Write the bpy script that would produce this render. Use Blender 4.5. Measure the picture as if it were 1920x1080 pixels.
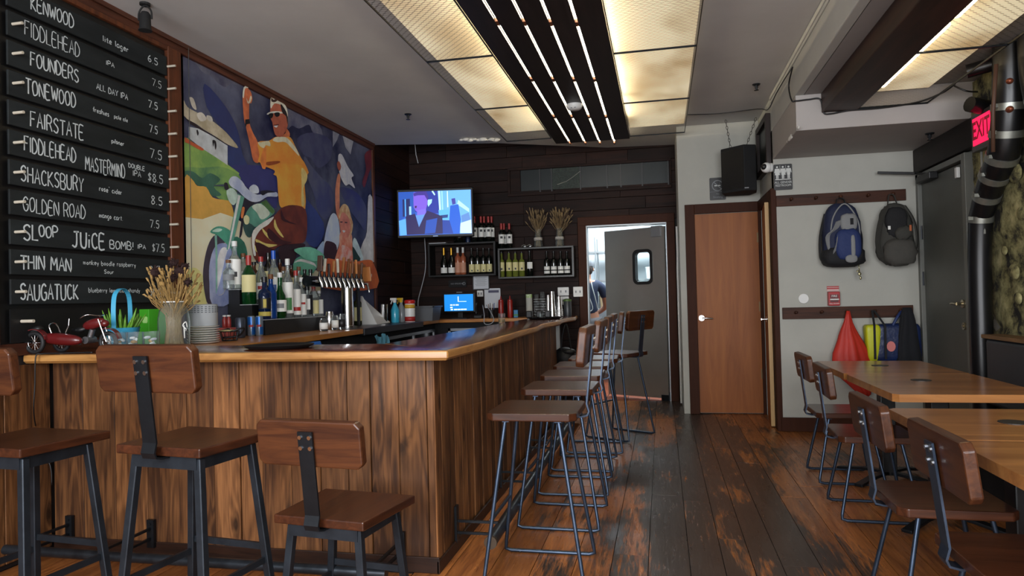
import bpy, bmesh, math, random
from mathutils import Vector, Matrix
random.seed(7)
R_ = math.radians
PI = math.pi
for o in list(bpy.data.objects):
    bpy.data.objects.remove(o)
SC = bpy.context.scene
COL = SC.collection
# ------------------------------------------------------------------ camera, world, big lights, exposure
EYE = Vector((0, 0, 1.26))
RT = Vector((0.97710980, 0.21126285, -0.02498893))
UP = Vector((0.02783875, -0.01052555, 0.99955701))
FW = Vector((-0.21090624, 0.97737261, 0.01616591))
FPX = 1300.0
cd = bpy.data.cameras.new('camera')
cam = bpy.data.objects.new('camera', cd)
COL.objects.link(cam)
cam.matrix_world = Matrix(((RT.x, UP.x, -FW.x, EYE.x), (RT.y, UP.y, -FW.y, EYE.y), (RT.z, UP.z, -FW.z, EYE.z), (0, 0, 0, 1)))
cd.sensor_width = 36
cd.lens = FPX / 1920 * 36
cd.clip_start = 0.05
SC.camera = cam
wd = bpy.data.worlds.new('world'); SC.world = wd; wd.use_nodes = True
wd.node_tree.nodes['Background'].inputs[0].default_value = (0.8, 0.88, 1.0, 1)
wd.node_tree.nodes['Background'].inputs[1].default_value = 0.6
SC.view_settings.view_transform = 'Standard'
SC.view_settings.look = 'None'
SC.view_settings.exposure = 0.72
SC.view_settings.gamma = 1
SC.view_settings.use_curve_mapping = False


def area(name, loc, rot, sx, sy, power, color):
    l = bpy.data.lights.new(name, 'AREA'); l.shape = 'RECTANGLE'; l.size = sx; l.size_y = sy
    l.energy = power; l.color = color
    o = bpy.data.objects.new(name, l); COL.objects.link(o); o.location = loc; o.rotation_euler = rot
    return o


# daylight through the two street windows behind the camera
area('window_daylight', (-1.75, -1.62, 1.75), (R_(90), 0, 0), 2.3, 1.9, 130, (0.94, 0.96, 1.0))
area('window_daylight', (1.05, -1.62, 1.75), (R_(90), 0, 0), 2.0, 1.9, 115, (0.94, 0.96, 1.0))
# kitchen ceiling light beyond the steel door
area('kitchen_light', (-0.6, 10.0, 2.62), (0, 0, 0), 1.4, 1.6, 75, (0.86, 0.95, 1.0))


# ------------------------------------------------------------------ helpers
def ray(px, py):
    return RT * (px - 960) + UP * (540 - py) + FW * FPX


def onx(px, py, x):
    v = ray(px, py); return EYE + v * ((x - EYE.x) / v.x)


def ony(px, py, y):
    v = ray(px, py); return EYE + v * ((y - EYE.y) / v.y)


def onz(px, py, z):
    v = ray(px, py); return EYE + v * ((z - EYE.z) / v.z)


def y_at(px, x):
    "y of the upright line that stands at depth-plane x and shows at column px (taken near counter height)"
    return onx(px, 600, x).y


def x_at(px, y):
    return ony(px, 600, y).x


def z_at(p, py):
    "height that shows at row py above ground point p"
    d = Vector((p[0], p[1], 0)) - Vector((EYE.x, EYE.y, 0))
    lo, hi = 0.0, 4.0
    for _ in range(30):
        m = (lo + hi) / 2
        q = Vector((p[0], p[1], m)) - EYE
        yy = 540 - q.dot(UP) / q.dot(FW) * FPX
        if yy > py: lo = m
        else: hi = m
    return lo


def lin(h):
    if isinstance(h, tuple): return h
    h = h.lstrip('#')
    out = []
    for i in (0, 2, 4):
        c = int(h[i:i + 2], 16) / 255
        out.append(c / 12.92 if c <= .04045 else ((c + .055) / 1.055) ** 2.4)
    return tuple(out)


def sock(n, *names):
    for k in names:
        if k in n.inputs: return n.inputs[k]


MATS = {}


def M(name, col, rough=.5, metal=0.0, var=0.0, vs=8.0, bump=0.0, bs=60.0, emit=0.0, ecol=None, trans=0.0, ior=1.45, coat=0.0, alpha=1.0, stretch=None, two=None, spec=.5):
    if name in MATS: return MATS[name]
    m = bpy.data.materials.new(name); m.use_nodes = True
    nt = m.node_tree; N = nt.nodes; L = nt.links
    b = N['Principled BSDF']
    c = lin(col)
    b.inputs['Base Color'].default_value = (*c, 1)
    b.inputs['Roughness'].default_value = rough
    b.inputs['Metallic'].default_value = metal
    sock(b, 'Specular IOR Level').default_value = spec
    if coat: sock(b, 'Coat Weight').default_value = coat
    if trans:
        sock(b, 'Transmission Weight').default_value = trans
        b.inputs['IOR'].default_value = ior
    if alpha < 1: b.inputs['Alpha'].default_value = alpha
    if emit:
        sock(b, 'Emission Color').default_value = (*(lin(ecol) if ecol else c), 1)
        sock(b, 'Emission Strength').default_value = emit
    tc = None
    if var or bump or two:
        tc = N.new('ShaderNodeTexCoord'); mp = N.new('ShaderNodeMapping'); L.new(tc.outputs['Object'], mp.inputs[0])
        if stretch: mp.inputs['Scale'].default_value = stretch
    if var or two:
        nz = N.new('ShaderNodeTexNoise'); nz.inputs['Scale'].default_value = vs; nz.inputs['Detail'].default_value = 6
        nz.inputs['Roughness'].default_value = .6
        L.new(mp.outputs[0], nz.inputs['Vector'])
        cr = N.new('ShaderNodeValToRGB')
        if two:
            c2 = lin(two)
            cr.color_ramp.elements[0].color = (*c, 1); cr.color_ramp.elements[1].color = (*c2, 1)
            cr.color_ramp.elements[0].position = .4; cr.color_ramp.elements[1].position = .62
        else:
            cr.color_ramp.elements[0].color = (*[x * (1 - var) for x in c], 1)
            cr.color_ramp.elements[1].color = (*[min(1, x * (1 + var)) for x in c], 1)
            cr.color_ramp.elements[0].position = .3; cr.color_ramp.elements[1].position = .7
        L.new(nz.outputs[0], cr.inputs[0]); L.new(cr.outputs[0], b.inputs['Base Color'])
    if bump:
        n2 = N.new('ShaderNodeTexNoise'); n2.inputs['Scale'].default_value = bs; n2.inputs['Detail'].default_value = 4
        L.new(mp.outputs[0], n2.inputs['Vector'])
        bm = N.new('ShaderNodeBump'); bm.inputs['Strength'].default_value = bump; bm.inputs['Distance'].default_value = .01
        L.new(n2.outputs[0], bm.inputs['Height']); L.new(bm.outputs[0], b.inputs['Normal'])
    MATS[name] = m
    return m


def wood(name, dark, light, rough=.45, axis='Y', scale=1.0, vary=.25, knots=0.0, coat=0.0, knotcol='#1a0d06', streak=.0, sat=1.0, bump=.15, spec=.35):
    if name in MATS: return MATS[name]
    m = bpy.data.materials.new(name); m.use_nodes = True
    nt = m.node_tree; N = nt.nodes; L = nt.links
    b = N['Principled BSDF']; b.inputs['Roughness'].default_value = rough; sock(b, 'Specular IOR Level').default_value = spec
    if coat: sock(b, 'Coat Weight').default_value = coat; sock(b, 'Coat Roughness').default_value = .15
    tc = N.new('ShaderNodeTexCoord'); oi = N.new('ShaderNodeObjectInfo')
    ml = N.new('ShaderNodeMath'); ml.operation = 'MULTIPLY'; ml.inputs[1].default_value = 37.0
    L.new(oi.outputs['Random'], ml.inputs[0])
    ad = N.new('ShaderNodeVectorMath'); ad.operation = 'ADD'
    L.new(tc.outputs['Object'], ad.inputs[0]); L.new(ml.outputs[0], ad.inputs[1])
    mp = N.new('ShaderNodeMapping'); L.new(ad.outputs[0], mp.inputs[0])
    s = {'X': (1.2, 14, 14), 'Y': (14, 1.2, 14), 'Z': (14, 14, 1.2)}[axis]
    mp.inputs['Scale'].default_value = tuple(k * scale for k in s)
    nz = N.new('ShaderNodeTexNoise'); nz.inputs['Scale'].default_value = 1.6; nz.inputs['Detail'].default_value = 8
    nz.inputs['Roughness'].default_value = .62; nz.inputs['Distortion'].default_value = 1.2
    L.new(mp.outputs[0], nz.inputs['Vector'])
    cr = N.new('ShaderNodeValToRGB')
    cr.color_ramp.elements[0].color = (*lin(dark), 1); cr.color_ramp.elements[0].position = .32
    cr.color_ramp.elements[1].color = (*lin(light), 1); cr.color_ramp.elements[1].position = .68
    L.new(nz.outputs[0], cr.inputs[0])
    out = cr.outputs[0]
    if knots:
        mk = N.new('ShaderNodeMapping'); L.new(ad.outputs[0], mk.inputs[0])
        t = {'X': (1.6, 6, 6), 'Y': (6, 1.6, 6), 'Z': (6, 6, 1.6)}[axis]
        mk.inputs['Scale'].default_value = tuple(k * scale for k in t)
        nk = N.new('ShaderNodeTexNoise'); nk.inputs['Scale'].default_value = 1.5; nk.inputs['Detail'].default_value = 3
        nk.inputs['Distortion'].default_value = 2.2
        L.new(mk.outputs[0], nk.inputs['Vector'])
        rk = N.new('ShaderNodeValToRGB')
        rk.color_ramp.elements[0].position = .6; rk.color_ramp.elements[0].color = (0, 0, 0, 1)
        rk.color_ramp.elements[1].position = .76; rk.color_ramp.elements[1].color = (knots, knots, knots, 1)
        L.new(nk.outputs[0], rk.inputs[0])
        mx = N.new('ShaderNodeMixRGB'); L.new(rk.outputs[0], mx.inputs[0]); L.new(out, mx.inputs[1]); mx.inputs[2].default_value = (*lin(knotcol), 1)
        out = mx.outputs[0]
    hs = N.new('ShaderNodeHueSaturation')
    mr = N.new('ShaderNodeMapRange'); L.new(oi.outputs['Random'], mr.inputs[0])
    mr.inputs[3].default_value = 1 - vary; mr.inputs[4].default_value = 1 + vary
    L.new(mr.outputs[0], hs.inputs['Value']); L.new(out, hs.inputs['Color']); hs.inputs['Saturation'].default_value = sat
    L.new(hs.outputs[0], b.inputs['Base Color'])
    if bump:
        bm = N.new('ShaderNodeBump'); bm.inputs['Strength'].default_value = bump; bm.inputs['Distance'].default_value = .004
        L.new(nz.outputs[0], bm.inputs['Height']); L.new(bm.outputs[0], b.inputs['Normal'])
    MATS[name] = m
    return m


class MB:
    "collects shapes into one mesh"

    def __init__(s):
        s.v = []; s.f = []; s.m = []; s.mi = 0

    def mat(s, i):
        s.mi = i; return s

    def add(s, vs, fs):
        k = len(s.v); s.v += [tuple(p) for p in vs]
        for f in fs: s.f.append(tuple(k + i for i in f)); s.m.append(s.mi)
        return s

    def box(s, x0, x1, y0, y1, z0, z1):
        return s.add([(x0, y0, z0), (x1, y0, z0), (x1, y1, z0), (x0, y1, z0), (x0, y0, z1), (x1, y0, z1), (x1, y1, z1), (x0, y1, z1)],
                     [(0, 3, 2, 1), (4, 5, 6, 7), (0, 1, 5, 4), (1, 2, 6, 5), (2, 3, 7, 6), (3, 0, 4, 7)])

    def tbox(s, c, sz, rot=None):
        a, b, d = sz[0] / 2, sz[1] / 2, sz[2] / 2
        vs = [Vector(p) for p in [(-a, -b, -d), (a, -b, -d), (a, b, -d), (-a, b, -d), (-a, -b, d), (a, -b, d), (a, b, d), (-a, b, d)]]
        if rot is not None: vs = [rot @ p for p in vs]
        return s.add([p + Vector(c) for p in vs], [(0, 3, 2, 1), (4, 5, 6, 7), (0, 1, 5, 4), (1, 2, 6, 5), (2, 3, 7, 6), (3, 0, 4, 7)])

    def prism(s, poly, fn, a, b):
        "poly: list of 2D points; fn(u,v,w)->3D; extruded w=a..b"
        n = len(poly)
        ar = sum(poly[i][0] * poly[(i + 1) % n][1] - poly[(i + 1) % n][0] * poly[i][1] for i in range(n))
        p = poly if ar > 0 else poly[::-1]
        vs = [fn(u, v, a) for u, v in p] + [fn(u, v, b) for u, v in p]
        fs = [tuple(range(n))[::-1], tuple(range(n, 2 * n))] + [(i, (i + 1) % n, n + (i + 1) % n, n + i) for i in range(n)]
        return s.add(vs, fs)

    def flat(s, pts):
        return s.add(pts, [tuple(range(len(pts)))])

    def tube(s, pts, r, n=8, closed=False, cap=True):
        pts = [Vector(p) for p in pts]; m = len(pts)
        rr = r if isinstance(r, (list, tuple)) else [r] * m
        vs = []; u = None
        for i, p in enumerate(pts):
            a = pts[(i - 1) % m] if (closed or i > 0) else p
            b = pts[(i + 1) % m] if (closed or i < m - 1) else p
            t = (b - a)
            t = t.normalized() if t.length > 1e-9 else Vector((0, 0, 1))
            if u is None:
                u = t.cross(Vector((0, 0, 1)))
                if u.length < .05: u = t.cross(Vector((1, 0, 0)))
            u = (u - t * u.dot(t)); u.normalize()
            w = t.cross(u)
            for k in range(n):
                an = 2 * PI * k / n
                vs.append(p + (u * math.cos(an) + w * math.sin(an)) * rr[i])
        fs = []
        for i in range(m if closed else m - 1):
            j = (i + 1) % m
            for k in range(n): fs.append((i * n + k, i * n + (k + 1) % n, j * n + (k + 1) % n, j * n + k))
        if cap and not closed:
            fs.append(tuple(range(n))[::-1]); fs.append(tuple((m - 1) * n + k for k in range(n)))
        return s.add(vs, fs)

    def lathe(s, prof, c=(0, 0, 0), n=16, a0=0.0, a1=2 * PI, sx=1.0, sy=1.0):
        full = abs(a1 - a0 - 2 * PI) < 1e-6
        k = n if full else n + 1
        vs = []
        for r, z in prof:
            for i in range(k):
                a = a0 + (a1 - a0) * i / n
                vs.append((c[0] + r * math.cos(a) * sx, c[1] + r * math.sin(a) * sy, c[2] + z))
        fs = []
        for j in range(len(prof) - 1):
            for i in range(n):
                i2 = (i + 1) % k
                fs.append((j * k + i, j * k + i2, (j + 1) * k + i2, (j + 1) * k + i))
        if full:
            if prof[0][0] > 1e-6: fs.append(tuple(range(k))[::-1])
            if prof[-1][0] > 1e-6: fs.append(tuple((len(prof) - 1) * k + i for i in range(k)))
        return s.add(vs, fs)

    def ball(s, c, r, sc=(1, 1, 1), n=10, m=6, rot=None):
        vs = []
        for j in range(m + 1):
            t = PI * j / m
            for i in range(n):
                a = 2 * PI * i / n
                p = Vector((r * math.sin(t) * math.cos(a) * sc[0], r * math.sin(t) * math.sin(a) * sc[1], -r * math.cos(t) * sc[2]))
                if rot is not None: p = rot @ p
                vs.append(p + Vector(c))
        fs = [(j * n + i, j * n + (i + 1) % n, (j + 1) * n + (i + 1) % n, (j + 1) * n + i) for j in range(m) for i in range(n)]
        return s.add(vs, fs)

    def bar(s, p, q, w, t, up=(0, 0, 1)):
        p = Vector(p); q = Vector(q); d = (q - p).normalized(); up = Vector(up)
        a = d.cross(up)
        if a.length < .05: a = d.cross(Vector((0, 1, 0)))
        a.normalize(); b = a.cross(d)
        vs = []
        for e in (p, q):
            for i, j in ((-1, -1), (1, -1), (1, 1), (-1, 1)): vs.append(e + a * (i * w / 2) + b * (j * t / 2))
        return s.add(vs, [(0, 3, 2, 1), (4, 5, 6, 7), (0, 1, 5, 4), (1, 2, 6, 5), (2, 3, 7, 6), (3, 0, 4, 7)])

    def strip(s, pts, w, t, wdir):
        "flat strap along pts, width w along wdir, thickness t"
        wd_ = Vector(wdir).normalized(); pts = [Vector(p) for p in pts]; m = len(pts); vs = []
        for i, p in enumerate(pts):
            a = pts[max(0, i - 1)]; b = pts[min(m - 1, i + 1)]
            nn = (b - a).normalized().cross(wd_).normalized()
            for i2, j2 in ((-1, -1), (1, -1), (1, 1), (-1, 1)): vs.append(p + wd_ * (i2 * w / 2) + nn * (j2 * t / 2))
        fs = [(0, 3, 2, 1), tuple((m - 1) * 4 + k for k in range(4))]
        for i in range(m - 1):
            for k in range(4): fs.append((i * 4 + k, i * 4 + (k + 1) % 4, (i + 1) * 4 + (k + 1) % 4, (i + 1) * 4 + k))
        return s.add(vs, fs)


OFF = {}


def obj(name, mb, mats, parent=None, smooth=False, bev=0.0, label=None, kind=None, sub=0, seg=2, fix=True):
    if not isinstance(mats, (list, tuple)): mats = [mats]
    me = bpy.data.meshes.new(name)
    off = OFF.get(parent.name, Vector()) if parent else Vector()
    me.from_pydata([tuple(Vector(p) - off) for p in mb.v], [], mb.f)
    for m in mats: me.materials.append(m)
    for i, p in enumerate(me.polygons):
        p.material_index = min(mb.m[i], len(mats) - 1)
        p.use_smooth = bool(smooth)
    if fix:
        b = bmesh.new(); b.from_mesh(me); bmesh.ops.recalc_face_normals(b, faces=b.faces); b.to_mesh(me); b.free()
    if smooth and smooth is not True:
        try: me.set_sharp_from_angle(angle=R_(smooth))
        except Exception: pass
    me.update()
    o = bpy.data.objects.new(name, me); COL.objects.link(o)
    if parent: o.parent = parent; OFF[o.name] = off
    if bev:
        md = o.modifiers.new('bevel', 'BEVEL'); md.width = bev; md.segments = seg; md.limit_method = 'ANGLE'; md.angle_limit = R_(40)
    if sub:
        md = o.modifiers.new('sub', 'SUBSURF'); md.levels = sub; md.render_levels = sub
    if label: o['label'] = label
    if kind: o['kind'] = kind
    return o


def thing(name, label, cat, loc=(0, 0, 0), rz=0.0, group=None, world=False, rot=None):
    o = bpy.data.objects.new(name, None); COL.objects.link(o); o.empty_display_size = .1
    o.location = loc; o.rotation_euler = rot if rot else (0, 0, rz)
    o['label'] = label; o['category'] = cat
    if group: o['group'] = group
    if world: OFF[o.name] = Vector(loc)
    return o


def solo(name, mb, mats, label, cat, group=None, loc=None, **k):
    o = obj(name, mb, mats, None, **k)
    if loc is not None: o.location = loc
    o['label'] = label; o['category'] = cat
    if group: o['group'] = group
    return o


def struct(name, mb, mats, parent=None, **k):
    o = obj(name, mb, mats, parent, **k); o['kind'] = 'structure'; return o


def sroot(name, loc=(0, 0, 0)):
    o = bpy.data.objects.new(name, None); COL.objects.link(o); o.location = loc; o['kind'] = 'structure'
    OFF[o.name] = Vector(loc)
    return o


def copy_tree(o, parent=None):
    c = o.copy(); COL.objects.link(c)
    if parent: c.parent = parent
    for ch in list(o.children): copy_tree(ch, c)
    return c


def share(proto, name, loc, parent, rz=0, rot=None, scale=None):
    "another object that uses proto's mesh"
    o = bpy.data.objects.new(name, proto.data); COL.objects.link(o); o.parent = parent
    o.location = Vector(loc) - OFF.get(parent.name, Vector()) if parent else loc
    o.rotation_euler = rot if rot else (0, 0, rz)
    if scale: o.scale = scale
    for md in proto.modifiers:
        if md.type == 'BEVEL':
            n = o.modifiers.new('bevel', 'BEVEL'); n.width = md.width; n.segments = md.segments; n.limit_method = 'ANGLE'; n.angle_limit = md.angle_limit
    return o


def smooth_poly(p, k=4, closed=True):
    out = []; n = len(p)
    for i in range(n if closed else n - 1):
        p0 = p[(i - 1) % n] if closed or i > 0 else p[i]
        p1 = p[i]; p2 = p[(i + 1) % n]; p3 = p[(i + 2) % n] if closed or i < n - 2 else p[i + 1]
        for j in range(k):
            t = j / k
            out.append(tuple(.5 * (2 * p1[a] + (p2[a] - p0[a]) * t + (2 * p0[a] - 5 * p1[a] + 4 * p2[a] - p3[a]) * t * t + (3 * p1[a] - p0[a] - 3 * p2[a] + p3[a]) * t ** 3) for a in range(len(p1))))
    if not closed: out.append(tuple(p[-1]))
    return out


def text_mb(body, size, fn, depth=.001, mb=None, sx=1.0, align='CENTER', bold=0.0):
    "lettering as flat extruded mesh; fn(u,v,w)->3D"
    cu = bpy.data.curves.new('t', 'FONT'); cu.body = body; cu.size = size; cu.align_x = align; cu.align_y = 'CENTER'
    cu.resolution_u = 2; cu.offset = bold
    to = bpy.data.objects.new('t', cu); COL.objects.link(to)
    dg = bpy.context.evaluated_depsgraph_get()
    me = bpy.data.meshes.new_from_object(to.evaluated_get(dg))
    mb = mb or MB()
    mb.add([fn(v.co.x * sx, v.co.y, depth) for v in me.vertices], [tuple(p.vertices) for p in me.polygons])
    bpy.data.objects.remove(to); bpy.data.curves.remove(cu); bpy.data.meshes.remove(me)
    return mb


# ------------------------------------------------------------------ materials
BLACK = M('black_paint', '#0d0d0e', .45)
BLACKM = M('black_matte', '#0b0b0c', .8)
CHROME = M('chrome', '#d8d8d8', .18, 1.0)
STEEL = M('brushed_steel', '#9a9c9e', .32, 1.0, var=.12, vs=3, stretch=(1, 1, 30))
RAWSTEEL = M('raw_steel', '#414e60', .34, .75, var=.25, vs=12)
LEGSTEEL = M('leg_steel', '#2b3138', .45, .6, var=.3, vs=12)
DARKSTEEL = M('dark_steel', '#1f2226', .42, .6, var=.25, vs=10)
WHITE = M('white_plastic', '#d9d9d5', .4)
PAPER = M('paper', '#c9ccd0', .7)
CHALK = M('chalk', '#c3cbcc', .9, var=.2, vs=300)
SEATW = wood('seat_wood', '#2c170e', '#4c2816', .32, 'Y', 1.2, .12, coat=.25)
SEATX = wood('backrest_wood', '#331a10', '#553019', .38, 'X', 1.1, .12, coat=.15)
BARW = wood('bar_slab_wood', '#3d1a0d', '#6b3318', .22, 'X', .7, 0, coat=.5)
BARWY = wood('bar_slab_wood_long', '#3d1a0d', '#6b3318', .22, 'Y', .7, 0, coat=.5)
EDGEW = wood('bar_edge_wood', '#91602f', '#be8c50', .35, 'X', .8, 0, knots=.5, knotcol='#5a2f15', coat=.3)
EDGEWY = wood('bar_edge_wood_long', '#91602f', '#be8c50', .35, 'Y', .8, 0, knots=.5, knotcol='#5a2f15', coat=.3)


def plank_material():
    m = bpy.data.materials.new('reclaimed_plank'); m.use_nodes = True
    nt = m.node_tree; N = nt.nodes; L = nt.links; b = N['Principled BSDF']; b.inputs['Roughness'].default_value = .5; sock(b, 'Specular IOR Level').default_value = .3
    tc = N.new('ShaderNodeTexCoord'); oi = N.new('ShaderNodeObjectInfo')
    ml = N.new('ShaderNodeMath'); ml.operation = 'MULTIPLY'; ml.inputs[1].default_value = 41.0; L.new(oi.outputs['Random'], ml.inputs[0])
    ad = N.new('ShaderNodeVectorMath'); ad.operation = 'ADD'; L.new(tc.outputs['Object'], ad.inputs[0]); L.new(ml.outputs[0], ad.inputs[1])

    def mp(s):
        n = N.new('ShaderNodeMapping'); n.inputs['Scale'].default_value = s; L.new(ad.outputs[0], n.inputs[0]); return n.outputs[0]

    def nz(v, s, d, dist=0.0):
        n = N.new('ShaderNodeTexNoise'); n.inputs['Scale'].default_value = s; n.inputs['Detail'].default_value = d; n.inputs['Distortion'].default_value = dist; L.new(v, n.inputs['Vector']); return n.outputs[0]

    def mt(op, a, c):
        n = N.new('ShaderNodeMath'); n.operation = op
        for i, x in enumerate((a, c)):
            if isinstance(x, (int, float)): n.inputs[i].default_value = x
            else: L.new(x, n.inputs[i])
        return n.outputs[0]
    vor = N.new('ShaderNodeTexVoronoi'); vor.inputs['Scale'].default_value = 1.0; vor.inputs['Randomness'].default_value = 1.0; L.new(mp((5.5, 5.5, 2.3)), vor.inputs['Vector'])
    kd = vor.outputs['Distance']
    # rings bend round the knots
    ring_ = nz(mp((9, 9, .8)), 1.4, 3, .8)
    warp = mt('ADD', mt('MULTIPLY', ring_, 9.0), mt('DIVIDE', .9, mt('ADD', kd, .12)))
    saw = mt('ADD', mt('MULTIPLY', mt('SINE', mt('MULTIPLY', warp, 3.2), 0), .5), .5)
    fine = nz(mp((40, 40, 2.2)), 1.6, 6, .4)
    tone = nz(mp((3, 3, .9)), 1.3, 3, .5)
    s = mt('ADD', mt('MULTIPLY', saw, .10), mt('ADD', mt('MULTIPLY', fine, .32), mt('MULTIPLY', tone, .5)))
    cr = N.new('ShaderNodeValToRGB'); L.new(s, cr.inputs[0]); e = cr.color_ramp.elements
    e[0].position = .33; e[0].color = (*lin('#3f2616'), 1); e[1].position = .60; e[1].color = (*lin('#8c5e38'), 1)
    k = e.new(.46); k.color = (*lin('#694427'), 1)
    kr = N.new('ShaderNodeMapRange'); L.new(kd, kr.inputs[0]); kr.inputs[1].default_value = .05; kr.inputs[2].default_value = .17; kr.inputs[3].default_value = .85; kr.inputs[4].default_value = 0
    mx = N.new('ShaderNodeMixRGB'); L.new(kr.outputs[0], mx.inputs[0]); L.new(cr.outputs[0], mx.inputs[1]); mx.inputs[2].default_value = (*lin('#1b0f08'), 1)
    # old dark weather stains on some planks
    st = nz(mp((4, 4, 1.1)), 1.9, 5, 1.0)
    sr = N.new('ShaderNodeMapRange'); L.new(st, sr.inputs[0]); sr.inputs[1].default_value = .60; sr.inputs[2].default_value = .74; sr.inputs[4].default_value = .8
    m2 = N.new('ShaderNodeMixRGB'); L.new(sr.outputs[0], m2.inputs[0]); L.new(mx.outputs[0], m2.inputs[1]); m2.inputs[2].default_value = (*lin('#22150e'), 1)
    hs = N.new('ShaderNodeHueSaturation'); mr = N.new('ShaderNodeMapRange'); L.new(oi.outputs['Random'], mr.inputs[0]); mr.inputs[3].default_value = .68; mr.inputs[4].default_value = 1.3
    L.new(mr.outputs[0], hs.inputs['Value']); L.new(m2.outputs[0], hs.inputs['Color']); L.new(hs.outputs[0], b.inputs['Base Color'])
    bm = N.new('ShaderNodeBump'); bm.inputs['Strength'].default_value = .25; bm.inputs['Distance'].default_value = .004; L.new(s, bm.inputs['Height']); L.new(bm.outputs[0], b.inputs['Normal'])
    return m


PLANKW = plank_material()
WALLW = wood('wall_board_wood', '#150b08', '#2e1a13', .65, 'X', .8, .35, spec=.2)
WALLWY = wood('wall_board_wood_long', '#150b08', '#2e1a13', .65, 'Y', .8, .35, spec=.2)
TRIMW = wood('trim_wood', '#2e170c', '#502b18', .55, 'Z', .8, .1, spec=.25)
TRIMWX = wood('trim_wood_level', '#2e170c', '#502b18', .55, 'X', .8, .1, spec=.25)
TRIMWY = wood('trim_wood_long', '#34190e', '#5a3020', .5, 'Y', .8, .1)
FRAMEW = wood('board_frame_wood', '#3e1f11', '#67381f', .45, 'Z', .8, .05)
TABLEW = wood('table_wood', '#85522b', '#b47c45', .28, 'X', .5, .1, coat=.45)
DOORW = wood('veneer_door_wood', '#7f4519', '#9a5b26', .5, 'Z', .35, .03, spec=.3, bump=.03)
COUNTERW = wood('counter_wood', '#9c5f2a', '#c4853f', .35, 'Y', .8, 0, coat=.2)
PLASTER = M('wall_plaster', '#a9a89f', .75, var=.05, vs=3, bump=.15, bs=25)
CEILM = M('ceiling_plaster', '#c2c0bd', .7, var=.06, vs=2, bump=.1, bs=12)
BEAMP = M('beam_plaster', '#b0afa8', .6, var=.05, vs=3, bump=.1, bs=12)
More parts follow.
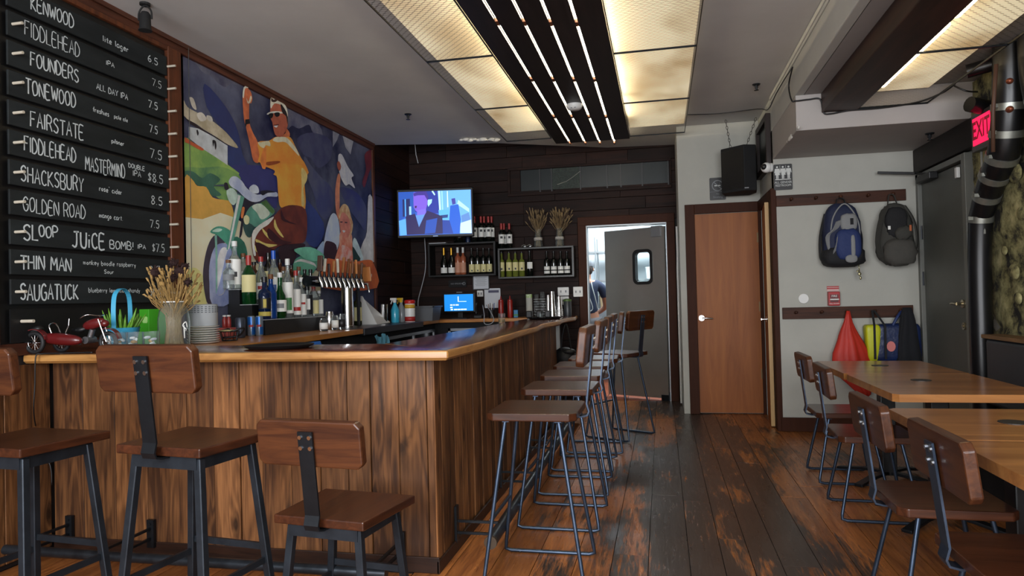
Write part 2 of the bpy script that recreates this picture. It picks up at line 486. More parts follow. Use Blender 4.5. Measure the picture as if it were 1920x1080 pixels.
# ------------------------------------------------------------------ floor
def floor_material():
    m = bpy.data.materials.new('worn_floor_wood'); m.use_nodes = True
    nt = m.node_tree; N = nt.nodes; L = nt.links; b = N['Principled BSDF']
    g = N.new('ShaderNodeNewGeometry'); oi = N.new('ShaderNodeObjectInfo')

    def mapping(sc, rnd=0.0):
        mp = N.new('ShaderNodeMapping'); mp.inputs['Scale'].default_value = sc
        if rnd:
            ml = N.new('ShaderNodeMath'); ml.operation = 'MULTIPLY'; ml.inputs[1].default_value = rnd
            L.new(oi.outputs['Random'], ml.inputs[0])
            ad = N.new('ShaderNodeVectorMath'); ad.operation = 'ADD'
            L.new(g.outputs['Position'], ad.inputs[0]); L.new(ml.outputs[0], ad.inputs[1]); L.new(ad.outputs[0], mp.inputs[0])
        else: L.new(g.outputs['Position'], mp.inputs[0])
        return mp

    def noise(mp, s, d=6, r=.6, dist=0.0):
        n = N.new('ShaderNodeTexNoise'); n.inputs['Scale'].default_value = s; n.inputs['Detail'].default_value = d
        n.inputs['Roughness'].default_value = r; n.inputs['Distortion'].default_value = dist
        L.new(mp.outputs[0], n.inputs['Vector']); return n

    def math_(op, a, b_):
        n = N.new('ShaderNodeMath'); n.operation = op
        for i, x in enumerate((a, b_)):
            if isinstance(x, (int, float)): n.inputs[i].default_value = x
            else: L.new(x, n.inputs[i])
        return n.outputs[0]

    gr = noise(mapping((16, 1.1, 16), 23), 1.8, 8, .65, 1.0)
    cr = N.new('ShaderNodeValToRGB'); L.new(gr.outputs[0], cr.inputs[0])
    cr.color_ramp.elements[0].position = .3; cr.color_ramp.elements[0].color = (*lin('#6e3d1f'), 1)
    cr.color_ramp.elements[1].position = .7; cr.color_ramp.elements[1].color = (*lin('#bb773f'), 1)
    hs = N.new('ShaderNodeHueSaturation'); mr = N.new('ShaderNodeMapRange'); L.new(oi.outputs['Random'], mr.inputs[0])
    mr.inputs[3].default_value = .7; mr.inputs[4].default_value = 1.15; L.new(mr.outputs[0], hs.inputs['Value']); L.new(cr.outputs[0], hs.inputs['Color'])
    # leftover dark varnish: where feet walk it stays in long streaks
    big = noise(mapping((1.6, .55, 1), 0), 1.5, 4, .55, .6)
    fine = noise(mapping((22, 2.2, 10), 11), 2.2, 7, .7, .3)
    sp = N.new('ShaderNodeSeparateXYZ'); L.new(g.outputs['Position'], sp.inputs[0])
    dx = math_('SUBTRACT', sp.outputs[0], .26)
    bell = math_('SUBTRACT', 1.0, math_('MINIMUM', math_('MULTIPLY', math_('ABSOLUTE', dx, 0), 1.25), 1.0))
    sm = math_('ADD', math_('MULTIPLY', big.outputs[0], 1.1), math_('ADD', math_('MULTIPLY', fine.outputs[0], .62), math_('MULTIPLY', bell, .38)))
    perb = math_('MULTIPLY', math_('SUBTRACT', oi.outputs['Random'], .5), .16)
    sm = math_('ADD', sm, perb)
    mk = N.new('ShaderNodeMapRange'); L.new(sm, mk.inputs[0]); mk.inputs[1].default_value = .975; mk.inputs[2].default_value = 1.085
    mx = N.new('ShaderNodeMixRGB'); L.new(mk.outputs[0], mx.inputs[0]); L.new(hs.outputs[0], mx.inputs[1])
    dn = noise(mapping((6, 2, 6), 5), 3, 4)
    dr = N.new('ShaderNodeValToRGB'); L.new(dn.outputs[0], dr.inputs[0])
    dr.color_ramp.elements[0].color = (*lin('#2a211d'), 1); dr.color_ramp.elements[1].color = (*lin('#453a34'), 1)
    L.new(dr.outputs[0], mx.inputs[2]); L.new(mx.outputs[0], b.inputs['Base Color'])
    rr = N.new('ShaderNodeMapRange'); L.new(fine.outputs[0], rr.inputs[0]); rr.inputs[3].default_value = .16; rr.inputs[4].default_value = .45
    L.new(rr.outputs[0], b.inputs['Roughness'])
    bm = N.new('ShaderNodeBump'); bm.inputs['Strength'].default_value = .25; bm.inputs['Distance'].default_value = .006
    L.new(math_('ADD', gr.outputs[0], math_('MULTIPLY', mk.outputs[0], .4)), bm.inputs['Height']); L.new(bm.outputs[0], b.inputs['Normal'])
    return m


FLOORM = floor_material()
f = struct('floor', MB().box(-3.4, 2.5, -1.7, 8.5, -.12, -.012), BLACKM)
x = -1.16
rng = random.Random(3)
k = 0
while x < 2.3:
    w = rng.choice([.13, .155, .17, .19, .205])
    y = -1.6 - rng.random() * .8
    while y < 8.5:
        ln = rng.uniform(1.3, 2.5)
        y0 = max(y, -1.65); y1 = min(y + ln, 8.5)
        if y1 - y0 > .05:
            mb = MB().box(x, x + w - .0035, y0, y1 - .003, -.012, rng.uniform(-.0012, .0008))
            obj('floor_board', mb, FLOORM, f)
        y += ln
    x += w
x = -3.17
while x < -1.17:
    w = min(rng.choice([.13, .155, .17, .19]), -1.163 - x)
    y = -1.65
    while y < 3.06:
        y1 = min(3.06, y + rng.uniform(1.3, 2.5))
        if y1 > y + .05: obj('floor_board', MB().box(x, x + w - .0035, y, y1 - .003, -.012, rng.uniform(-.0012, .0008)), FLOORM, f)
        y = y1 + .0001
    x += w
obj('bar_floor', MB().box(-3.18, -1.165, 3.065, 8.5, -.012, 0), M('bar_floor_mat', '#151312', .6), f)
TILE = M('kitchen_floor_tile', '#8a4426', .35, var=.15, vs=4)
kf = struct('floor', MB().box(-2.2, 1.2, 8.5, 11.6, -.12, -.008), BLACKM)
for i in range(12):
    for j in range(10):
        xx = -2.0 + i * .26; yy = 8.55 + j * .3
        obj('tile', MB().box(xx, xx + .252, yy, yy + .292, -.008, 0), TILE, kf)

# ------------------------------------------------------------------ walls
XL = -3.18
wl = struct('wall_left', MB().box(XL - .15, XL, -1.7, 8.65, 0, 3.5), M('wall_dark', '#1a1210', .7))
r0 = random.Random(11)
for i in range(16):
    z0 = 1.04 + i * .145
    if z0 > 3.35: break
    yy = 7.36
    while yy < 8.5:
        y1 = min(8.5, yy + r0.choice([.45, .7, 1.2]))
        obj('board', MB().box(XL, XL + .018 + r0.random() * .006, yy, y1 - .002, z0, z0 + .141), WALLWY, wl, bev=.002, seg=1)
        yy = y1
r1 = random.Random(4)
yy = 1.2
while yy < 3.05:
    y1 = min(3.058, yy + r1.choice([.11, .13, .15]))
    obj('plank', MB().box(XL + .001, XL + .022 + r1.random() * .006, yy + .001, y1 - .0025, .03, .99), PLANKW, wl, bev=.002, seg=1)
    yy = y1
wb = struct('wall_back', MB().box(-3.3, -.9, 8.53, 8.65, 0, 3.5).box(-.9, .08, 8.53, 8.65, 2.14, 3.5).box(.08, .3, 8.53, 8.65, 0, 3.5), M('wall_dark', '#1a1210', .7))
for i in range(24):
    z0 = .02 + i * .144
    if z0 > 3.38: break
    if z0 < .9: spans = [(-1.45, -.99)]
    elif z0 + .1 < 2.18: spans = [(-3.16, -.99)]
    elif 2.5 < z0 < 2.8: spans = [(-3.16, -1.84), (.14, .2)]
    else: spans = [(-3.16, .2)]
    for a, b_ in spans:
        xx = a
        while xx < b_ - .01:
            x1 = min(b_, xx + r0.choice([.5, .8, 1.1, 1.5]))
            if b_ - x1 < .12: x1 = b_
            obj('board', MB().box(xx, x1 - .002, 8.5 - r0.random() * .006, 8.53, z0, z0 + .14), WALLW, wb, bev=.002, seg=1)
            xx = x1
# front (street) wall behind the camera with two big windows
ws = struct('wall_front', MB().box(-3.3, 2.4, -1.7, -1.55, 0, .75).box(-3.3, 2.4, -1.7, -1.55, 2.75, 3.06).box(-3.3, -2.95, -1.7, -1.55, .75, 2.75)
            .box(-.55, .0, -1.7, -1.55, .75, 2.75).box(2.1, 2.4, -1.7, -1.55, .75, 2.75), M('wall_dark', '#1a1210', .7))
# closet block with the orange doors
struct('wall_closet', MB().box(.2, .36, 7.6, 8.6, 0, 3.06).box(.36, 1.03, 7.66, 8.6, 0, 3.06).box(.36, 1.03, 7.6, 7.66, 2.13, 3.06).box(1.03, 1.15, 7.58, 8.6, 0, 3.06)
       .box(1.03, 1.15, 6.72, 7.58, 2.15, 3.06).box(1.1, 1.15, 6.78, 7.58, 0, 2.15), PLASTER)
wa = struct('wall_alcove', MB().box(1.03, 2.3, 6.7, 6.82, 0, 2.75), PLASTER)
struct('wall_right', MB().box(2.26, 2.4, -1.7, 5.68, 0, 2.75).box(2.26, 2.4, 5.68, 6.7, 2.26, 2.75).box(2.30, 2.4, 5.68, 6.8, 0, 2.26), M('right_wall_plaster', '#6f6d66', .8, var=.1, vs=3, bump=.3, bs=20))
# kitchen shell
KW = M('kitchen_wall_panel', '#cfd6da', .45)
struct('wall_kitchen', MB().box(-2.2, 1.2, 11.5, 11.6, 0, 2.8).box(-2.3, -2.2, 8.65, 11.6, 0, 2.8).box(1.2, 1.3, 8.65, 11.6, 0, 2.8), KW)
struct('ceiling_kitchen', MB().box(-2.3, 1.3, 8.65, 11.6, 2.72, 2.8), KW)

# ------------------------------------------------------------------ ceilings
ZC = 3.06


def cp(u, v, w): return (u, v, w)


struct('ceiling', MB().prism([(XL - .1, -1.7), (1.03, -1.7), (1.03, 7.7), (.2, 8.5), (-.6, 8.4), (-1.8, 7.75), (XL - .1, 7.36)], cp, ZC, ZC + .08), CEILM)
struct('ceiling_recess', MB().box(-3.3, 1.1, 7.2, 8.65, 3.42, 3.5), M('recess_dark', '#1b1412', .8))
struct('ceiling_right', MB().box(1.09, 2.4, -1.7, 5.6, 2.75, 2.83), M('ceiling_right_mat', '#8f8a86', .7, var=.06, vs=2))
struct('beam_white', MB().box(1.03, 1.10, -1.7, 6.72, 2.75, 3.12), BEAMP, bev=.006)
struct('trim_1', MB().box(1.012, 1.03, -1.7, 6.7, 3.02, 3.055).box(1.02, 1.03, -1.7, 6.7, 2.995, 3.02), BEAMP, bev=.004)
struct('soffit', MB().box(1.03, 2.3, 5.57, 6.71, 2.48, 2.749), M('soffit_plaster', '#a39d98', .65, var=.06, vs=2, bump=.1, bs=10), bev=.004)
struct('trim_2', MB().box(XL, XL + .035, -1.5, 7.34, 2.985, 3.06).box(XL + .035, XL + .05, -1.5, 7.34, 3.03, 3.06), TRIMWY, bev=.003)
struct('trim_3', MB().box(XL, XL + .03, 7.31, 7.36, 1.05, 3.04), FRAMEW, bev=.003)
# peeling plaster at the ceiling edge and on the soffit
PEEL = M('peeled_plaster', '#d6d4ce', .8)
pl = MB()
for i in range(9):
    p = onz(866 + i * 8, 262 - (i % 2), 3.05)
    pl.ball((p.x, p.y - .01, 3.045), .022 + .008 * (i % 3), (1.4, .8, .55), 8, 5)
solo('peeling_plaster', pl, PEEL, 'ragged white lump of peeling plaster along the ceiling edge above the television', 'plaster', smooth=True)
pl = MB()
for (px, py, a, b_) in ((1484, 262, .05, .016), (1481, 272, .045, .018), (1477, 281, .03, .01), (1497, 246, .035, .009)):
    p = onx(px, py, 1.035)
    pl.ball((1.035, p.y, max(2.49, p.z)), a, (.22, 1.1, .4), 8, 5)
solo('peeling_plaster', pl, PEEL, 'white flakes of plaster peeling off the lower corner of the soffit', 'plaster', smooth=True, kind='stuff')

# dark solid wood beam under the right-hand ceiling
solo('ceiling_beam', MB().box(1.21, 1.455, -1.6, 5.568, 2.60, 2.749), wood('beam_wood', '#1f120d', '#3d241a', .5, 'Y', .6, 0, knots=.5), 'dark stained wooden beam running under the right-hand ceiling', 'beam', bev=.006)

# ------------------------------------------------------------------ slatted ceiling light with mesh wings
GLOW = M('lamp_glow', '#fff3d6', .5, emit=26, ecol='#fff0d0')
GLOWW = M('wing_lamp_glow', '#ffdf9f', .5, emit=11, ecol='#ffe9bd')
SLATM = wood('slat_wood', '#15100f', '#271d1a', .45, 'Y', .7, .2)
fx = thing('slatted_ceiling_light', 'long ceiling light of dark boards with four glowing slots and mesh wings', 'light', (-.69, 5.0, 2.93), world=True)
bx = [-1.085, -.935, -.775, -.62, -.465, -.29]
for i in range(5):
    obj('slat', MB().box(bx[i] + (.009 if i else 0), bx[i + 1] - (.009 if i < 4 else 0), .6, 7.5, 2.945, 2.965), SLATM, fx, bev=.003, seg=1)
COLLAR = M('tube_collar', '#6b3a1c', .6)
for i in range(4):
    xc = bx[i + 1]
    for k in range(6):
        y0 = .7 + k * 1.15 + i * .05
        lt = obj('light_tube', MB().box(xc - .006, xc + .006, y0, y0 + 1.08, 2.972, 2.985), GLOW, fx)
        obj('collar', MB().box(xc - .009, xc + .009, y0 + 1.08, y0 + 1.145, 2.95, 2.985), COLLAR, lt)
obj('housing', MB().box(-1.03, -.35, .7, 7.45, 3.0, 3.055), M('fixture_housing', '#3a3634', .6), fx)


def mesh_sheet(w, ln, cell=.046, pit=.0260, t=.0120):
    mb = MB(); n = int(w / cell); rows = int(ln / pit)
    cell = w / n; pit = ln / rows
    for j in range(rows):
        y = j * pit; ph = j % 2
        for i in range(n * 2):
            xa = i * cell / 2; xb = xa + cell / 2
            ya = y + (pit * .5 if (i + ph) % 2 else -pit * .0); yb = y + (pit * .5 if (i + 1 + ph) % 2 else 0)
            mb.add([(xa, ya, 0), (xb, yb, 0), (xb, yb + t, .0035), (xa, ya + t, .0035)], [(0, 1, 2, 3)])
    return mb


MESHM = M('expanded_metal', '#15130f', .6, .0, spec=.3)
pL = pR = None
MW_L, MW_R = .485, .565


PANELS = {}


def wing(root, x0, ys, w, z):
    base = OFF[root.name]
    for a, b_ in ys:
        ln = round(b_ - a, 3); key = (w, ln)
        if key not in PANELS:
            o = obj('mesh_panel', mesh_sheet(w, ln), MESHM, None, fix=False)
            r = obj('rim', MB().box(0, .006, 0, ln, -.003, .008).box(w - .006, w, 0, ln, -.003, .008).box(0, w, 0, .006, -.003, .008).box(0, w, ln - .006, ln, -.003, .008), DARKSTEEL, None)
            PANELS[key] = (o.data, r.data)
        else:
            o = bpy.data.objects.new('mesh_panel', PANELS[key][0]); COL.objects.link(o)
            r = bpy.data.objects.new('rim', PANELS[key][1]); COL.objects.link(r)
        o.parent = root; o.location = Vector((x0, a, z)) - base; r.parent = o


wing(fx, -1.575, [(7.22 - 1.29 * (k + 1), 7.22 - 1.29 * k) for k in range(4)], MW_L, 2.945)
wing(fx, -.285, [(7.40 - 1.28 * (k + 1), 7.40 - 1.28 * k) for k in range(4)], MW_R, 2.945)
for xx in (-1.065, -.31):
    for k in range(6):
        obj('light_tube', MB().box(xx - .012, xx + .012, .8 + k * 1.08, .8 + k * 1.08 + (1.0 if k < 5 else .7), 2.968, 2.984), GLOWW, fx)
WP = bpy.data.materials.new('wing_glow_sheet'); WP.use_nodes = True  # glowing sheet added above the mesh to even out its glow
nt = WP.node_tree; N = nt.nodes; L = nt.links; b = N['Principled BSDF']
tc = N.new('ShaderNodeTexCoord'); mp = N.new('ShaderNodeMapping'); mp.inputs['Scale'].default_value = (1.4, .9, 1); L.new(tc.outputs['Object'], mp.inputs[0])
nz = N.new('ShaderNodeTexNoise'); nz.inputs['Scale'].default_value = 1.6; nz.inputs['Detail'].default_value = 5; L.new(mp.outputs[0], nz.inputs['Vector'])
cr = N.new('ShaderNodeValToRGB'); L.new(nz.outputs[0], cr.inputs[0])
cr.color_ramp.elements[0].position = .36; cr.color_ramp.elements[0].color = (*lin('#b08a50'), 1)
cr.color_ramp.elements[1].position = .6; cr.color_ramp.elements[1].color = (*lin('#ffedc4'), 1)
b.inputs['Base Color'].default_value = (.85, .78, .62, 1)
L.new(cr.outputs[0], sock(b, 'Emission Color')); sock(b, 'Emission Strength').default_value = .30
obj('glow_sheet', MB().box(-1.57, -1.10, 2.1, 7.2, 3.035, 3.04), WP, fx)
obj('glow_sheet', MB().box(-.28, .275, 2.3, 7.38, 3.035, 3.04), WP, fx)
# the same mesh under the right-hand ceiling
fr = thing('mesh_ceiling_light', 'mesh panels glowing under the low right-hand ceiling beside the dark beam', 'light', (1.7, 4.5, 2.6), world=True)
wing(fr, 1.46, [(4.36 - 1.28, 4.36), (4.36, 5.56), (4.36 - 2.56, 4.36 - 1.28)], .47, 2.61)
for k in range(3):
    obj('light_tube', MB().box(1.49, 1.51, 1.6 + k * 1.2, 2.7 + k * 1.2, 2.63, 2.645), GLOWW, fr)
obj('glow_sheet', MB().box(1.47, 1.92, 1.8, 5.5, 2.71, 2.715), WP, fr)  # added glowing sheet here too, brightens the mesh from above
# ------------------------------------------------------------------ bar front, rail, top
YB, XB = 3.08, -1.05
bb = thing('bar_counter', 'bar front clad in upright reclaimed wood planks with an L-shaped plan', 'bar', (-1.2, 3.2, 0), world=True)
obj('carcass', MB().prism([(-3.16, 3.12), (-1.09, 3.12), (-1.14, 7.2), (-1.42, 7.2), (-1.40, 3.45), (-3.16, 3.45)], cp, 0, .994), BLACKM, bb)
edges = [-20, 30, 96, 155, 215, 275, 350, 400, 449, 491, 545, 600, 652, 695, 748, 801]
xs = [max(-3.16, ony(p, 850, YB - .01).x) for p in edges] + [XB]
rp = random.Random(5)
for a, b_ in zip(xs[:-1], xs[1:]):
    if b_ - a > .01:
        obj('plank', MB().box(a + .001, b_ - .0025, YB - rp.random() * .007, YB + .025, .03, .994), PLANKW, bb, bev=.002, seg=1)
y = YB
XE = -1.10
while y < 7.2:
    w = rp.choice([.095, .11, .12, .135]); y1 = min(7.2, y + w)
    fa = lambda t: XB + (XE - XB) * (t - YB) / (7.2 - YB)
    d = rp.random() * .007
    obj('plank', MB().prism([(fa(y) + d, y + .001), (fa(y1) + d, y1 - .0025), (fa(y1) - .025, y1 - .0025), (fa(y) - .025, y + .001)], cp, .03, .994), PLANKW, bb, bev=.002, seg=1)
    y = y1
obj('toe_strip', MB().box(-3.16, XB + .012, YB - .012, YB, .0, .075).box(XB, XB + .014, YB - .012, 7.2, 0, .06), wood('toe_wood', '#1d100a', '#3a2114', .5, 'X', 1, 0), bb, bev=.003)

RAILM = M('rail_steel', '#353a40', .35, .7, var=.4, vs=14)
fr1 = thing('foot_rail', 'steel foot rail on brackets along the front of the bar', 'rail', (-2.0, 2.76, 0), world=True, group='foot rails of the bar')
obj('tube', MB().tube([(-3.1, 2.74, .125), (-1.16, 2.74, .125)], .023, 12), RAILM, fr1, smooth=50)
for xx in (-3.05, -2.56, -1.22):
    obj('bracket', MB().box(xx - .02, xx + .02, 3.05, 3.068, .05, .19).box(xx - .006, xx + .006, 2.77, 3.06, .09, .102).box(xx - .006, xx + .006, 2.77, 3.06, .14, .152).tube([(xx, 3.046, .17), (xx, 3.052, .17)], .007, 6), DARKSTEEL, fr1)
fr2 = thing('foot_rail', 'worn steel foot rail along the side of the bar under the tall stools', 'rail', (-.82, 5, 0), world=True, group='foot rails of the bar')
obj('tube', MB().tube([(-.815, 3.17, .125), (-.86, 7.1, .125)], .029, 14), RAILM, fr2, smooth=50)
obj('end_cap', MB().tube([(-.8148, 3.155, .125), (-.815, 3.172, .125)], .031, 14), M('worn_brass', '#4a3d30', .6, .5), fr2, label='worn end cap')
for yy in (3.36, 4.35, 5.35, 6.4):
    xx = -1.045
    obj('bracket', MB().box(xx, xx + .012, yy - .02, yy + .02, .05, .23).box(xx, xx + .22, yy - .006, yy + .006, .09, .102).box(xx, xx + .22, yy - .006, yy + .006, .148, .16), DARKSTEEL, fr2)

bt = thing('bar_countertop', 'glossy dark wooden bar top with a pale rounded live edge', 'counter', (-1.2, 3.2, .995), world=True)


def slab(poly, name, edge_idx, m0, m1, z0=.995, z1=1.04, inset=.014, par=None):
    "poly counter-clockwise; edge_idx: which sides are the pale shaped edge"
    n = len(poly); P = [Vector((a, b_)) for a, b_ in poly]; ins = []
    for i in range(n):
        a, b_, c = P[i - 1], P[i], P[(i + 1) % n]
        e1 = (i - 1) % n in edge_idx; e2 = i in edge_idx
        n1 = Vector((-(b_ - a).y, (b_ - a).x)).normalized(); n2 = Vector((-(c - b_).y, (c - b_).x)).normalized()
        if e1 and e2: d = (n1 + n2).normalized() * inset
        elif e1: d = n1 * inset
        elif e2: d = n2 * inset
        else: d = Vector((0, 0))
        ins.append(b_ + d)
    mb = MB()
    vs = [(p.x, p.y, z1) for p in ins] + [((p.x + q.x) / 2 * .4 + q.x * .6, (p.y + q.y) / 2 * .4 + q.y * .6, z1 - .004) for p, q in zip(ins, P)] + [(q.x, q.y, z1 - .014) for q in P] + [(q.x, q.y, z0 + .012) for q in P] + [(p.x, p.y, z0) for p in ins]
    mb.v = vs
    mb.f = [tuple(range(n)), tuple(range(4 * n, 5 * n))[::-1]]; mb.m = [0, 0]
    for r in range(4):
        for i in range(n):
            j = (i + 1) % n
            mb.f.append((r * n + i, r * n + j, (r + 1) * n + j, (r + 1) * n + i)); mb.m.append(1)
    return obj(name, mb, [m0, m1], par, smooth=35)


rs = random.Random(9)
fe = [(-3.17 + (2.23) * t / 16, 2.915 + .035 * t / 16 + rs.uniform(-.004, .004)) for t in range(17)]
slab(fe + [(-.935, 2.955), (-1.46, 3.47), (-3.17, 3.47)], 'front_slab', list(range(17)), BARW, EDGEW, par=bt)
se = []
for t in range(1, 30):
    yy = 2.955 + 5.54 * t / 29
    se.append((-.935 - .012 * math.sin(yy * 1.3) - .07 * t / 29 + rs.uniform(-.006, .006) + (.02 * math.sin(yy * 5) if yy > 5 else 0), yy))
slab([(-.935, 2.955)] + se + [(-1.47, 8.495), (-1.46, 3.47)], 'side_slab', list(range(29)) + [30], BARWY, EDGEWY, par=bt)

# ------------------------------------------------------------------ work counters behind the bar
wc = thing('back_counter', 'orange-brown wooden work counter along the mural wall and back corner', 'counter', (-2.8, 5, 1.0), world=True)
FX = lambda yy: -2.36 - .24 * (yy - 3.47) / (7.9 - 3.47)
ys0, ys1 = onz(618, 618, 1.04).y, 7.2
obj('worktop', MB().prism([(-3.17, 3.475), (FX(3.475), 3.475), (FX(ys0), ys0), (-3.17, ys0)], cp, 1.0, 1.039), COUNTERW, wc, bev=.003)
obj('worktop', MB().prism([(-3.17, ys1), (FX(ys1), ys1), (FX(7.9), 7.9), (-3.17, 7.9)], cp, 1.0, 1.039), COUNTERW, wc, bev=.003)
obj('worktop', MB().box(-3.17, -1.475, 7.902, 8.495, 1.0, 1.039), wood('counter_wood_level', '#9c5f2a', '#c4853f', .35, 'X', .8, 0, coat=.2), wc, bev=.003)
obj('steel_worktop', MB().prism([(-3.17, ys0 + .002), (FX(ys0) + .01, ys0 + .002), (FX(ys1) + .01, ys1 - .002), (-3.17, ys1 - .002)], cp, .985, 1.043), M('drip_steel', '#2b2d30', .35, .7, var=.3, vs=5), wc, bev=.003, label='dark stainless steel drip counter')
obj('cabinet', MB().prism([(-3.17, 3.475), (FX(3.475) - .06, 3.475), (FX(7.9) - .06, 7.9), (-3.17, 7.9)], cp, 0, .985).box(-3.17, -1.475, 7.96, 8.495, 0, .995), BLACKM, wc)
# coolers with steel rims under the counter
for nm, y0, y1 in (('black under-counter cooler with steel door rims below the mural wall counter', 6.1, 7.75),):
    t = thing('bar_cooler', nm, 'cooler', (-2.5, 7, 0), world=True)
    obj('door', MB().prism([(FX(y0) - .055, y0), (FX(y1) - .055, y1), (FX(y1) - .025, y1), (FX(y0) - .025, y0)], cp, .15, .93), M('cooler_glass', '#050608', .12), t)
    q = lambda yy, d: (FX(yy) + d, yy)
    m_ = MB()
    for za, zb in ((.905, .935), (.15, .18)): m_.prism([q(y0, -.03), q(y1, -.03), q(y1, -.015), q(y0, -.015)], cp, za, zb)
    for ya in (y0, y1 - .035, (y0 + y1) / 2): m_.prism([q(ya, -.03), q(ya + .03, -.03), q(ya + .03, -.015), q(ya, -.015)], cp, .15, .93)
    obj('rim', m_, STEEL, t)
t = thing('bar_cooler', 'black cooler with a steel rim under the back corner counter below the order screen', 'cooler', (-2.0, 7.93, 0), world=True)
obj('door', MB().box(-2.5, -1.6, 7.93, 7.955, .15, .93), M('cooler_glass', '#050608', .12), t)
obj('rim', MB().box(-2.5, -1.6, 7.918, 7.932, .9, .93).box(-2.5, -2.47, 7.918, 7.932, .15, .93).box(-1.63, -1.6, 7.918, 7.932, .15, .93).box(-2.5, -1.6, 7.918, 7.932, .15, .18), STEEL, t)
# hidden support at the open far end of the bar: white post, dark panel
solo('bar_end_post', MB().box(-1.16, -1.12, 7.62, 7.66, 0, .994), WHITE, 'white steel post holding up the far end of the bar top', 'post')
solo('bar_partition', MB().box(-1.42, -1.16, 8.0, 8.03, 0, .994), BLACKM, 'black panel closing the space under the far end of the bar top', 'panel')
bg = MB()
for (a, b_, c, r, s) in ((-1.03, 7.35, .62, .13, (1, .8, .9)), (-1.08, 7.5, .5, .14, (1, .9, 1.1)), (-.95, 7.38, .55, .11, (1, .9, 1)), (-.98, 7.3, .69, .06, (1.3, .8, .6))):
    bg.ball((a, b_, c), r, s, 12, 8)
bag = thing('black_bag', 'black bag with a shoulder strap hanging under the far end of the bar', 'bag', (-1.03, 7.4, .4), world=True)
obj('bag_body', bg, M('black_nylon', '#0c0c0e', .6, bump=.6, bs=14), bag, smooth=True)
obj('strap', MB().tube(smooth_poly([(-1.06, 7.3, .7), (-1.04, 7.29, .86), (-1.0, 7.29, .985), (-.97, 7.29, .85), (-.95, 7.3, .68)], 4, False), .009, 6), M('black_nylon', '#0c0c0e', .6), bag)

# ------------------------------------------------------------------ doors
BR = M('door_frame_brown', '#3a1d0f', .6, spec=.15, var=.15, vs=6, stretch=(6, 6, 1))
t3 = struct('trim_4', MB().box(-.985, -.885, 8.46, 8.53, 0, 2.24).box(.075, .17, 8.46, 8.53, 0, 2.24).box(-.985, .17, 8.455, 8.53, 2.135, 2.24), BR, bev=.004)
struct('trim_5', MB().box(-.89, -.875, 8.47, 8.64, 0, 2.135).box(.066, .08, 8.47, 8.64, 0, 2.135).box(-.88, .07, 8.47, 8.64, 2.12, 2.135), M('jamb_steel', '#8b8f91', .4, .6))
d1 = sroot('door_1', (.055, 8.5, 0))
d1.rotation_euler = (0, 0, R_(-27))
DS = M('door_steel', '#a3a19b', .33, .75, var=.06, vs=2.2)
win = (-.40, -.19, 1.43, 1.80)
mb = MB()
for (a, b_, z0, z1) in ((-.83, win[0], .03, 2.09), (win[1], 0, .03, 2.09), (win[0], win[1], .03, win[2]), (win[0], win[1], win[3], 2.09)):
    mb.box(a, b_, -.02, .02, z0, z1)
OFF[d1.name] = Vector()
obj('leaf', mb, DS, d1)


def rrect(x0, x1, z0, z1, r, k=5):
    out = []
    for cx, cz, a in ((x1 - r, z1 - r, 0), (x0 + r, z1 - r, 90), (x0 + r, z0 + r, 180), (x1 - r, z0 + r, 270)):
        for i in range(k + 1):
            t = R_(a + 90 * i / k); out.append((cx + r * math.cos(t), cz + r * math.sin(t)))
    return out


def ring(outer, inner, fn, a, b_, mb=None):
    mb = mb or MB(); n = len(outer)
    vs = [fn(u, v, a) for u, v in outer] + [fn(u, v, a) for u, v in inner] + [fn(u, v, b_) for u, v in outer] + [fn(u, v, b_) for u, v in inner]
    fs = []
    for i in range(n):
        j = (i + 1) % n
        fs += [(i, j, n + j, n + i), (2 * n + i, 3 * n + i, 3 * n + j, 2 * n + j), (i, 2 * n + i, 2 * n + j, j), (n + i, n + j, 3 * n + j, 3 * n + i)]
    return mb.add(vs, fs)


fy = lambda u, v, w: (u, w, v)
obj('window_gasket', ring(rrect(win[0] - .03, win[1] + .03, win[2] - .03, win[3] + .03, .07), rrect(win[0] + .005, win[1] - .005, win[2] + .005, win[3] - .005, .045), fy, -.034, .034), BLACK, d1)
obj('pane', MB().prism(rrect(win[0], win[1], win[2], win[3], .05), fy, -.004, .004), M('clear_glass', '#e8f2f2', .02, trans=1.0, ior=1.05), d1)
obj('top_bracket', MB().box(-.17, -.04, -.035, .03, 1.97, 2.10), M('grey_plate', '#77787a', .5, .4), d1, bev=.004)
obj('bottom_hinge', MB().box(-.09, .0, -.03, .03, .0, .07).tube([(0, 0, 0), (0, 0, .1)], .012, 8), DARKSTEEL, d1)


def lever(parent, x, y, z, d, ax):
    "round rose and a lever; ax='y' door faces -y, ax='x' door faces -x"
    m = MB()
    if ax == 'y':
        m.tube([(x, y, z), (x, y - .012, z)], .03, 16); m.tube([(x, y - .01, z), (x, y - .055, z)], .011, 10); m.tube([(x, y - .055, z), (x + d * .05, y - .058, z), (x + d * .11, y - .05, z - .006)], [.011, .01, .008], 8)
    else:
        m.tube([(x, y, z), (x - .012, y, z)], .03, 16); m.tube([(x - .01, y, z), (x - .055, y, z)], .011, 10); m.tube([(x - .055, y, z), (x - .058, y + d * .05, z), (x - .05, y + d * .11, z - .004)], [.011, .01, .008], 8)
    return obj('door_handle', m, CHROME, parent, smooth=50, label='chrome lever handle')


